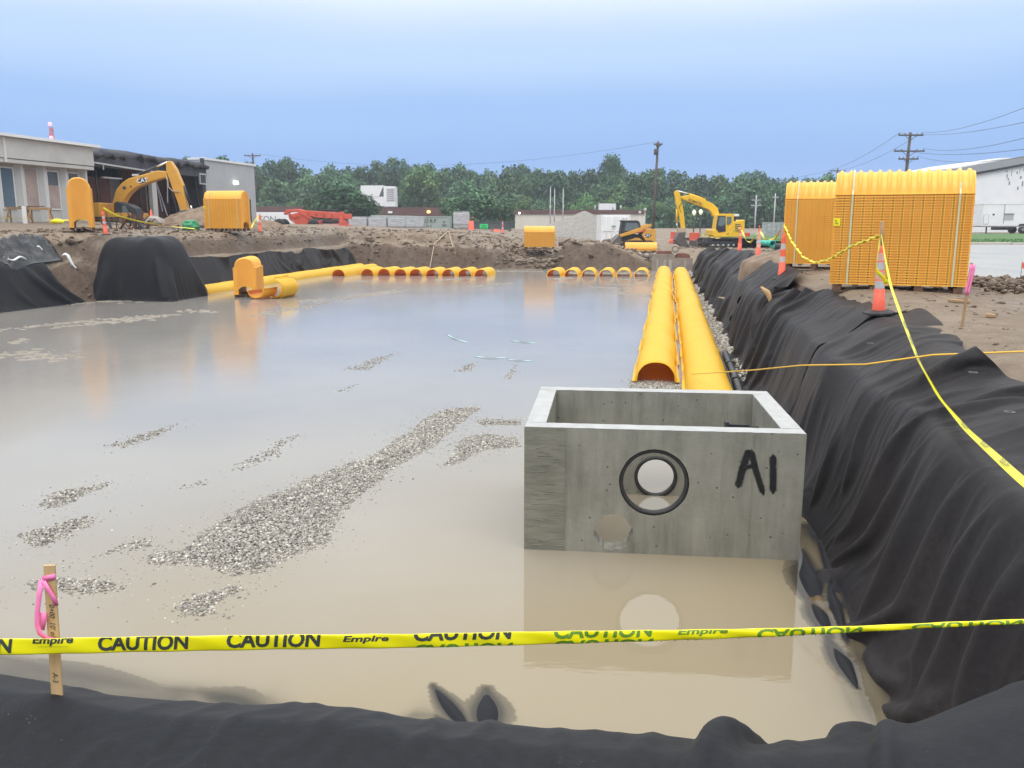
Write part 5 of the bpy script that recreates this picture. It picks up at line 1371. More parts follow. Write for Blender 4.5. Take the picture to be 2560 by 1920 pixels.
def cat_excavator():
    t = thing('excavator', 'orange-yellow tracked excavator working low beside the half-demolished building', 'excavator', (-24.1, 54, 1.15), 0)
    def C(zx, zy): return ((zx - 400) / 275 + 0.05, (1100 - zy) / 275 + 0.75)
    P = lambda *q: [C(*p) for p in q]
    for y0 in (-1.45, 0.85): track_assembly(t, -2.2, 1.6, y0, y0 + 0.6, 0.42, zc=0.45)
    MB().box(-1.4, 1.2, -1.3, 1.3, 0.7, 1.15).build('turntable_deck', M['cat'], t, 0.03)
    MB().box(-1.75, -0.6, -1.35, 1.35, 0.9, 1.75).build('counterweight', M['cat'], t, 0.06)
    poly_part('boom', P((300, 1040), (268, 950), (300, 830), (375, 620), (475, 505), (600, 425), (1100, 295), (1245, 310), (1250, 405), (1000, 470), (720, 570), (590, 670), (500, 790), (455, 900), (400, 1000)), -0.3, 0.35, M['cat'], t, 0.05)
    poly_part('stick', P((1240, 180), (1262, 140), (1315, 138), (1400, 275), (1490, 530), (1545, 940), (1520, 985), (1440, 975), (1320, 600), (1275, 440), (1232, 310)), -0.2, 0.25, M['cat'], t, 0.04)
    cyl('stick_cylinder', (C(740, 365)[0], 0, C(740, 365)[1]), (C(1040, 238)[0], 0, C(1040, 238)[1]), 0.085, M['mblack'], t)
    cyl('cylinder_rod', (C(1040, 238)[0], 0, C(1040, 238)[1]), (C(1250, 152)[0], 0, C(1250, 152)[1]), 0.055, M['chrome'], t)
    MB().box(C(650, 0)[0], C(760, 0)[0], -0.15, 0.15, C(0, 385)[1], C(0, 350)[1]).build('cylinder_bracket', M['metalpole'], t, 0.02)
    cyl('bucket_cylinder', (C(1492, 545)[0], 0, C(1492, 545)[1]), (C(1582, 855)[0], 0, C(1582, 855)[1]), 0.08, M['mblack'], t)
    cyl('cylinder_rod', (C(1582, 855)[0], 0, C(1582, 855)[1]), (C(1612, 960)[0], 0, C(1612, 960)[1]), 0.05, M['chrome'], t)
    MB().tube([(C(1240, 380)[0], -0.28, C(1240, 380)[1]), (C(1262, 470)[0], -0.3, C(1262, 470)[1]), (C(1262, 560)[0], -0.3, C(1262, 560)[1]), (C(1330, 630)[0], -0.28, C(1330, 630)[1]), (C(1430, 640)[0], -0.25, C(1430, 640)[1])], 0.035, 8).build('hose', M['tan'], t)
    poly_part('bucket', P((1430, 960), (1560, 930), (1640, 1000), (1600, 1160), (1450, 1170)), -0.5, 0.5, M['steel'], t, 0.03)
    cab = poly_part('cab', P((430, 1110), (440, 830), (500, 805), (680, 850), (790, 910), (810, 1110)), -1.25, -0.35, M['mblack'], t, 0.05)
    poly_part('side_pane', P((580, 1050), (575, 880), (640, 870), (690, 1030), (640, 1060)), -1.27, -1.248, M['glass'], cab, 0)
    MB().box(C(455, 0)[0], C(475, 0)[0], -1.275, -1.25, C(0, 1090)[1], C(0, 1040)[1]).build('work_lamp', M['white'], cab)
    MB().box(C(490, 0)[0], C(510, 0)[0], -1.275, -1.25, C(0, 1090)[1], C(0, 1040)[1]).build('work_lamp', M['white'], cab)
    poly_part('badge', P((780, 420), (890, 405), (915, 440), (890, 490), (800, 505), (778, 480)), -0.315, -0.302, M['mblack'], t, 0)
    lettering('CAT', M['white'], t, (C(838, 455)[0], -0.318, C(838, 455)[1]), (1, 0, 0.1), (-0.1, 0, 1), 0.27, True, 0, 0.02, 0.95, 0.012)
    for zx, zy in ((528, 572), (640, 555)):
        Mx = Matrix.Translation(Vector((C(zx, zy)[0], -0.31, C(zx, zy)[1]))) @ Matrix.Rotation(math.radians(90), 4, 'X')
        MB().lathe([(0, -0.02), (0.1 if zx < 600 else 0.05, -0.02), (0.1 if zx < 600 else 0.05, 0.03), (0, 0.03)], 14, Mx, True, False).build('boom_pin', M['steel'], t)
    for xx in (-1.25, -0.95):
        MB().bar((xx, -1.3, 1.1), (xx, -1.3, 1.75), 0.05).build('hand_rail', M['cat'], t)
    MB().bar((-1.28, -1.3, 1.72), (-0.92, -1.3, 1.72), 0.05).build('hand_rail', M['cat'], t)
cat_excavator()

def telehandler():
    s = 1.18; Y0 = 78.0
    t = thing('telehandler', 'faded red telescopic handler with its long boom lowered, parked behind the spoil', 'telehandler', (-21.4, Y0, zg(-18.5, Y0) - 0.16), 0)
    def C(zx, zy): return ((zx - 800) / 6.9125 * Y0 / 2150 + 3.1 - 0.4, (790 - zy) / 6.9125 * Y0 / 2150)
    P = lambda *q: [C(*p) for p in q]
    boom = poly_part('boom', P((505, 580), (560, 510), (770, 500), (850, 522), (1460, 560), (1470, 660), (1080, 645), (840, 600), (740, 545), (620, 555), (530, 600)), -0.35, 0.35, M['red'], t, 0.03)
    for k, (ch, zx) in enumerate((('L', 925), ('U', 1065), ('L', 1200), ('L', 1335))):
        lettering(ch, M['brown'], boom, (C(zx, 0)[0], -0.37, C(0, 590 + k * 5)[1]), (1, 0, -0.05), (0.05, 0, 1), 0.26, True, 0, 0.03, 1, 0.006)
    MB().box(C(1455, 0)[0], C(1510, 0)[0], -0.42, 0.42, C(0, 690)[1], C(0, 545)[1]).build('boom_collar', M['red'], t, 0.02)
    MB().box(C(1505, 0)[0], C(1645, 0)[0], -0.28, 0.28, C(0, 665)[1], C(0, 580)[1]).build('inner_boom', M['red'], t, 0.02)
    poly_part('chassis', P((600, 600), (760, 560), (1030, 690), (1040, 760), (1600, 755), (1620, 800), (800, 800), (620, 680)), -0.6, 0.6, M['red'], t, 0.03)
    poly_part('side_arm', P((750, 530), (790, 520), (1045, 680), (1035, 760), (1000, 760), (1000, 700)), -0.7, -0.62, M['red'], t, 0.01)
    poly_part('side_arm', P((600, 585), (640, 575), (740, 640), (700, 655)), -0.7, -0.62, M['red'], t, 0.01)
    MB().box(C(1040, 0)[0], C(1130, 0)[0], -0.65, 0.65, C(0, 770)[1], C(0, 690)[1]).build('axle_housing', M['red'], t, 0.03)
    MB().box(C(1450, 0)[0], C(1570, 0)[0], -0.65, 0.65, C(0, 790)[1], C(0, 690)[1]).build('front_frame', M['red'], t, 0.03)
    MB().tube([(C(1130, 525)[0], 0.3, C(0, 530)[1]), (C(1200, 0)[0], 0.3, C(0, 508)[1]), (C(1400, 0)[0], 0.3, C(0, 515)[1]), (C(1440, 0)[0], 0.3, C(0, 545)[1])], 0.05, 8).build('hose', M['rubber'], t)
    cyl('lift_cylinder', (C(1150, 0)[0], -0.2, C(0, 720)[1]), (C(1440, 0)[0], -0.2, C(0, 710)[1]), 0.09, M['mblack'], t)
    Mx = Matrix.Translation(Vector((C(760, 625)[0], -0.62, C(0, 625)[1]))) @ Matrix.Rotation(math.radians(90), 4, 'X')
    MB().lathe([(0.07, -0.02), (0.07, 0.06), (0.15, 0.06), (0.15, -0.02), (0.07, -0.02)], 18, Mx, True, False).build('pivot_ring', M['red'], t)
    for xx in (0.9, 3.9):
        for yy in (-0.95, 0.65):
            Mx = Matrix.Translation(Vector((xx, yy + 0.15, 0.18))) @ Matrix.Rotation(math.radians(90), 4, 'X')
            MB().lathe([(0, -0.15), (0.25, -0.15), (0.48, -0.13), (0.5, 0), (0.48, 0.13), (0.25, 0.15), (0, 0.15)], 20, Mx, True, False).build('wheel', M['rubber'], t)
telehandler()
# ================================================================== buildings
def frame_ab(a, b, z, rz=0.0):
    x, y = XY(a, b); return (x, y, z), HEAD + rz
def office():
    """precast office: facade looks across the pit.  local x runs along the facade, -y is outward"""
    a0, a1 = 27.0, 46.6; L = a1 - a0
    loc, rz = frame_ab(a0, -33.5, 1.55)
    t = thing('office_building', 'pale concrete office building with ribbed facade and narrow tall windows', 'building', loc, rz + math.pi / 2)
    H = 4.55; d = 9.0
    # facade: bays of 1.72 m, each with a window or board between projecting ribs
    bay = 1.72; n = int(L / bay); x_last = L
    MB().box(0, L, 0.30, d, 0, H - 0.3).build('body', M['panel'], t)
    kinds = {n - 1: 'half', n - 2: 'half', n - 3: 'board'}
    for i in range(n + 1):
        xr = L - 0.12 - i * bay
        # splayed rib
        MB().prism([(xr - 0.09, 0.02), (xr + 0.09, 0.02), (xr + 0.13, 0.30), (xr - 0.30, 0.30)], 0.0, H - 1.35, 'xy').build('rib', M['panel_light'], t)
    for i in range(n):
        xc = L - 0.12 - (i + 0.5) * bay
        k = 'half' if i in (0, 1) else ('board' if i == 2 else 'glass')
        w0, w1, z0, z1 = xc - 0.42, xc + 0.42, 0.95, 2.95
        fr = MB()
        fr.box(w0 - 0.07, w0, 0.23, 0.31, z0 - 0.07, z1 + 0.07).box(w1, w1 + 0.07, 0.23, 0.31, z0 - 0.07, z1 + 0.07).box(w0, w1, 0.23, 0.31, z0 - 0.07, z0).box(w0, w1, 0.23, 0.31, z1, z1 + 0.07)
        win = fr.build('window', M['white'], t)
        if k == 'glass': MB().box(w0, w1, 0.262, 0.29, z0, z1).build('pane', M['window'], win)
        elif k == 'board': MB().box(w0 - 0.02, w1 + 0.02, 0.215, 0.245, z0 - 0.02, z1 + 0.05).build('board', M['plywood'], win)
        else:
            MB().box(w0, w1, 0.262, 0.29, z1 - 0.75, z1).build('pane', M['window'], win)
            MB().box(w0 - 0.01, w1 + 0.01, 0.225, 0.255, z0, z1 - 0.74).build('board', M['plywood'], win)
    # deep parapet of big panels with a shadow joint
    pw = 7.0; x = L
    while x > 0.1:
        x0 = max(0, x - pw)
        MB().box(x0 + 0.03, x - 0.03, -0.50, 0.6, H - 1.15, H - 0.1).build('parapet_panel', M['panel'], t, 0.02)
        MB().box(x0, x - 0.02, -0.46, 0.6, H - 1.38, H - 1.18).build('parapet_base', M['panel'], t, 0.02)
        x = x0
    for k in range(int(L / pw)):
        MB().box(L - (k + 1) * pw - 0.09, L - (k + 1) * pw + 0.09, -0.53, 0.5, H - 1.36, H - 0.1).build('joint_cover', M['panel_light'], t)
    MB().box(-0.1, L + 0.35, -0.75, d, H - 0.095, H + 0.05).build('roof_edge', M['white'], t)
office()

def demolished():
    a0, a1 = 46.75, 61.4; L = a1 - a0
    loc, rz = frame_ab(a0, -34.3, 1.3)
    t = thing('demolished_building', 'half-demolished building with its dark interior, torn roof deck and bare steel', 'building', loc, rz + math.pi / 2)
    D = 10.0
    MB().box(0, L, D, D + 0.3, 0, 4.3).build('back_wall', M['block'], t)
    # roof deck: sagging, torn front edge
    nx, ny = 60, 14; V = []
    for i in range(nx + 1):
        for j in range(ny + 1):
            x = L * i / nx; y = -0.3 + (D + 0.5) * j / ny
            sag = 0.22 * math.sin(x * 0.9) * (1 - j / ny) + 0.16 * float(vn(x * 1.7, y * 1.3, 5)) * (1 - 0.6 * j / ny)
            V.append((x, y - (0.3 * float(vn(x * 2.3, 1, 9)) if j == 0 else 0), 4.98 - 0.12 * x / L - 0.18 * sag - (0.35 + 0.2 * float(vn(x * 3, 0, 7)) if j == 0 else 0)))
    o = mesh_np('roof_deck', V, grid_faces(nx + 1, ny + 1), M['dark_grey'], t, False)
    m = o.modifiers.new('thick', 'SOLIDIFY'); m.thickness = 0.22
    MB().box(L - 0.25, L - 0.05, 0.3, D, 0, 4.7).build('end_wall', M['dark_grey'], t)
    MB().box(0, L, -0.05, 0.25, 3.75, 4.55).build('edge_beam', M['dark_grey'], t)
    MB().bar((0, -0.2, 4.02), (8.6, -0.25, 3.72), 0.09).build('hanging_pipe', M['metalpole'], t)
    MB().bar((2.2, -0.2, 3.97), (2.2, -0.2, 3.6), 0.06).build('pipe_hanger', M['metalpole'], t)
    MB().box(3.6, 5.5, 0.8, 1.0, 3.18, 3.27).build('strip_light', M['white'], t)
    # columns, stud frames and wall patches
    for xx, w, mt, dp in ((0.2, 0.45, 'block', 0.4), (8.0, 0.55, 'panel', 0.3), (14.3, 0.3, 'dark_grey', 0.1)):
        MB().box(xx, xx + w, dp, dp + 0.5, 0, 4.0).build('column', M[mt], t)
    for xx in (1.6, 7.0):
        MB().bar((xx, 0.6, 0), (xx, 0.6, 3.6), 0.07).build('stud', M['mblack'], t)
        MB().bar((xx + 0.95, 0.6, 0), (xx + 0.95, 0.6, 3.6), 0.07).build('stud', M['mblack'], t)
        for k in range(5): MB().bar((xx, 0.6, 0.5 + 0.65 * k), (xx + 0.95, 0.6, 0.5 + 0.65 * k), 0.05).build('cross_rail', M['mblack'], t)
    MB().box(1.0, 3.2, 2.2, 2.4, 0, 3.5).build('partition', M['block'], t)
    MB().box(3.3, 5.6, 1.8, 2.0, 0, 3.3).build('partition', M['brick'], t)
    MB().box(5.6, 7.9, 2.6, 2.8, 0, 3.3).build('partition', M['block'], t)
    MB().box(8.7, 14.6, 3.0, 3.2, 0, 4.2).build('partition', M['brick'], t)
    for k in range(11):
        xx = random.uniform(8.7, 14.4); z = random.uniform(1.0, 3.6)
        MB().bar((xx, random.uniform(0.2, 1.5), 4.0), (xx + random.uniform(-0.2, 0.2), random.uniform(0.2, 1.2), z * 0.6), 0.05).build('hanging_strip', M[random.choice(['metalpole', 'rust', 'dark_grey'])], t)
    MB().box(13.6, 14.5, -0.1, 0.0, 3.2, 4.0).build('hanging_frame', M['metalpole'], t)
    MB().box(13.7, 14.4, -0.12, 0.02, 3.3, 3.9).build('frame_opening', M['dark_grey'], t)
demolished()
def warehouse_end():
    loc, rz = frame_ab(61.5, -34.5, 1.0)
    t = thing('metal_warehouse', 'light grey metal-clad building end with white roof trim and wall lamp', 'building', loc, rz + math.pi / 2)
    L = 8.2; H = 5.35
    MB().box(0, L, 0, 1.2, 0, H).build('wall', M['grey'], t)
    for k in range(27): MB().box(0.1 + k * 0.3, 0.13 + k * 0.3, -0.012, 0.002, 0.1, H - 0.1).build('cladding_rib', M['grey'], t)
    MB().box(-0.05, L + 0.15, -0.12, 1.25, H + 0.003, H + 0.16).build('roof_trim', M['white'], t)
    MB().box(-0.12, -0.01, -0.1, 0.2, 0, H + 0.1).build('corner_trim', M['dark_grey'], t)
    MB().box(5.9, 7.2, -0.05, 0.02, 0, 2.6).build('door_opening', M['dark_grey'], t)
    MB().lathe([(0, 0), (0.22, 0.02), (0.2, 0.28), (0, 0.3)], 12, Matrix.Translation(Vector((4.6, -0.16, 3.7)))).build('wall_lamp', M['lamp_white'], t)
    return t
warehouse_end()
def rooftop_bits():
    loc, rz = frame_ab(64, -41, 0)
    o = thing('roof_vent', 'rust-red boxy vent standing on the demolished building roof', 'vent', (loc[0], loc[1], 5.3), rz)
    MB().box(-0.55, 0.55, -0.4, 0.4, 0.3, 1.4).build('hood', M['rust'], o); MB().box(-0.4, 0.4, -0.3, 0.3, -0.4, 0.3).build('neck', M['dark_grey'], o)
    MB().box(0.1, 0.48, -0.42, -0.39, 0.5, 0.9).build('patch', M['panel'], o)
    for (x, y, z, h, lab) in ((-98, 190, 11, 10.5, 'red and white lattice mast with beacons rising behind the concrete office'), (-66, 190, 9, 5.3, 'red and white mast top with a beacon behind the grey metal building')):
        t = thing('beacon_mast', lab, 'mast', (x, y, z - 8), 0)
        for k in range(8):
            w = 0.5 - 0.03 * k
            mb = MB(); z0 = (h + 8) * k / 8; z1 = (h + 8) * (k + 1) / 8
            for sx in (-1, 1):
                for sy in (-1, 1): mb.bar((sx * w, sy * w, z0), (sx * (w - 0.03), sy * (w - 0.03), z1 - 0.01), 0.12)
                mb.bar((-w, sx * w, z0), (w, sx * w, z1 - 0.02), 0.08)
            mb.build('lattice_section', M['red' if k % 2 else 'white'], t)
        for zz in ((h + 8) * 0.86, h + 8.2): MB().lathe([(0, 0), (0.35, 0.1), (0.35, 0.6), (0, 0.8)], 10, Matrix.Translation(Vector((0, -0.3, zz)))).build('beacon', M['lamp_red'], t)
rooftop_bits()

def flat_building(label, x0, x1, y, z0, z1, fascia, mat, lamp=None, depth=25.0):
    t = thing('low_building', label, 'building', ((x0 + x1) / 2, y, z0), 0)
    w = (x1 - x0) / 2; h = z1 - z0
    MB().box(-w, w, 0, depth, 0, h - fascia).build('wall', mat, t)
    MB().box(-w - 0.3, w + 0.3, -0.25, depth + 0.3, h - fascia + 0.003, h).build('fascia', M['brown'], t)
    return t
# far low buildings
t1 = flat_building('long low beige building with brown roof band behind the grey stone pile', 0.6, 25.0, 165, 0.2, 3.9, 0.75, M['beige'])
for k, xx in enumerate((-5.5, -3.0, 3.1, 6.5, 8.0)):
    MB().tube([(xx, 3, 3.7), (xx, 3, 4.6)], 0.14, 8).build('roof_vent', M['metalpole'], t1)
MB().box(4.2, 7.4, 6, 8, 3.7, 5.0).build('rooftop_unit', M['white'], t1)
MB().lathe([(0, 0), (0.2, 0.1), (0.2, 0.3), (0, 0.4)], 8, Matrix.Translation(Vector((-11.4, -0.4, 2.9)))).build('wall_lamp', M['lamp_white'], t1)
t2 = flat_building('low dark brown building behind the broad tree with a glowing wall lamp', -27.0, -13.5, 168, 0.3, 4.4, 2.6, M['brown'])
MB().box(9.3, 13.3, -0.6, 4, 1.9, 4.2).build('tan_bay', M['tan'], t2)
MB().lathe([(0, 0), (0.32, 0.1), (0.32, 0.45), (0, 0.55)], 8, Matrix.Translation(Vector((4.35, -0.5, 3.0)))).build('wall_lamp', pm('amber_lamp', (0.8, 0.5, 0.1), None, 1, 0.4, emit=((1.0, 0.6, 0.15), 3.0)), t2)
MB().box(-3.4, -2.6, -0.6, -0.3, 3.0, 3.4).build('camera_housing', M['white'], t2)
t3 = flat_building('low dark brown building beyond the white cargo container', -49.5, -33.0, 168, 0.3, 4.6, 2.6, M['brown'])
def hopper():
    t = thing('dust_collector', 'white louvred dust collector on legs standing above the broad tree', 'machine', (-26.4, 172, 0.3), 0)
    MB().prism([(-3.0, 6.2), (0.6, 6.2), (1.6, 8.3), (-2.8, 8.3)], -1.6, 1.6).build('sloped_hood', M['white'], t)
    MB().box(1.6, 3.8, -1.8, 1.8, 4.3, 8.15).build('louvre_tower', M['white'], t)
    for k in range(7): MB().box(2.2, 3.7, -1.9, -1.78, 5.4 + k * 0.36, 5.5 + k * 0.36).build('louvre', M['block'], t)
    for x in (1.8, 3.6):
        for y in (-1.6, 1.6): MB().bar((x, y, 0), (x, y, 4.3), 0.2).build('leg', M['metalpole'], t)
    MB().box(-2.8, 1.6, -1.5, 1.5, 4.4, 6.197).build('bin', M['white'], t)
    for x in (-2.5,):
        for y in (-1.3, 1.3): MB().bar((x, y, 0), (x, y, 4.4), 0.2).build('leg', M['metalpole'], t)
hopper()
def right_warehouse():
    t = thing('white_warehouse', 'large white warehouse with streaked wall and black roof edge behind the trailer', 'building', (0, 0, 0.3), 0)
    # near hall: long wall facing the lot, roof rising to the side
    H0, H1 = 6.3, 10.6; x0, x1, y = 54.6, 87.0, 118.0
    MB().prism([(x0, 0), (x1, 0), (x1, H1 + 1.6), (x0, H0)], y, y + 30).build('wall', M['white'], t)
    MB().prism([(x0 - 0.4, H0 + 0.003), (x1, H1 + 1.603), (x1, H1 + 1.9), (x0 - 0.4, H0 + 0.25)], y - 0.4, y + 30.4).build('roof_edge', M['mblack'], t)
    MB().prism([(76, 0), (120, 0), (120, 12.4), (84, 12.2), (76, 10.6)], y + 34, y + 60).build('rear_hall', M['white'], t)
    MB().box(x0, x1, y - 0.15, y, 2.75, 3.05).build('canopy_line', M['block'], t)
    for k in range(12):
        xx = random.uniform(65.5, 68.5); zz = random.uniform(5.4, 8.0); l = random.uniform(0.2, 0.8)
        MB().box(xx, xx + random.uniform(0.05, 0.2), y - 0.02, y + 0.001, zz, zz + l).build('peeled_patch', M['block'], t)
    MB().lathe([(0, 0), (0.6, 0.05), (0.1, 0.3), (0.08, 0.9), (0, 0.9)], 10, Matrix.Translation(Vector((69.6, y - 0.6, 4.2)))).build('wall_lamp', M['metalpole'], t)
right_warehouse()
def trailer():
    t = thing('semi_trailer', 'long white box trailer with twin axles parked on the grass edge', 'trailer', (55.8, 104, 0.35), math.radians(-2))
    t.scale = (1, 1, 0.86)
    MB().box(0, 13.5, 0, 2.6, 1.05, 3.95).build('box_body', M['white'], t, 0.04)
    MB().box(-0.02, 13.52, -0.03, 2.63, 3.953, 4.05).build('top_rail', M['white'], t)
    MB().box(0, 13.5, -0.03, 2.63, 0.9, 1.047).build('side_rail', M['block'], t)
    MB().box(0.1, 0.75, -0.03, 0.002, 1.3, 2.6).build('side_door', M['grey'], t); MB().box(0.16, 0.69, -0.04, -0.028, 1.36, 2.54).build('door_panel', M['white'], t)
    MB().box(2.5, 3.6, -0.03, 0.002, 1.85, 2.7).build('air_vent', M['grey'], t); MB().box(2.48, 3.62, -0.06, 0.0, 2.55, 2.75).build('vent_hood', M['block'], t)
    MB().lathe([(0, -0.02), (0.13, -0.02), (0.13, 0.02), (0, 0.02)], 12, Matrix.Translation(Vector((1.25, -0.01, 2.6))) @ Matrix.Rotation(math.radians(90), 4, 'X')).build('port', M['mblack'], t)
    MB().box(2.45, 2.5, -0.035, 0.002, 1.4, 4.0).build('panel_seam', M['block'], t)
    for xx in (4.9, 6.2):
        for yy in (0.15, 2.45):
            Mx = Matrix.Translation(Vector((xx, yy, 0.52))) @ Matrix.Rotation(math.radians(90), 4, 'X')
            w = MB().lathe([(0, -0.14), (0.25, -0.14), (0.48, -0.15), (0.52, -0.08), (0.52, 0.08), (0.48, 0.15), (0, 0.15)], 22, Mx, True, False).build('wheel', M['rubber'], t)
            MB().lathe([(0, -0.155), (0.24, -0.155), (0.2, 0.17), (0, 0.17)], 14, Mx, True, False).build('rim', M['block'], w)
    MB().prism([(4.2, 1.0), (4.4, 1.35), (6.7, 1.35), (6.9, 1.0)], -0.02, 0.05).build('wheel_arch', M['mblack'], t)
    for xx in (0.7,): MB().box(xx, xx + 0.12, 0.3, 0.42, 0, 0.95).build('landing_leg', M['mblack'], t)
    MB().box(2.2, 3.9, 0.3, 2.2, 0.5, 0.9).build('under_box', M['mblack'], t)
trailer()

# the paved lot, its kerb and the lawn beyond
def lot():
    V = []; nx, ny = 40, 46
    for i in range(nx + 1):
        for j in range(ny + 1):
            x = 9.2 + 55 * i / nx; y = 14 + 37 * j / ny
            x = x + max(0, (26 - y)) * 0.0 + (0.5 * float(vn(y * 0.6, 0, 3)) + max(0, (y - 22)) * 0.28) * (1 - i / nx)
            a, b = AB(x, y); V.append((x, y, float(ground_h(np.array([a]), np.array([b]), False)[0]) + 0.03))
    structure(mesh_np('pavement', V, grid_faces(nx + 1, ny + 1), M['asphalt'], None, True))
    k = thing('kerb', 'low broken concrete kerb between the lot and the lawn', 'kerb', (0, 0, 0), 0)
    for i in range(14):
        x = 20 + i * 3.0; y = 50.6 - 0.0 * i
        MB().box(x + 0.02, x + 2.97, y, y + 0.35, 0.38, 0.60 + random.uniform(-0.02, 0.02)).build('kerb_stone', M['curb'], k, 0.02)
    V = []
    for i in range(31):
        for j in range(12): V.append((18 + i * 2.0, 51 + j * 4.0, 0.47 + 0.0 * j + 0.03 * float(vn(i * 0.7, j * 0.7, 8))))
    structure(mesh_np('lawn', V, grid_faces(31, 12), M['lawn'], None, True))
    r = np.random.default_rng(44); n = 9000
    x = r.uniform(18.5, 62, n); y = 51.2 + 14 * r.random(n) ** 1.6; h = r.uniform(0.05, 0.14, n); th = r.uniform(0, math.pi, n); w = 0.05
    base = np.stack([x, y, np.full(n, 0.46)], -1); dx = np.stack([np.cos(th) * w, np.sin(th) * w, 0 * x], -1)
    tip = base + np.stack([r.normal(0, 0.04, n), r.normal(0, 0.04, n), h], -1)
    V = np.stack([base - dx, base + dx, tip], 1).reshape(-1, 3)
    tag(mesh_np('grass', V, np.arange(3 * n).reshape(-1, 3), M['grass'], None), 'short green grass on the strip by the trailer', 'grass', None, 'stuff')
    # scraped mud heaped along the lot's edge
    P = []; S = []
    for i in range(900):
        t = r.random(); x = 8.4 + 2.6 * t + r.normal(0, 0.22); y = 15.6 - 2.2 * t * 0.2 + 3.4 * (r.random() - 0.3)
        P.append((x, y, zg(x, y) + r.uniform(0, 0.08))); S.append(r.uniform(0.02, 0.065))
    stones('mud', np.array(P), np.array(S), 'row of scraped mud lumps along the edge of the lot', M['ground'], 0.7, 19)
lot()

# ================================================================== yard things beyond the pond
def mound(name, label, cx, cy, z, rx, ry, h, mat, seed, cat='mound', sharp=1.0, peak=(0, 0), res=60):
    u = np.linspace(-1.25, 1.25, res); U, V_ = np.meshgrid(u, u, indexing='ij')
    rr = np.hypot(U - peak[0] * (1 - np.hypot(U, V_)), V_ - peak[1] * (1 - np.hypot(U, V_)))
    hh = np.clip(1 - rr, 0, 1) ** sharp * h
    hh = hh + np.where(hh > 0.02, 1, 0) * ((0.05 if 'stone' in name else 0.16) * h * fbm(U * 4, V_ * 4, seed, 4) + (0.01 if 'stone' in name else 0.07) * h * ridge(U * 7, V_ * 7, seed + 3, 2)) * sst(0, 0.25, 1 - rr) - 1.2 * sst(1.0, 1.2, rr)
    X = cx + U * rx; Y_ = cy + V_ * ry
    o = mesh_np(name, np.stack([X, Y_, z + hh], -1).reshape(-1, 3), grid_faces(res, res), mat, None, True)
    return tag(o, label, cat)
mound('stone_pile', 'tall grey pile of crushed stone behind the small chamber bundle', 6.2, 90, -0.05, 6.6, 6.0, 2.95, M['pile'], 201, 'stone pile', 0.95, (0.22, 0), 70)
mound('stone_pile', 'low grey toe of crushed stone beside the dark dumpster', -0.4, 86, 0.1, 3.0, 3.0, 0.85, M['pile'], 205, 'stone pile', 1.0)
mound('dirt_mound', 'low brown soil mound in front of the beige building', 2.6, 100, 0.1, 4.0, 3.0, 1.1, M['dirtpile'], 211, 'dirt mound', 0.9)
mound('dirt_mound', 'brown spoil mound between the working excavator and side-on bundle', -18.6, 52.4, 1.35, 3.6, 2.4, 1.42, M['dirtpile'], 221, 'dirt mound', 0.85, (0.2, 0), 70)
mound('dirt_mound', 'small spoil mound behind the side-on bundle by the white cargo container', -16.2, 57.8, 1.15, 1.9, 1.5, 0.75, M['dirtpile'], 231, 'dirt mound', 0.7)
mound('dirt_mound', 'sandy soil heap at the edge of the black cloth by the far traffic tubes', 8.2, 25.8, 0.62, 1.3, 1.5, 0.42, M['dirtpile'], 241, 'dirt mound', 0.8)
def rock(name, label, loc, s, mat, seed, sub=2, sq=(1, 1, 1), cat='rock'):
    bm = bmesh.new(); bmesh.ops.create_icosphere(bm, subdivisions=sub, radius=1.0)
    for v in bm.verts:
        k = 1 + 0.28 * float(vn(v.co.x * 1.5 + seed, v.co.y * 1.5 + v.co.z, seed)) + 0.12 * float(vn(v.co.x * 4 + seed, v.co.z * 4, seed + 1))
        v.co = Vector((v.co.x * k * s * sq[0], v.co.y * k * s * sq[1], v.co.z * k * s * sq[2]))
    me = bpy.data.meshes.new(name); bm.to_mesh(me); bm.free(); me.materials.append(mat)
    o = link(bpy.data.objects.new(name, me)); o.location = loc
    return tag(o, label, cat)
rock('concrete_lump', 'hollow lump of broken concrete pipe lying before the working excavator', (-20.8, 51.0, 1.72), 0.55, M['rock'], 5, 2, (1.1, 0.6, 0.8))
for k, (dx, dy, s) in enumerate(((-1.75, 0.25, 0.2), (-1.3, 0.1, 0.17), (-2.1, 0.5, 0.15), (-0.75, -0.1, 0.12), (0.25, 0.2, 0.18))):
    rock('rubble_stone', ORD[k] + ' rubble stone from the low chamber pile, beside the far concrete box', (9.75 + dx * 0.8, 59.3 + dy, -0.5), s * 1.6, M['rock'], 30 + k, 1)
rock('mud_lump', 'round dark mud lump on the heaped edge of the lot', (9.15, 15.0, 0.66), 0.16, M['ground'], 51, 2, (1.3, 1, 0.8), 'mud lump')
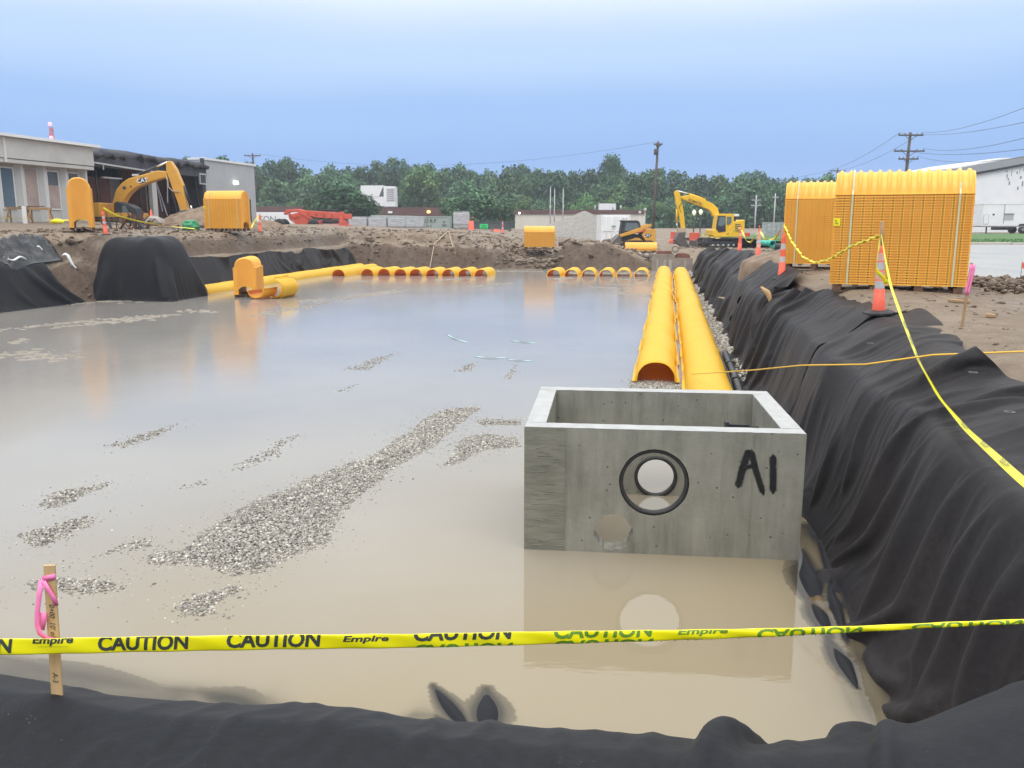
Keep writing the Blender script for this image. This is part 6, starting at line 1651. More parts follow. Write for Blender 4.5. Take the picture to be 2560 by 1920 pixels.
# wrapped pallets
def wrapped(x, y, z, w, h, label, d=1.1):
    t = thing('wrapped_pallet', label, 'wrapped pallet', (x, y, z), random.uniform(-0.03, 0.03), 'pallets of goods in stretch wrap')
    mb = MB(); n = 7
    for k in range(n):
        z0 = 0.14 + (h - 0.14) * k / n; z1 = 0.14 + (h - 0.14) * (k + 1) / n - 0.004; q = random.uniform(-0.02, 0.025)
        mb = MB().box(-w / 2 - q, w / 2 + q, -d / 2 - q, d / 2 + q, z0, z1); mb.build('goods_layer', M['wrap'], t, 0.03)
    MB().box(-w / 2 - 0.03, w / 2 + 0.03, -d / 2 - 0.03, d / 2 + 0.03, h * 0.3, h * 0.92).build('film', pm('clear_film', (0.3, 0.31, 0.33), (0.62, 0.63, 0.65), 2.2, 0.2, stretch=(1, 1, 6), bump=0.3, bscale=6) if 'film' not in M else M['film'], t, 0.05)
    for xx in (-w / 2 + 0.1, 0, w / 2 - 0.1): MB().box(xx - 0.07, xx + 0.07, -d / 2, d / 2, 0, 0.135).build('pallet_runner', M['pallet'], t)
M['film'] = pm('clear_film', (0.28, 0.29, 0.31), (0.58, 0.59, 0.61), 2.2, 0.22, stretch=(1, 1, 6), bump=0.3, bscale=6)
for k, xc in enumerate((780.5, 822, 863, 901)):
    Y0 = 82.0; x = (xc - 1106) / 1860 * Y0
    wrapped(x, Y0, 0.90, 1.62, 1.32, ORD[k] + ' grey film-wrapped pallet counted from the faded red telehandler')
wrapped(-4.85, 84.0, 1.00, 1.46, 1.70, 'taller grey film-wrapped pallet standing beside the grey-green bin')
def rolloff():
    t = thing('dumpster_bin', 'grey-green steel bin lettered ORF and ING behind the wrapped pallets', 'dumpster', (-11.4, 100, 0.75), 0)
    mb = MB(); W_ = 8.2
    MB().prism([(-4.5, 0), (4.4, 0), (4.5, 1.55), (-4.5, 1.75)], -1.1, 1.1).build('hull', M['rolloff'], t, 0.03)
    MB().box(-4.6, 4.6, -1.16, -1.1, 1.5, 1.62).build('top_rail', M['rolloff'], t); MB().box(-4.5, 4.5, -1.14, -1.1, 0.05, 0.2).build('bottom_rail', M['rolloff'], t)
    for xx in (1.0, 4.3): MB().box(xx - 0.08, xx + 0.08, -1.17, -1.1, 0.2, 1.5).build('stiffener', M['rolloff'], t)
    lettering('ORF', M['ink'], t, (2.2, -1.13, 1.08), (1, 0, 0), (0, 0, 1), 0.40, True, 0, 0.01, 1.5, 0.01)
    lettering('ING', M['ink'], t, (1.95, -1.13, 0.52), (1, 0, 0), (0, 0, 1), 0.26, True, 0, 0.005, 1.6, 0.01)
    MB().prism([(3.6, 0.95), (3.75, 1.1), (3.85, 1.0), (3.7, 0.85)], -1.16, -1.12).build('emblem', M['ink'], t)
    MB().box(3.5, 4.0, -1.14, -1.12, 0.62, 0.68).build('small_print', M['ink'], t); MB().box(3.55, 3.95, -1.14, -1.12, 0.5, 0.55).build('small_print', M['ink'], t)
rolloff()
def dark_dumpster():
    t = thing('dumpster_bin', 'dark grey open steel dumpster with a bright green sign', 'dumpster', (-2.95, 118, 0.35), 0)
    MB().prism([(-2.9, 0), (2.6, 0), (3.35, 1.35), (-3.3, 1.45)], -1.2, 1.2).build('hull', M['dumpster'], t, 0.03)
    MB().box(-3.35, 3.45, -1.28, -1.2, 1.28, 1.42).build('top_rail', M['dumpster'], t)
    for xx in (2.3, 2.7, 3.0): MB().bar((xx - 0.35, -1.24, 0), (xx, -1.24, 1.3), 0.08).build('stiffener', M['dumpster'], t)
    s = MB().box(-1.35, -0.25, -1.27, -1.24, 0.5, 1.1).build('sign', M['green'], t)
    lettering('OPEN', M['mblack'], s, (-0.8, -1.275, 0.85), (1, 0, 0), (0, 0, 1), 0.2, True, 0, 0.01, 1, 0.006)
    MB().box(-1.2, -0.4, -1.285, -1.275, 0.6, 0.66).build('small_print', M['mblack'], s)
dark_dumpster()
def cargo(label, loc, rz, L, W_, H, mat, text=None, doors=True):
    t = thing('cargo_container', label, 'container', loc, rz)
    MB().box(0, W_, 0, L, 0.1, H).build('body', mat, t, 0.02)
    for xx in (0, W_ - 0.12):
        for zz in (0.0, H - 0.12): MB().box(xx - 0.01, xx + 0.13, -0.02, 0.16, zz, zz + 0.13).build('corner_casting', mat, t)
    if doors:
        for k, xx in enumerate((0.12, W_ / 2 + 0.02)):
            d = MB().box(xx, xx + W_ / 2 - 0.14, -0.05, -0.002, 0.2, H - 0.12).build('door', mat, t, 0.01)
            for q in (0.3, 0.72):
                MB().tube([(xx + (W_ / 2 - 0.14) * q, -0.08, 0.15), (xx + (W_ / 2 - 0.14) * q, -0.08, H - 0.1)], 0.02, 6).build('lock_rod', mat, d)
            MB().box(xx + 0.1, xx + W_ / 2 - 0.25, -0.075, -0.05, 1.2, 1.26).build('handle_bar', M['metalpole'], d)
            for zz in (0.3, 1.2, 2.1): MB().box(xx - 0.06 if k == 0 else xx + W_ / 2 - 0.16, xx + 0.06 if k == 0 else xx + W_ / 2 - 0.04, -0.07, -0.003, zz, zz + 0.16).build('hinge', mat, d)
    for k in range(int(L / 0.28)): MB().box(W_ - 0.002, W_ + 0.03, 0.2 + k * 0.28, 0.34 + k * 0.28, 0.2, H - 0.12).build('corrugation', mat, t)
    return t
c1 = cargo('white steel cargo container with double doors behind the compact track loader', (7.42, 73, -0.25), math.radians(-2), 6.0, 2.44, 2.58, M['white'])
MB().box(0.85, 1.2, -0.062, -0.052, 1.55, 1.7).build('stencil', pm('green_stencil', (0.12, 0.3, 0.22), None, 3, 0.6), c1)
MB().box(0.9, 1.15, -0.062, -0.052, 1.4, 1.46).build('stencil', M['block'], c1)
lettering('# 10', M['block'], c1, (1.95, -0.06, 2.25), (1, 0, 0), (0, 0, 1), 0.14, True, 0, 0.0, 1, 0.01)
c2 = thing('cargo_container', 'long white cargo container lettered SON behind the spoil mounds', 'container', (-33.2, 112, 0.75), math.radians(0))
MB().box(0, 6.3, 0, 2.4, 0, 2.2).build('body', M['white'], c2)
for k in range(20): MB().box(0.1 + k * 0.31, 0.24 + k * 0.31, -0.03, 0.002, 0.15, 2.05).build('corrugation', M['white'], c2)
lettering('SON', M['block'], c2, (2.0, -0.04, 1.35), (1, 0, 0), (0, 0, 1), 0.75, True, 0, 0.0, 0.95, 0.01)
def drum(label, x, y, z, h=1.0, r=0.29):
    t = thing('traffic_drum', label, 'traffic drum', (x, y, z), 0)
    MB().lathe([(0, 0), (r, 0), (r, h * 0.3), (r * 0.95, h * 0.31), (r * 0.95, h * 0.6), (r * 0.88, h * 0.62), (r * 0.85, h), (0, h)], 18).build('barrel', M['cone_orange'], t)
    MB().lathe([(r + 0.12, -0.0), (r + 0.12, 0.05), (r - 0.01, 0.06), (r - 0.01, 0)], 18, None, True, False).build('base_ring', M['rubber'], t)
drum('orange traffic drum beside the tall wrapped pallet', -3.85, 82.5, 0.80, 1.05, 0.28)
drum('orange traffic drum half hidden behind the brown bank crest', -1.3, 74.0, 0.35, 0.8, 0.3)
def barrier(label, x, y, z, rz):
    t = thing('traffic_barrier', label, 'barrier', (x, y, z), rz)
    MB().prism([(-0.3, 0), (0.3, 0), (0.26, 0.25), (0.12, 0.45), (0.1, 1.05), (-0.1, 1.05), (-0.12, 0.45), (-0.26, 0.25)], -0.45, 0.45).build('shell', M['red'], t, 0.03)
    MB().box(-0.32, 0.32, -0.3, -0.15, 0.004, 0.1).build('fork_slot', M['mblack'], t)
barrier('red plastic traffic barrier beside the compact track loader', 14.9, 80, -0.2, math.radians(35))
barrier('red plastic traffic barrier behind the front of the clean yellow excavator', 15.6, 74.6, -0.2, math.radians(70))
barrier('red plastic traffic barrier behind the rear of the clean yellow excavator', 20.1, 75.5, -0.2, math.radians(60))
def fence():
    t = thing('site_fence', 'grey temporary mesh fence panels leaning behind the traffic tubes', 'fence', (0, 0, 0), 0)
    for i in range(5):
        x0 = 24.0 + i * 1.9; y0 = 84 - i * 1.2; x1 = x0 + 1.85; y1 = y0 - 1.15; z0 = -0.25 + 0.06 * i; h = 1.95
        lean = 0.05 * (-1) ** i
        p = MB()
        p.bar((x0, y0, z0), (x0 + lean, y0, z0 + h), 0.05).bar((x1, y1, z0), (x1 + lean, y1, z0 + h), 0.05).bar((x0 + lean, y0, z0 + h), (x1 + lean, y1, z0 + h), 0.04)
        pn = p.build('panel_frame', M['metalpole'], t)
        MB().add([(x0, y0, z0 + 0.02), (x1, y1, z0 + 0.02), (x1 + lean, y1, z0 + h - 0.04), (x0 + lean, y0, z0 + h - 0.04)], [(0, 1, 2, 3)]).build('mesh_cloth', M['wrap'], pn).modifiers.new('thick', 'SOLIDIFY').thickness = 0.02
        for k in range(4):
            f = (k + 1) / 5; MB().bar((x0 + (x1 - x0) * f, y0 + (y1 - y0) * f - 0.03, z0), (x0 + (x1 - x0) * f + lean, y0 + (y1 - y0) * f - 0.03, z0 + h), 0.02).build('upright', M['block'], pn)
    b = thing('concrete_barrier', 'pale concrete road barriers standing behind the temporary fence', 'barrier', (0, 0, 0), 0)
    for i in range(4):
        MB().prism([(-0.3, 0), (0.3, 0), (0.1, 0.5), (0.09, 0.85), (-0.09, 0.85), (-0.1, 0.5)], -1.45, 1.45, 'xz', Matrix.Translation(Vector((25.2 + i * 3.05, 88 - i * 0.6, -0.2))) @ Matrix.Rotation(math.radians(80), 4, 'Z')).build('barrier_segment', M['curb'], b, 0.02)
fence()
# teal and black pipes lying in the yard
for k, (x0, y0, x1, y1, r, mt, lab) in enumerate(((9.95, 35.2, 10.05, 33.6, 0.11, 'teal', 'teal plastic pipe lying across the black drain pipe'), (10.75, 36.0, 10.9, 33.8, 0.11, 'teal', 'teal plastic pipe in the pair by the site fence, next to the tube'),
                                                  (11.25, 36.0, 11.45, 33.8, 0.11, 'teal', 'teal plastic pipe of the pair nearer the tall bundles'), (9.9, 32.8, 12.2, 32.2, 0.16, 'blackpipe', 'black ribbed drain pipe lying beneath the teal pipes'))):
    z = zg((x0 + x1) / 2, (y0 + y1) / 2) + r + (0.2 if k == 0 else 0.02)
    t = thing('loose_pipe', lab, 'pipe', (x0, y0, z), math.atan2(y1 - y0, x1 - x0)); L = math.hypot(x1 - x0, y1 - y0)
    Mx = Matrix.Rotation(math.radians(90), 4, 'Y')
    MB().lathe([(r * 0.88, 0), (r * 0.88, L), (r, L), (r, 0), (r * 0.88, 0)], 18, Mx, True, False).build('pipe_wall', M[mt], t)
    MB().lathe([(r * 0.9, L - 0.3), (r * 1.15, L - 0.28), (r * 1.15, L), (r * 0.95, L)], 18, Mx, True, False).build('socket', M[mt], t)
def black_drain():
    z = -1.28
    t = thing('drain_pipe', 'black drain pipe lying beside the yellow row at the fabric foot', 'pipe', (0, 0, 0), 0)
    x0, y0 = XY(20.6, 1.42); x1, y1 = XY(15.0, 1.38)
    MB().tube([(x0, y0, z + 0.03), ((x0 + x1) / 2 + 0.03, (y0 + y1) / 2, z), (x1, y1, z)], 0.075, 14).build('pipe_wall', M['blackpipe'], t)
    for f in (0.25, 0.6, 0.85):
        px, py = x0 + (x1 - x0) * f, y0 + (y1 - y0) * f
        MB().tube([(px, py, z + 0.01), (px + (x1 - x0) * 0.03, py + (y1 - y0) * 0.03, z + 0.008)], 0.088, 14).build('coupling', M['blackpipe'], t)
    t2 = thing('drain_hose', 'thin black hose running along the yellow row beside the drain pipe', 'hose', (0, 0, 0), 0)
    MB().tube([(x0 - 0.13, y0, z + 0.02), ((x0 + x1) / 2 - 0.1, (y0 + y1) / 2, z + 0.02), (x1 - 0.12, y1, z)], 0.03, 10).build('hose_wall', M['rubber'], t2)
black_drain()
def sawhorses():
    z0 = 1.62
    for k, (x, y, lab) in enumerate(((-25.0, 44.5, 'wooden sawhorse carrying the plank, farther from the end-on stack'), (-23.75, 44.2, 'wooden sawhorse carrying the plank, nearer the end-on stack'))):
        zz = zg(x, y)
        t = thing('sawhorse', lab, 'sawhorse', (x, y, zz), math.radians(8), 'sawhorses by the concrete office')
        MB().box(-0.55, 0.55, -0.05, 0.05, 0.68, 0.80).build('top_beam', M['oldwood'], t)
        for sx in (-1, 1):
            for sy in (-1, 1): MB().bar((sx * 0.42, sy * 0.04, 0.74), (sx * 0.52, sy * 0.30, 0.0), 0.07, 0.05).build('leg', M['oldwood'], t)
            MB().box(sx * 0.47 - 0.03, sx * 0.47 + 0.03, -0.2, 0.2, 0.28, 0.36).build('brace', M['oldwood'], t)
    t = tag(MB().box(-0.6, 0.6, -0.15, 0.15, 0, 0.04).build('plank', M['pallet']), 'dark short plank laid across the sawhorses', 'plank'); t.location = (-24.2, 44.3, zg(-24.2, 44.3) + 0.82)
    px, py = -24.0, 43.2
    t = tag(MB().box(-0.09, 0.09, -0.05, 0.05, -0.1, 0.85).build('marker_post', M['white']), 'white marker post standing in front of the sawhorses', 'post'); t.location = (px, py, zg(px, py))
    t = rock('yellow_bag', 'bundle of yellow tape lying on the ground by the sawhorses', (-22.6, 43.6, zg(-22.6, 43.6) + 0.2), 0.22, M['tape'], 61, 2, (1.6, 0.6, 0.6), 'tape bundle')
    t = rock('green_tarpaulin', 'green tarpaulin bundle lying beside the side-on chamber bundle', (-16.55, 45.2, zg(-16.5, 45.2) + 0.22), 0.38, M['tealcloth'], 71, 3, (1.2, 0.8, 0.95), 'tarpaulin')
    # bent scrap left from the demolition
    t = thing('scrap_heap', 'dark heap of bent steel scrap between the end-on stack and tube', 'scrap', (-18.9, 43.0, zg(-18.9, 43.0)), 0)
    for i in range(26):
        p = Vector((random.uniform(-1.1, 1.1), random.uniform(-0.5, 0.5), 0.05)); q = p + Vector((random.uniform(-0.6, 0.6), random.uniform(-0.2, 0.2), random.uniform(0.25, 0.95)))
        MB().bar(p, q, random.uniform(0.05, 0.16), 0.03).build('steel_strip', M[random.choice(['dark_grey', 'rust', 'dark_grey'])], t)
    t = thing('scrap_heap', 'low rusty scrap strewn before the working excavator', 'scrap', (-20.5, 47.5, zg(-20.5, 47.5)), 0)
    for i in range(30):
        p = Vector((random.uniform(-2.2, 2.2), random.uniform(-0.6, 0.6), 0.03)); q = p + Vector((random.uniform(-1.2, 1.2), random.uniform(-0.3, 0.3), random.uniform(0.0, 0.18)))
        MB().bar(p, q, random.uniform(0.04, 0.1), 0.03).build('steel_strip', M[random.choice(['dark_grey', 'rust', 'brick'])], t)
sawhorses()
# loose hoses on the far bank
def bank_hose(pts, label):
    tag(MB().tube([(x, y, zg(x, y) + dz) for x, y, dz in pts], 0.028, 8).build('bank_hose', M['tan']), label, 'hose', 'pale hoses on the brown bank')
bank_hose([(-4.6, 62.5, 0.08), (-5.4, 60.6, 0.1), (-5.7, 59.6, 0.12), (-5.6, 58.9, 0.12), (-5.5, 58.5, 0.1)], 'pale bent hose hanging down the brown bank')
bank_hose([(-4.5, 62.3, 0.08), (-4.2, 61.0, 0.1), (-3.9, 60.0, 0.1)], 'short pale hose lying on the brown bank crest')
bank_hose([(-2.8, 62.8, 0.08), (-1.8, 63.2, 0.1), (-0.6, 63.8, 0.1)], 'pale hose trailing over the crest toward the drum')
# ================================================================== trees
def crown_mesh(name, seed, kind, n=2600, tall=1.0, open_=0.0):
    r = np.random.default_rng(seed)
    nb = 17; C = []; R = []
    for i in range(nb):
        u = r.random(); ph = r.uniform(0, 2 * math.pi); el = r.uniform(-0.55, 1.0)
        rad = 0.62 * math.sqrt(max(0.05, 1 - el * el)) * r.uniform(0.6, 1.15)
        C.append((rad * math.cos(ph), rad * math.sin(ph), el * 0.62 * tall)); R.append(r.uniform(0.22, 0.44))
    C.append((0, 0, 0)); R.append(0.55)
    C = np.array(C); R = np.array(R)
    w = R ** 2; k = r.choice(len(R), n, p=w / w.sum())
    d = r.normal(size=(n, 3)); d[:, 2] += 0.25; d /= np.linalg.norm(d, axis=1, keepdims=True)
    P = C[k] + d * (R[k] * r.uniform(0.62, 1.05, n) * (1 + 0.25 * r.normal(size=n) * 0.4))[:, None]
    nn = d + r.normal(0, 0.55, (n, 3)); nn /= np.linalg.norm(nn, axis=1, keepdims=True)
    t1 = np.cross(nn, r.normal(size=(n, 3))); t1 /= np.linalg.norm(t1, axis=1, keepdims=True); t2 = np.cross(nn, t1)
    s = r.uniform(0.035, 0.085, n)[:, None]; e = r.uniform(0.5, 1.0, n)[:, None]
    # a leaf spray: a bent diamond
    V = np.stack([P - t1 * s, P + t2 * s * e + nn * s * 0.25, P + t1 * s, P - t2 * s * e + nn * s * 0.25], 1).reshape(-1, 3)
    tone = np.repeat(np.clip(0.5 + 0.22 * r.normal(size=n) + 0.16 * np.take(r.normal(size=len(R)), k), 0, 1), 4)
    F_ = np.arange(4 * n).reshape(-1, 4)
    o = mesh_np(name, V, F_, M[kind], None, False, {'tone': tone}, False)
    me = o.data; bpy.data.objects.remove(o); return me
def trunk_mesh(seed):
    r = random.Random(seed); mb = MB()
    mb.tube([(0, 0, -1.6), (0.02, 0.01, -0.9), (-0.02, 0.0, -0.3), (0.02, 0.02, 0.45)], 0.06, 8, True, [0.085, 0.065, 0.05, 0.015])
    for i in range(6):
        a = r.uniform(0, 6.28); z = r.uniform(-0.6, 0.1); l = r.uniform(0.4, 0.75)
        mb.tube([(0, 0, z), (l * 0.5 * math.cos(a), l * 0.5 * math.sin(a), z + 0.22), (l * math.cos(a), l * math.sin(a), z + 0.5)], 0.02, 6, True, [0.032, 0.02, 0.006])
    o = mb.build('trunk', M['bark']); me = o.data; bpy.data.objects.remove(o); return me
CROWNS = {k: [crown_mesh('crown', 300 + 10 * j + i, k, tl_n[1], tl_n[0]) for i, tl_n in enumerate(((1.0, 2600), (1.25, 2800), (0.85, 2600)))] for j, k in enumerate(('leaf_dark', 'leaf_mid', 'leaf_light'))}
TRUNKS = [trunk_mesh(s) for s in (1, 2, 3)]
def tree(x, y, top, rx, label, kind, group, rz_=None, crown_h=None, name='tree', v=None):
    """crown spans from the top down; the trunk reaches the ground"""
    g = 0.3
    rz_ = rz_ or rx * random.uniform(0.8, 1.05)
    cz = top - rz_ * 0.98
    t = thing(name, label, 'tree', (x, y, g), random.uniform(0, 6.28), group)
    c = link(bpy.data.objects.new('crown', random.choice(CROWNS[kind]) if v is None else CROWNS[kind][v]), t); c.location = (0, 0, cz - g); c.scale = (rx, rx, rz_)
    k = link(bpy.data.objects.new('trunk', random.choice(TRUNKS)), t); k.location = (0, 0, cz - g); s = max(0.6, (cz - g) / 1.6); k.scale = (min(rx, s) , min(rx, s), s)
    return t
def at(u, y): return (u - 1106) / 1860 * y          # east-west offset that a bearing gives at a distance
def topz(v, y): return 1.8 + (478 - v) / 1860 * y
WOOD = [(440, 352), (480, 350), (520, 347), (560, 352), (600, 350), (640, 347), (680, 356), (715, 350), (750, 358), (790, 349), (825, 352), (860, 344), (895, 346), (930, 356), (965, 352), (1000, 350), (1035, 372), (1065, 362), (1095, 354),
        (1130, 352), (1165, 368), (1200, 366), (1235, 360), (1270, 354), (1312, 342), (1345, 376), (1380, 374), (1415, 366), (1450, 370), (1485, 384), (1520, 382), (1555, 376), (1590, 384), (1625, 366), (1660, 374), (1700, 376), (1740, 384), (1780, 388), (1830, 392), (1880, 396)]
for u, v in WOOD:
    y = random.uniform(225, 245); tree(at(u, y), y, topz(v + 7, y), random.uniform(4.6, 6.0), 'dark green tree on the skyline of the far wood', random.choice(['leaf_dark', 'leaf_mid', 'leaf_dark']), 'skyline trees of the far wood', random.uniform(5.5, 7.0))
for u in range(575, 1800, 44):
    y = random.uniform(205, 220); v = 388 + 14 * math.sin(u * 0.031) + random.uniform(-10, 10)
    tree(at(u + random.uniform(-8, 8), y), y, topz(v, y), random.uniform(4.4, 5.8), 'mid green tree in the middle of the far wood, below the skyline trees', random.choice(['leaf_mid', 'leaf_dark', 'leaf_mid']), 'middle trees of the far wood', random.uniform(5.5, 7.0))
for u in range(590, 1790, 40):
    if 780 < u < 860 or 905 < u < 945: continue
    y = random.uniform(193, 202); v = random.uniform(418, 438)
    tree(at(u + random.uniform(-8, 8), y), y, topz(v, y), random.uniform(3.4, 4.4), 'green tree at the front edge of the far wood behind the low buildings', random.choice(['leaf_mid', 'leaf_light', 'leaf_dark']), 'front trees of the far wood', random.uniform(3.6, 4.6))
for u, v in ((1205, 448), (1240, 442), (1275, 446), (1310, 440), (1345, 446), (1382, 440), (1420, 436), (1455, 440)):
    y = 191; tree(at(u, y), y, topz(v, y), 2.4, 'bright green young tree just behind the beige building', 'leaf_light', 'bright young trees behind the beige building', 2.5)
tree(at(1312, 222), 222, topz(338, 222), 3.6, 'tallest tree of the far wood, its open top above the skyline', 'leaf_dark', None, 5.5)
tree(at(915, 196), 196, topz(360, 196), 5.2, 'pale weeping tree standing out of the far wood', 'leaf_light', None, 5.2)
tree(at(742, 140), 140, topz(396, 140), 6.0, 'broad dark tree between the telehandler and the white dust collector', 'leaf_dark', None, 3.6, v=0)
tree(at(690, 141), 141, topz(418, 141), 3.2, 'low dark tree touching the broad tree above the telehandler', 'leaf_dark', None, 2.9, v=2)
tree(at(790, 141), 141, topz(424, 141), 3.0, 'low dark tree touching the broad tree above the wrapped pallets', 'leaf_dark', None, 2.6, v=1)
tree(at(1040, 146), 146, topz(404, 146), 5.0, 'broad leafy tree standing over the dark dumpster', 'leaf_mid', None, 3.6, v=0)
tree(at(985, 147), 147, topz(428, 147), 3.2, 'leafy tree beside the tan wall bay, touching the broad leafy tree', 'leaf_mid', None, 2.8, v=1)
tree(at(1085, 147), 147, topz(424, 147), 3.0, 'leafy tree at the beige building corner, touching the broad leafy tree', 'leaf_mid', None, 2.8, v=2)
tree(at(1132, 175), 175, topz(428, 175), 2.6, 'yellow-green small tree at the beige building corner', 'leaf_light', None, 2.2)
tree(at(645, 176), 176, topz(440, 176), 2.0, 'yellow-green small tree above the white cargo container', 'leaf_light', None, 2.0)
tree(at(630, 232), 232, topz(345, 232), 4.6, 'dark tree behind the utility pole by the grey metal building', 'leaf_dark', None, 6.0)
tree(at(498, 120), 120, topz(348, 120), 2.4, 'dark tree top showing over the grey metal building roof', 'leaf_dark', None, 3.0)
tree(at(425, 120), 120, topz(349, 120), 1.9, 'dark tree top showing over the demolished roof beside the vent', 'leaf_dark', None, 2.4)
for u, v, k in ((1590, 415, 'leaf_mid'), (1625, 400, 'leaf_dark'), (1662, 405, 'leaf_mid'), (1700, 400, 'leaf_dark'), (1735, 405, 'leaf_mid'), (1480, 425, 'leaf_light'), (1525, 430, 'leaf_mid'), (1560, 420, 'leaf_dark')):
    y = 186; tree(at(u, y), y, topz(v, y), 4.2, 'dense green tree of the far wood behind the clean yellow excavator', k, 'wood trees behind the clean excavator', 4.6)
def brush():
    """undergrowth that closes the foot of the wood"""
    r = np.random.default_rng(77); n = 9000
    y = r.uniform(186, 215, n); u = r.uniform(560, 1900, n); x = (u - 1106) / 1860 * y
    z = 0.3 + r.random(n) ** 1.3 * 3.4
    d = r.normal(size=(n, 3)); d[:, 1] -= 0.8; d /= np.linalg.norm(d, axis=1, keepdims=True)
    t1 = np.cross(d, r.normal(size=(n, 3))); t1 /= np.linalg.norm(t1, axis=1, keepdims=True); t2 = np.cross(d, t1); s = r.uniform(0.25, 0.6, n)[:, None]
    P = np.stack([x, y, z], -1)
    V = np.stack([P - t1 * s, P + t2 * s, P + t1 * s, P - t2 * s], 1).reshape(-1, 3)
    o = mesh_np('undergrowth', V, np.arange(4 * n).reshape(-1, 4), M['leaf_dark'], None, False, {'tone': np.repeat(r.random(n), 4)})
    tag(o, 'dark undergrowth closing the foot of the far wood', 'undergrowth', None, 'stuff')
brush()
def far_hill():
    u = np.linspace(-420, 420, 60); v = np.linspace(215, 420, 24); X, Y_ = np.meshgrid(u, v, indexing='ij')
    Z = -1 + 13.0 * sst(215, 300, Y_) + 1.2 * fbm(X * 0.02, Y_ * 0.02, 88, 3)
    structure(mesh_np('hill', np.stack([X, Y_, Z], -1).reshape(-1, 3), grid_faces(60, 24), pm('wooded_hill', (0.02, 0.045, 0.018), (0.04, 0.08, 0.03), 0.3, 0.9, 1.0, 0.8), None, True))
far_hill()

# ================================================================== poles, lamps, wires
ENDS = {}
def pole(key, label, x, y, top, r, arms, mat='pole', lean=0.0, g=0.2):
    t = thing('utility_pole', label, 'utility pole', (x, y, g), 0); h = top - g
    MB().tube([(-lean * 0, 0, -0.3), (lean * 0.5, 0, h * 0.5), (lean, 0, h)], r, 10, True, [r * 1.25, r, r * 0.8]).build('shaft', M[mat], t)
    pts = []
    for zz, w in arms:
        lx = lean * zz / max(h, 1)
        arm = MB().bar((lx - w, -r, zz), (lx + w, -r, zz), 0.12, 0.14).build('cross_arm', M[mat], t)
        for sx in (-1, 1):
            MB().bar((lx + sx * w * 0.5, -r, zz), (lx, -r * 0.6, zz - 0.55), 0.04).build('brace', M[mat], t)
            for q in (0.92, 0.5):
                MB().lathe([(0.03, 0), (0.06, 0.03), (0.05, 0.15), (0, 0.2)], 8, Matrix.Translation(Vector((lx + sx * w * q, -r, zz + 0.07)))).build('insulator', M['block'], arm)
                pts.append((x + lx + sx * w * q, y - r, g + zz + 0.25))
    ENDS[key] = pts
    return t
Y1 = 110; p1 = pole('mid', 'tall dark utility pole rising between the container and clean excavator', at(1405, Y1), Y1, topz(314, Y1), 0.17, [(topz(318, Y1) - 0.35, 0.55)], lean=0.35)
MB().lathe([(0, 0), (0.22, 0.0), (0.22, 0.7), (0, 0.7)], 12, Matrix.Translation(Vector((0.02, -0.35, topz(345, Y1))))).build('transformer', M['pole'], p1)
MB().box(0.05, 0.65, -0.35, -0.25, topz(328, Y1), topz(322, Y1)).build('switch', M['pole'], p1)
Y2 = 135; pole('left', 'utility pole with twin insulators beside the grey metal building', at(563, Y2), Y2, topz(338, Y2), 0.17, [(topz(342, Y2) - 0.3, 1.25)])
Y3 = 90; pole('right', 'utility pole with three cross arms standing behind the tagged bundle', at(1931, Y3), Y3, topz(296, Y3), 0.17, [(topz(302, Y3) - 0.2, 1.25), (topz(334, Y3) - 0.2, 1.55), (topz(350, Y3) - 0.2, 1.0)], lean=0.25)
Y4 = 150; pole('right2', 'farther utility pole with one cross arm behind the second bundle', at(1790, Y4), Y4, topz(369, Y4), 0.17, [(topz(374, Y4) - 0.2, 1.25)])
Y5 = 178; pole('far1', 'grey pole with two cross arms against the wood by the fence', at(1622, Y5), Y5, topz(424, Y5), 0.16, [(topz(436, Y5), 0.9), (topz(447, Y5), 1.1)], 'metalpole')
pole('far2', 'slim grey pole against the wood nearer the tall bundles', at(1662, Y5), Y5, topz(420, Y5), 0.14, [(topz(430, Y5), 0.6)], 'metalpole')
def sagged(p, q, s, n=16): return [(p[0] + (q[0] - p[0]) * i / n, p[1] + (q[1] - p[1]) * i / n, p[2] + (q[2] - p[2]) * i / n - 4 * s * (i / n) * (1 - i / n)) for i in range(n + 1)]
def wire(p, q, s, label, r=0.018): tag(MB().tube(sagged(p, q, s), r, 5).build('power_line', M['wire']), label, 'power line', 'power lines')
for k, (e, (u, v), lab) in enumerate(((ENDS['right'][2], (2260, 208), 'topmost'), (ENDS['right'][0], (2260, 255), 'second'), (ENDS['right'][6], (2260, 283), 'third'), (ENDS['right'][4], (2260, 318), 'fourth'), (ENDS['right'][10], (2260, 332), 'lowest'))):
    yy = 42.0; wire(e, (at(u, yy), yy, topz(v, yy)), 0.55, lab + ' power line running from the three-armed pole over the warehouse', 0.014)
for k in range(2):
    wire(ENDS['right'][k * 2], ENDS['right2'][k * 2], 0.5, ('upper', 'lower')[k] + ' power line between the three-armed pole and the farther pole', 0.02)
wire(ENDS['right2'][1], (at(1500, 175), 175, topz(398, 175)), 1.0, 'power line running from the farther pole into the wood', 0.02)
wire(ENDS['mid'][0], ENDS['left'][2], 2.2, 'long power line between the tall dark pole and the pole by the grey building', 0.014)
wire(ENDS['far1'][0], ENDS['far2'][2], 0.3, 'short power line between the two grey poles at the wood', 0.03)
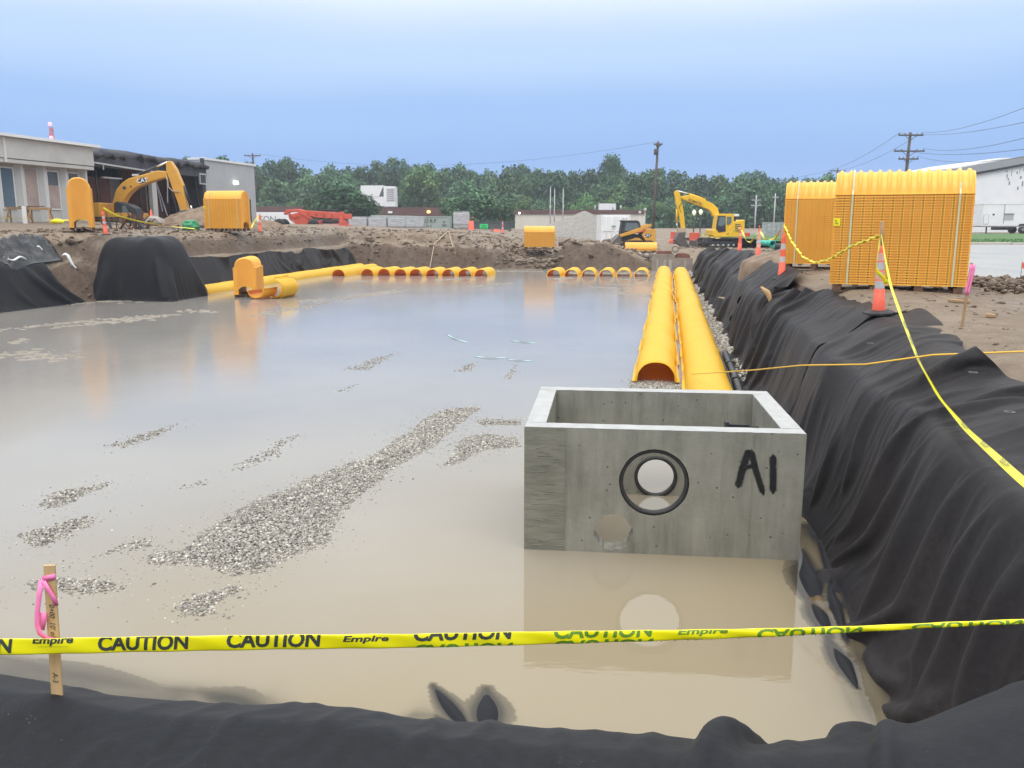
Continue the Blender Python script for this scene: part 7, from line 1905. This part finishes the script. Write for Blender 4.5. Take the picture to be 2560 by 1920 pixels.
def street_lamp(label, u, v, y, g, globe=True):
    t = thing('street_lamp', label, 'street lamp', (at(u, y), y, g), 0); h = topz(v, y) - g
    MB().tube([(0, 0, 0), (0, 0, 0.4), (0, 0, h - 0.45)], 0.06, 10, True, [0.12, 0.07, 0.055]).build('post', M['mblack' if globe else 'metalpole'], t)
    if globe:
        MB().lathe([(0.08, h - 0.45), (0.12, h - 0.4), (0.22, h - 0.2), (0.2, h), (0.06, h + 0.14), (0, h + 0.18)], 14, None, True, False).build('globe', M['globe'], t)
    else:
        MB().lathe([(0, h - 0.5), (0.22, h - 0.42), (0.22, h - 0.15), (0, h)], 12).build('lamp_head', M['metalpole'], t)
street_lamp('black lamp post with pale globe just behind the clean excavator boom', 1492, 457, 96, -0.15)
street_lamp('black lamp post with pale globe, the one nearer the excavator cab', 1506, 456, 98, -0.15)
street_lamp('tall grey lamp pole beside the white container', 1388, 450, 130, 0.2, False)
street_lamp('slim grey lamp pole next to the tall grey lamp pole', 1377, 456, 134, 0.2, False)
for k, (u, v) in enumerate(((1187, 408), (1196, 412), (1214, 412))):
    y = 150; t = thing('flagpole', ('bare grey flagpole of the close pair, farther from the stone pile peak', 'bare grey flagpole of the close pair, nearer the single one', 'bare grey flagpole standing apart from the close pair')[k], 'flagpole', (at(u, y), y, 0.3), 0, 'flagpoles before the beige building')
    MB().tube([(0, 0, 0), (0, 0, topz(v, y) - 0.3)], 0.07, 8, True, [0.11, 0.06]).build('shaft', M['metalpole'], t)
    MB().lathe([(0, 0), (0.1, 0.08), (0, 0.18)], 8, Matrix.Translation(Vector((0, 0, topz(v, y) - 0.3)))).build('finial', M['metalpole'], t)

# ================================================================== traffic tubes and cones
def tube_marker(label, x, y, z, h=1.05, bands=('cone_white', 'cone_orange', 'cone_white', 'cone_orange'), tilt=(0, 0), r=0.065, stick=0.0, plate=False, handle=True):
    t = thing('traffic_tube', label, 'traffic tube', (x, y, z), 0)
    t.rotation_euler = (tilt[0], tilt[1], random.uniform(0, 1))
    MB().lathe([(0.0, 0), (0.21, 0), (0.21, 0.025), (0.16, 0.05), (0.10, 0.055), (0, 0.055)], 8, None, False, False).build('rubber_base', M['rubber'], t)
    zs = 0.36 * h
    MB().lathe([(r * 1.45, 0.05), (r * 1.4, 0.10), (r * 1.35, 0.11), (r * 1.3, 0.2 * h), (r * 1.18, 0.21 * h), (r * 1.15, zs), (r, zs + 0.005), (r * 0.72, h - 0.06), (r * 0.4, h - 0.02), (0, h)], 16, None, True, False).build('tube_body', M['cone_orange'], t)
    n = len(bands)
    for k, bn in enumerate(bands):
        z0 = zs + 0.012 + (h - 0.1 - zs) * k / n; z1 = zs + (h - 0.1 - zs) * (k + 1) / n - 0.008
        f0 = r + (r * 0.72 - r) * (z0 - zs) / (h - 0.06 - zs); f1 = r + (r * 0.72 - r) * (z1 - zs) / (h - 0.06 - zs)
        MB().lathe([(f0 + 0.003, z0), (f1 + 0.003, z1)], 16, None, True, False).build('sleeve', M[bn], t)
    if handle: MB().tube([(-0.03, 0, h - 0.04), (-0.035, 0, h + 0.05), (0, 0, h + 0.08), (0.035, 0, h + 0.05), (0.03, 0, h - 0.04)], 0.012, 6).build('loop_handle', M['cone_orange'], t)
    if stick: MB().tube([(0.02, 0, h - 0.1), (0.0, 0, h + stick)], 0.022, 7, True, [0.022, 0.028]).build('stick', M['oldwood'], t)
    return t
zc = zg(5.12, 12.0) + 0.02
tube_marker('battered orange traffic tube with peeling sleeves and a stick in its top', 5.12, 12.0, zc, 0.95, ('cone_white', 'cone_pale', 'cone_white', 'cone_pale'), (0.0, -0.06), 0.062, 0.32, False, False)
tube_marker('clean orange and white traffic tube at the edge of the second tall bundle', 6.35, 20.4, zg(6.35, 20.4) + 0.02, 1.08)
tube_marker('pale worn traffic tube by the teal pipes', 7.92, 28.0, zg(7.92, 28.0) + 0.02, 0.95, ('cone_pale', 'cone_white', 'cone_pale', 'cone_pale'))
tube_marker('orange traffic tube nearest the clean excavator tracks', 9.4, 36.0, zg(9.4, 36.0) + 0.02, 1.0, ('cone_orange', 'cone_orange', 'cone_pale', 'cone_orange'), (0, 0.06))
tube_marker('red and white banded traffic tube beside the end-on chamber stack', -17.28, 37.2, zg(-17.28, 37.2) + 0.02, 1.0, ('cone_orange', 'cone_white', 'cone_orange', 'cone_white', 'cone_orange'), (0, -0.07))
tube_marker('orange traffic tube beside the side-on chamber bundle', -14.4, 50.0, zg(-14.4, 50.0) + 0.02, 1.0, ('cone_orange', 'cone_pale', 'cone_orange'), (0, 0.03))
tube_marker('thin red and white traffic tube at the brown bank crest', -0.75, 70.0, zg(-0.75, 70.0), 1.0, ('cone_white', 'cone_orange', 'cone_white'))
def cone(label, x, y, z, h=0.75):
    t = thing('traffic_cone', label, 'traffic cone', (x, y, z), 0)
    MB().lathe([(0.16, 0.03), (0.03, h), (0, h)], 14, None, True, False).build('cone_body', M['cone_orange'], t)
    MB().box(-0.2, 0.2, -0.2, 0.2, 0, 0.03).build('base', M['cone_orange'], t)
    MB().lathe([(0.105, h * 0.42), (0.075, h * 0.62)], 14, None, True, False).build('collar', M['cone_white'], t)
cone('orange traffic cone beside the working excavator cab', -21.55, 52.4, 1.75, 0.75)

# ================================================================== tapes, rope, ribbons
def ribbon(name, pts, w, mat, label, cat='caution tape', twist=0.0, group=None, n=60, roll0=0.0, wf=None, flat=0.0006):
    P = [Vector(p) for p in pts]; L = [0]
    for i in range(len(P) - 1): L.append(L[-1] + (P[i + 1] - P[i]).length)
    S = np.linspace(0, L[-1], n); A3 = np.array([p[:] for p in P])
    # smooth through the points
    Q = np.stack([np.interp(S, L, A3[:, k]) for k in range(3)], -1)
    for _ in range(6): Q[1:-1] = 0.5 * Q[1:-1] + 0.25 * (Q[:-2] + Q[2:])
    V = []
    for i in range(n):
        d = Vector(Q[min(i + 1, n - 1)] - Q[max(i - 1, 0)]).normalized(); s = d.cross(Vector((0, 0, 1))).normalized(); u = s.cross(d)
        f = S[i] / L[-1]; a = roll0 + twist * S[i] + 0.25 * math.sin(9 * f)
        ww = w * (wf(f) if wf else 1.0)
        for k in (-1, -0.33, 0.33, 1): V.append(Vector(Q[i]) + (u * math.cos(a) + s * math.sin(a)) * (k * ww / 2) + (s * math.cos(a) - u * math.sin(a)) * (0.006 * (1 - k * k)))
    o = mesh_np(name, [v[:] for v in V], grid_faces(n, 4), mat, None, True)
    o.modifiers.new('thick', 'SOLIDIFY').thickness = flat
    return tag(o, label, cat, group), Q, S
# --- the wide tape across the near bank: an elastic flat tube, letters printed on its face
T1 = [(-2.45, 3.0, 0.215), (-1.96, 3.05, 0.20), (-1.77, 3.06, 0.198), (-1.45, 3.1, 0.185), (-0.92, 3.15, 0.168), (-0.38, 3.2, 0.148), (0.0, 3.25, 0.132), (0.37, 3.3, 0.115), (0.76, 3.35, 0.098), (1.17, 3.4, 0.085), (1.58, 3.45, 0.078), (1.91, 3.5, 0.07), (2.27, 3.55, 0.06), (2.7, 3.6, 0.05)]
def wide_tape():
    A3 = np.array(T1); xs = np.linspace(-2.4, 2.65, 240)
    yc = np.interp(xs, A3[:, 0], A3[:, 1]); zc_ = np.interp(xs, A3[:, 0], A3[:, 2])
    for _ in range(20):
        zc_[1:-1] = 0.5 * zc_[1:-1] + 0.25 * (zc_[:-2] + zc_[2:])
    hh = np.interp(xs, [-2.4, -1.4, -0.4, 0.1, 0.5, 0.9, 1.3, 1.8, 2.65], [0.066, 0.066, 0.062, 0.058, 0.050, 0.042, 0.032, 0.024, 0.020]) / 2
    th = np.interp(xs, [-2.4, 0.0, 0.8, 2.65], [0.003, 0.004, 0.007, 0.009])
    m = 14; V = []
    for i in range(len(xs)):
        lean = 0.10 * math.sin(xs[i] * 2.1)
        for k in range(m):
            a = 2 * math.pi * k / m; cz, cy = math.sin(a), math.cos(a)
            cz = math.copysign(abs(cz) ** 0.8, cz)
            V.append((xs[i], yc[i] - th[i] * cy + lean * hh[i] * cz * 0.3 + 0.002 * math.sin(xs[i] * 23 + cz * 2), zc_[i] + hh[i] * cz))
    i = np.arange(len(xs) * m).reshape(len(xs), m)
    F_ = np.stack([i[:-1], i[1:], np.roll(i, -1, 1)[1:], np.roll(i, -1, 1)[:-1]], -1).reshape(-1, 4)
    o = mesh_np('caution_tape', V, F_[:, ::-1], M['tape'], None, True, None, False)
    tag(o, 'wide yellow caution tape stretched level across the near bank past the stake', 'caution tape')
    def front(x, w):
        """point on the printed face; w from -1 (lower edge) to 1"""
        y = np.interp(x, xs, yc); z = np.interp(x, xs, zc_); h = np.interp(x, xs, hh); t = np.interp(x, xs, th)
        lean = 0.10 * math.sin(x * 2.1)
        return (x, y - t * math.sqrt(max(0, 1 - min(1, abs(w)) ** 2.5)) - 0.0014 + lean * h * w * 0.3 + 0.002 * math.sin(x * 23 + w * 2), z + h * w)
    def px2x(u): return float(np.interp(u, [-300, 0, 110, 300, 600, 900, 1106, 1300, 1500, 1700, 1900, 2050, 2212, 2420], [-2.45, -1.96, -1.77, -1.45, -0.92, -0.38, 0.0, 0.37, 0.76, 1.17, 1.58, 1.91, 2.27, 2.7]))
    def word(s, u0, u1, w0, w1, mat, shear=0.15, flip=False, bold=0.035):
        """letters from u0..u1 along the tape, their foot at w0 and head at w1, cut at the tape's edges"""
        bm = text_mesh(s, 1.0, shear, bold); xs_ = [v.co.x for v in bm.verts]; ys_ = [v.co.y for v in bm.verts]
        xa, xb, ya, yb = min(xs_), max(xs_), min(ys_), max(ys_)
        x0, x1 = px2x(u0), px2x(u1)
        for v in bm.verts:
            fy = (v.co.y - ya) / (yb - ya); fx_ = (v.co.x - xa) / (xb - xa)
            if flip: fy = 1 - fy
            v.co = Vector((x0 + (x1 - x0) * fx_, w0 + (w1 - w0) * fy, 0))
        for q in np.linspace(x0, x1, 40)[1:-1]:
            bmesh.ops.bisect_plane(bm, geom=bm.verts[:] + bm.edges[:] + bm.faces[:], plane_co=(q, 0, 0), plane_no=(1, 0, 0))
        for q in (-0.6, -0.3, 0.0, 0.3, 0.6):
            bmesh.ops.bisect_plane(bm, geom=bm.verts[:] + bm.edges[:] + bm.faces[:], plane_co=(0, q, 0), plane_no=(0, 1, 0))
        bmesh.ops.bisect_plane(bm, geom=bm.verts[:] + bm.edges[:] + bm.faces[:], plane_co=(0, 0.97, 0), plane_no=(0, 1, 0), clear_outer=True)
        bmesh.ops.bisect_plane(bm, geom=bm.verts[:] + bm.edges[:] + bm.faces[:], plane_co=(0, -0.97, 0), plane_no=(0, 1, 0), clear_inner=True)
        for v in bm.verts: v.co = Vector(front(v.co.x, v.co.y))
        me = bpy.data.meshes.new('print'); bm.to_mesh(me); bm.free(); me.materials.append(mat)
        link(bpy.data.objects.new('print', me), o)['kind'] = 'stuff'
    K, Gn = M['ink'], M['ink_green']
    word('CAUTION', -180, 30, -0.72, 1.25, K)
    word('Empire', 72, 160, 0.1, 1.35, K, 0.2, False, 0.03); word('www.empirelevel.com', 82, 148, -0.05, 0.06, K, 0, False, 0)
    word('CAUTION', 212, 408, -0.72, 1.25, K); word('CAUTION', 488, 692, -0.62, 1.45, K)
    word('Empire', 738, 838, -0.2, 0.85, K, 0.2, False, 0.03)
    word('CAUTION', 893, 1108, 0.0, 2.2, K); word('CAUTION', 893, 1108, -2.3, -0.45, Gn, 0.0, True)
    word('CAUTION', 1196, 1412, -0.1, 2.3, Gn); word('CAUTION', 1196, 1412, -2.3, -0.35, Gn, 0.0, True)
    word('Empire', 1464, 1572, -0.1, 1.4, Gn, 0.2, False, 0.03); word('www.empirelevel.com', 1475, 1560, -0.5, -0.28, Gn, 0, False, 0)
    word('CAUTION', 1634, 1862, -1.5, 1.0, Gn, 0.0, True, 0.03); word('CAUTION', 1968, 2205, -1.2, 1.1, Gn, 0.0, True, 0.03)
    # rain beads hanging on the lower edge
    r = np.random.default_rng(5); V, Fc = ico()
    W_ = []; F2 = []
    for k in range(46):
        x = r.uniform(0.6, 2.2); s = r.uniform(0.0012, 0.0028); p = np.array(front(x, -0.95)); p[2] -= s * 0.5
        F2.append(Fc + len(W_) * len(V)); W_.append(V * s * np.array([1, 1, 1.3]) + p)
    d = mesh_np('rain_drops', np.concatenate(W_), np.concatenate(F2), M['glass'], o, True); d['kind'] = 'stuff'
wide_tape()
T2 = [(5.03, 11.9, 1.63), (4.86, 11.3, 1.30), (4.65, 10.6, 1.01), (4.37, 9.6, 0.72), (4.02, 8.4, 0.44), (3.7, 7.3, 0.30), (3.37, 6.2, 0.28), (3.08, 5.3, 0.33), (2.84, 4.6, 0.38), (2.6, 3.9, 0.45)]
o2, Q2_, S2_ = ribbon('caution_tape', T2, 0.062, M['tape'], 'yellow caution tape sloping from the battered tube down over the cloth', twist=0.12, n=120, roll0=0.55, wf=lambda f: 0.45 + 0.55 * math.sin(min(1, f * 2.2) * 1.57))
def print_on(o, Q, S, w, words, roll0, twist):
    L = S[-1]
    for s0, s1, txt in words:
        bm = text_mesh(txt, 1.0, 0.1, 0.02); xs_ = [v.co.x for v in bm.verts]; ys_ = [v.co.y for v in bm.verts]; xa, xb, ya, yb = min(xs_), max(xs_), min(ys_), max(ys_)
        for v in bm.verts:
            s = s0 + (s1 - s0) * (v.co.x - xa) / (xb - xa); k = ((v.co.y - ya) / (yb - ya) - 0.5) * 0.8
            q = Vector([float(np.interp(s, S, Q[:, c])) for c in range(3)]); q2 = Vector([float(np.interp(s + 0.05, S, Q[:, c])) for c in range(3)])
            d = (q2 - q).normalized(); sd = d.cross(Vector((0, 0, 1))).normalized(); u = sd.cross(d); f = s / L
            a = roll0 + twist * s + 0.25 * math.sin(9 * f)
            nrm = (sd * math.cos(a) - u * math.sin(a)); nrm = nrm if nrm.dot(Vector((0, 0, 1.8)) - q) > 0 else -nrm
            v.co = q + (u * math.cos(a) + sd * math.sin(a)) * (k * w) + nrm * 0.008
        me = bpy.data.meshes.new('print'); bm.to_mesh(me); bm.free(); me.materials.append(M['ink']); link(bpy.data.objects.new('print', me), o)
print_on(o2, Q2_, S2_, 0.05, [(2.6, 2.9, 'CAUTION'), (3.1, 3.4, 'CAUTION'), (3.6, 3.85, 'CAUTION'), (5.9, 6.15, 'CAUTION'), (6.6, 6.85, 'CAUTION'), (7.2, 7.45, 'CAUTION')], 0.55, 0.12)
ribbon('caution_tape', [(5.03, 11.92, 1.60), (4.92, 11.7, 1.34), (4.90, 11.66, 1.12), (4.99, 11.6, 1.06), (5.02, 11.6, 0.98)], 0.06, M['tape'], 'loose yellow tape tail hanging from the battered traffic tube', twist=0.5, n=30)
SW = 'yellow caution tape hung between the traffic tubes'
ribbon('caution_tape', [(6.35, 20.4, 1.72), (6.09, 19, 1.38), (5.86, 17.5, 1.1), (5.72, 16.4, 1.04), (5.54, 15.2, 1.15), (5.3, 13.6, 1.43), (5.06, 12.0, 1.62)], 0.055, M['tape'], 'twisted yellow tape hung from the battered tube to the clean tube', twist=9.0, n=260)
ribbon('caution_tape', [(7.92, 28, 1.55), (7.3, 25.2, 1.28), (6.8, 22.6, 1.35), (6.35, 20.4, 1.74)], 0.06, M['tape'], 'yellow tape hung from the clean tube to the pale worn tube', twist=1.2, n=60)
ribbon('caution_tape', [(9.4, 36, 1.55), (8.86, 33, 1.08), (8.35, 30.5, 1.07), (7.92, 28, 1.55)], 0.06, M['tape'], 'yellow tape hung from the pale worn tube to the orange tube', twist=1.2, n=60)
ribbon('caution_tape', [(9.4, 36, 1.55), (10.4, 44, 0.95), (11.6, 54, 1.0)], 0.06, M['tape'], 'yellow tape running from the orange tube toward the clean excavator', twist=1.2, n=60)
ribbon('caution_tape', [(-17.3, 37.2, 2.36), (-17.17, 38, 2.05), (-17.04, 40, 1.80), (-16.57, 42, 1.58), (-15.72, 43.4, 1.44)], 0.07, M['tape'], 'yellow tape trailing from the banded tube to the ground', twist=0.3, n=60)
ribbon('caution_tape', [(-26.0, 41.5, 1.98), (-23.96, 42.6, 1.95), (-22.66, 42.8, 1.86), (-21.0, 42.0, 1.86), (-19.2, 40.2, 1.9)], 0.07, M['tape'], 'low yellow tape running past the sawhorses to the end-on stack', twist=0.5, n=60)
ribbon('caution_tape', [(-14.4, 50.0, 2.15), (-14.55, 49.5, 1.8), (-14.6, 49.0, 1.45)], 0.07, M['tape'], 'short yellow tape tail hanging off the tube by the side-on bundle', twist=0.8, n=30)
def rope():
    pts = [(3.24, 15.25, -0.90), (3.28, 11.6, -0.20), (3.27, 9.6, 0.20), (3.62, 8.7, 0.36), (4.1, 8.3, 0.52), (4.9, 7.9, 0.62), (6.0, 7.4, 0.66)]
    P = [Vector(p) for p in pts]; out = []
    for i in range(len(P) - 1):
        for k in range(6): out.append(P[i].lerp(P[i + 1], k / 6))
    out.append(P[-1])
    tag(MB().tube(out, 0.009, 7).build('rope', M['rope']), 'thin yellow rope pulled from the yellow row over the black cloth', 'rope')
rope()
for k, (pts, lab) in enumerate((([(-1.85, 24.5), (-1.6, 23.6), (-1.2, 22.9)], 'pale teal strap floating nearest the stack side, kinked'), ([(0.0, 23.2), (0.35, 22.9), (0.65, 22.75)], 'short pale teal strap floating toward the chambers'),
                                ([(-0.9, 20.5), (-0.5, 20.1), (-0.1, 20.3)], 'curved pale teal strap floating nearest the gravel bars'), ([(-0.1, 20.0), (0.15, 19.8), (0.45, 19.8)], 'pale teal strap floating end to end with the curved one'))):
    ribbon('plastic_strap', [(x, y, WATER + 0.012 + 0.01 * (i == 1)) for i, (x, y) in enumerate(pts)], 0.035, M['tealstrap'], lab, 'strap', 0.0, 'teal straps floating in the pond', 20, 1.5)
# --- stakes
def near_stake():
    t = thing('survey_stake', 'wooden survey stake with pink ribbon and pen marks in the near bank', 'stake', (-1.80, 3.12, -0.05), math.radians(4))
    t.rotation_euler = (math.radians(-2), math.radians(1.5), math.radians(6))
    MB().box(-0.021, 0.021, -0.006, 0.006, -0.25, 0.545).build('shaft', M['wood'], t, 0.0015)
    lettering('0+00  10\' o/s', M['ink'], t, (0.002, -0.0065, 0.315), (0, 0, -1), (1, 0, 0), 0.020, True, 0.2, 0.004, 1.0, -0.0012 if False else 0.0012, 'pen_mark')
    lettering('A-3', M['ink'], t, (0.0, -0.0065, 0.085), (0, 0, -1), (1, 0, 0), 0.020, True, 0.2, 0.004, 1.0, 0.0012, 'pen_mark')
    def strip(pts, w, nm):
        V = []
        for i, (x, y, z) in enumerate(pts):
            d = Vector(pts[min(i + 1, len(pts) - 1)]) - Vector(pts[max(i - 1, 0)]); s = Vector((d.z, 0, -d.x)); s = s.normalized() if s.length > 1e-5 else Vector((1, 0, 0))
            for k in (-0.5, 0.5): V.append((Vector((x, y, z)) + s * (k * w))[:])
        o = mesh_np(nm, V, grid_faces(len(pts), 2), M['pink'], t, True); o.modifiers.new('thick', 'SOLIDIFY').thickness = 0.0006
    strip([(-0.026, -0.009, 0.492), (0.0, -0.011, 0.498), (0.024, -0.009, 0.503)], 0.022, 'ribbon_band')
    strip([(-0.028, -0.012, 0.49), (-0.036, -0.02, 0.43), (-0.046, -0.022, 0.36), (-0.050, -0.02, 0.31), (-0.042, -0.02, 0.275), (-0.015, -0.016, 0.25), (0.012, -0.012, 0.243)], 0.019, 'ribbon_tail')
    strip([(-0.02, -0.014, 0.485), (-0.002, -0.016, 0.45), (0.014, -0.015, 0.42), (0.022, -0.012, 0.385)], 0.018, 'ribbon_tail')
    strip([(-0.030, -0.016, 0.36), (-0.026, -0.018, 0.335), (-0.036, -0.02, 0.29)], 0.024, 'ribbon_tail')
near_stake()
def far_stake():
    x, y = 5.46, 10.4; z = zg(x, y)
    t = thing('survey_stake', 'thin survey stake with a long pink ribbon beside the tagged bundle', 'stake', (x, y, z - 0.05), 0)
    t.rotation_euler = (0, math.radians(3), 0)
    MB().box(-0.014, 0.014, -0.008, 0.008, -0.1, 0.82).build('shaft', M['oldwood'], t)
    for dx in (-0.012, 0.02):
        V = []
        for i in range(8):
            f = i / 7; V += [(dx - 0.014 + 0.01 * math.sin(5 * f), -0.014, 0.80 - 0.36 * f), (dx + 0.014 + 0.012 * math.sin(4 * f + 1), -0.016, 0.80 - 0.36 * f)]
        o = mesh_np('ribbon_tail', V, grid_faces(8, 2), M['pink'], t, True); o.modifiers.new('thick', 'SOLIDIFY').thickness = 0.001
    t2 = thing('marker_flag', 'small orange-red marker flag on a wire at the lot edge', 'flag', (9.75, 16.6, zg(9.75, 16.6)), 0)
    MB().tube([(0, 0, 0), (0, 0, 0.42)], 0.006, 6).build('wire_staff', M['steel'], t2)
    MB().add([(0, 0, 0.42), (0.18, 0.02, 0.36), (0.2, 0.01, 0.26), (0.01, 0, 0.3)], [(0, 1, 2, 3)]).build('flag_cloth', M['cone_orange'], t2).modifiers.new('thick', 'SOLIDIFY').thickness = 0.002
far_stake()
def wood_stub():
    x, y = 5.38, 18.2; z = zg(x, y)
    t = thing('wood_stub', 'split yellow-brown wood stub poking up through the black cloth', 'wood', (x, y, z), 0)
    MB().tube([(0.16, 0, -0.05), (0.10, 0, 0.15), (0.0, 0.0, 0.34), (-0.13, 0.02, 0.45)], 0.05, 7, True, [0.05, 0.055, 0.06, 0.02]).build('trunk_piece', M['wood'], t)
    MB().tube([(0.19, 0, 0.0), (0.15, -0.01, 0.16), (0.07, -0.02, 0.32)], 0.03, 6, True, [0.03, 0.03, 0.012]).build('bark_strip', M['pallet'], t)
wood_stub()
def litter():
    for k, (x, y, w, lab) in enumerate(((6.7, 12.9, 0.16, 'splintered plank piece on the mud by the battered tube'), (6.3, 11.3, 0.06, 'small wood chip on the mud by the thin stake'), (7.6, 10.6, 0.09, 'pale wood strip lying on the mud beyond the thin stake'))):
        o = MB().prism([(-w, -0.05), (w * 0.8, -0.06), (w, 0.0), (w * 0.5, 0.06), (-w * 0.9, 0.05)], 0, 0.035, 'xy').build('wood_scrap', M['oldwood'])
        o.location = (x, y, zg(x, y) + 0.01); o.rotation_euler = (0.03, 0.02, random.uniform(-0.5, 0.5)); tag(o, lab, 'wood scrap')
litter()
# ================================================================== damp air
def haze():
    m = bpy.data.materials.new('damp_air'); m.use_nodes = True; nt = m.node_tree; nt.nodes.clear()
    o = nt.nodes.new('ShaderNodeOutputMaterial'); p = nt.nodes.new('ShaderNodeVolumePrincipled')
    p.inputs['Color'].default_value = (0.86, 0.92, 1.0, 1); p.inputs['Density'].default_value = 0.0006; p.inputs['Anisotropy'].default_value = 0.2
    nt.links.new(p.outputs[0], o.inputs['Volume'])
    ob = MB().box(-560, 560, -120, 560, -4.0, 32.0).build('haze', m)
    tag(ob, 'thin damp haze lying over the whole site', 'haze', None, 'stuff')
haze()
washers()
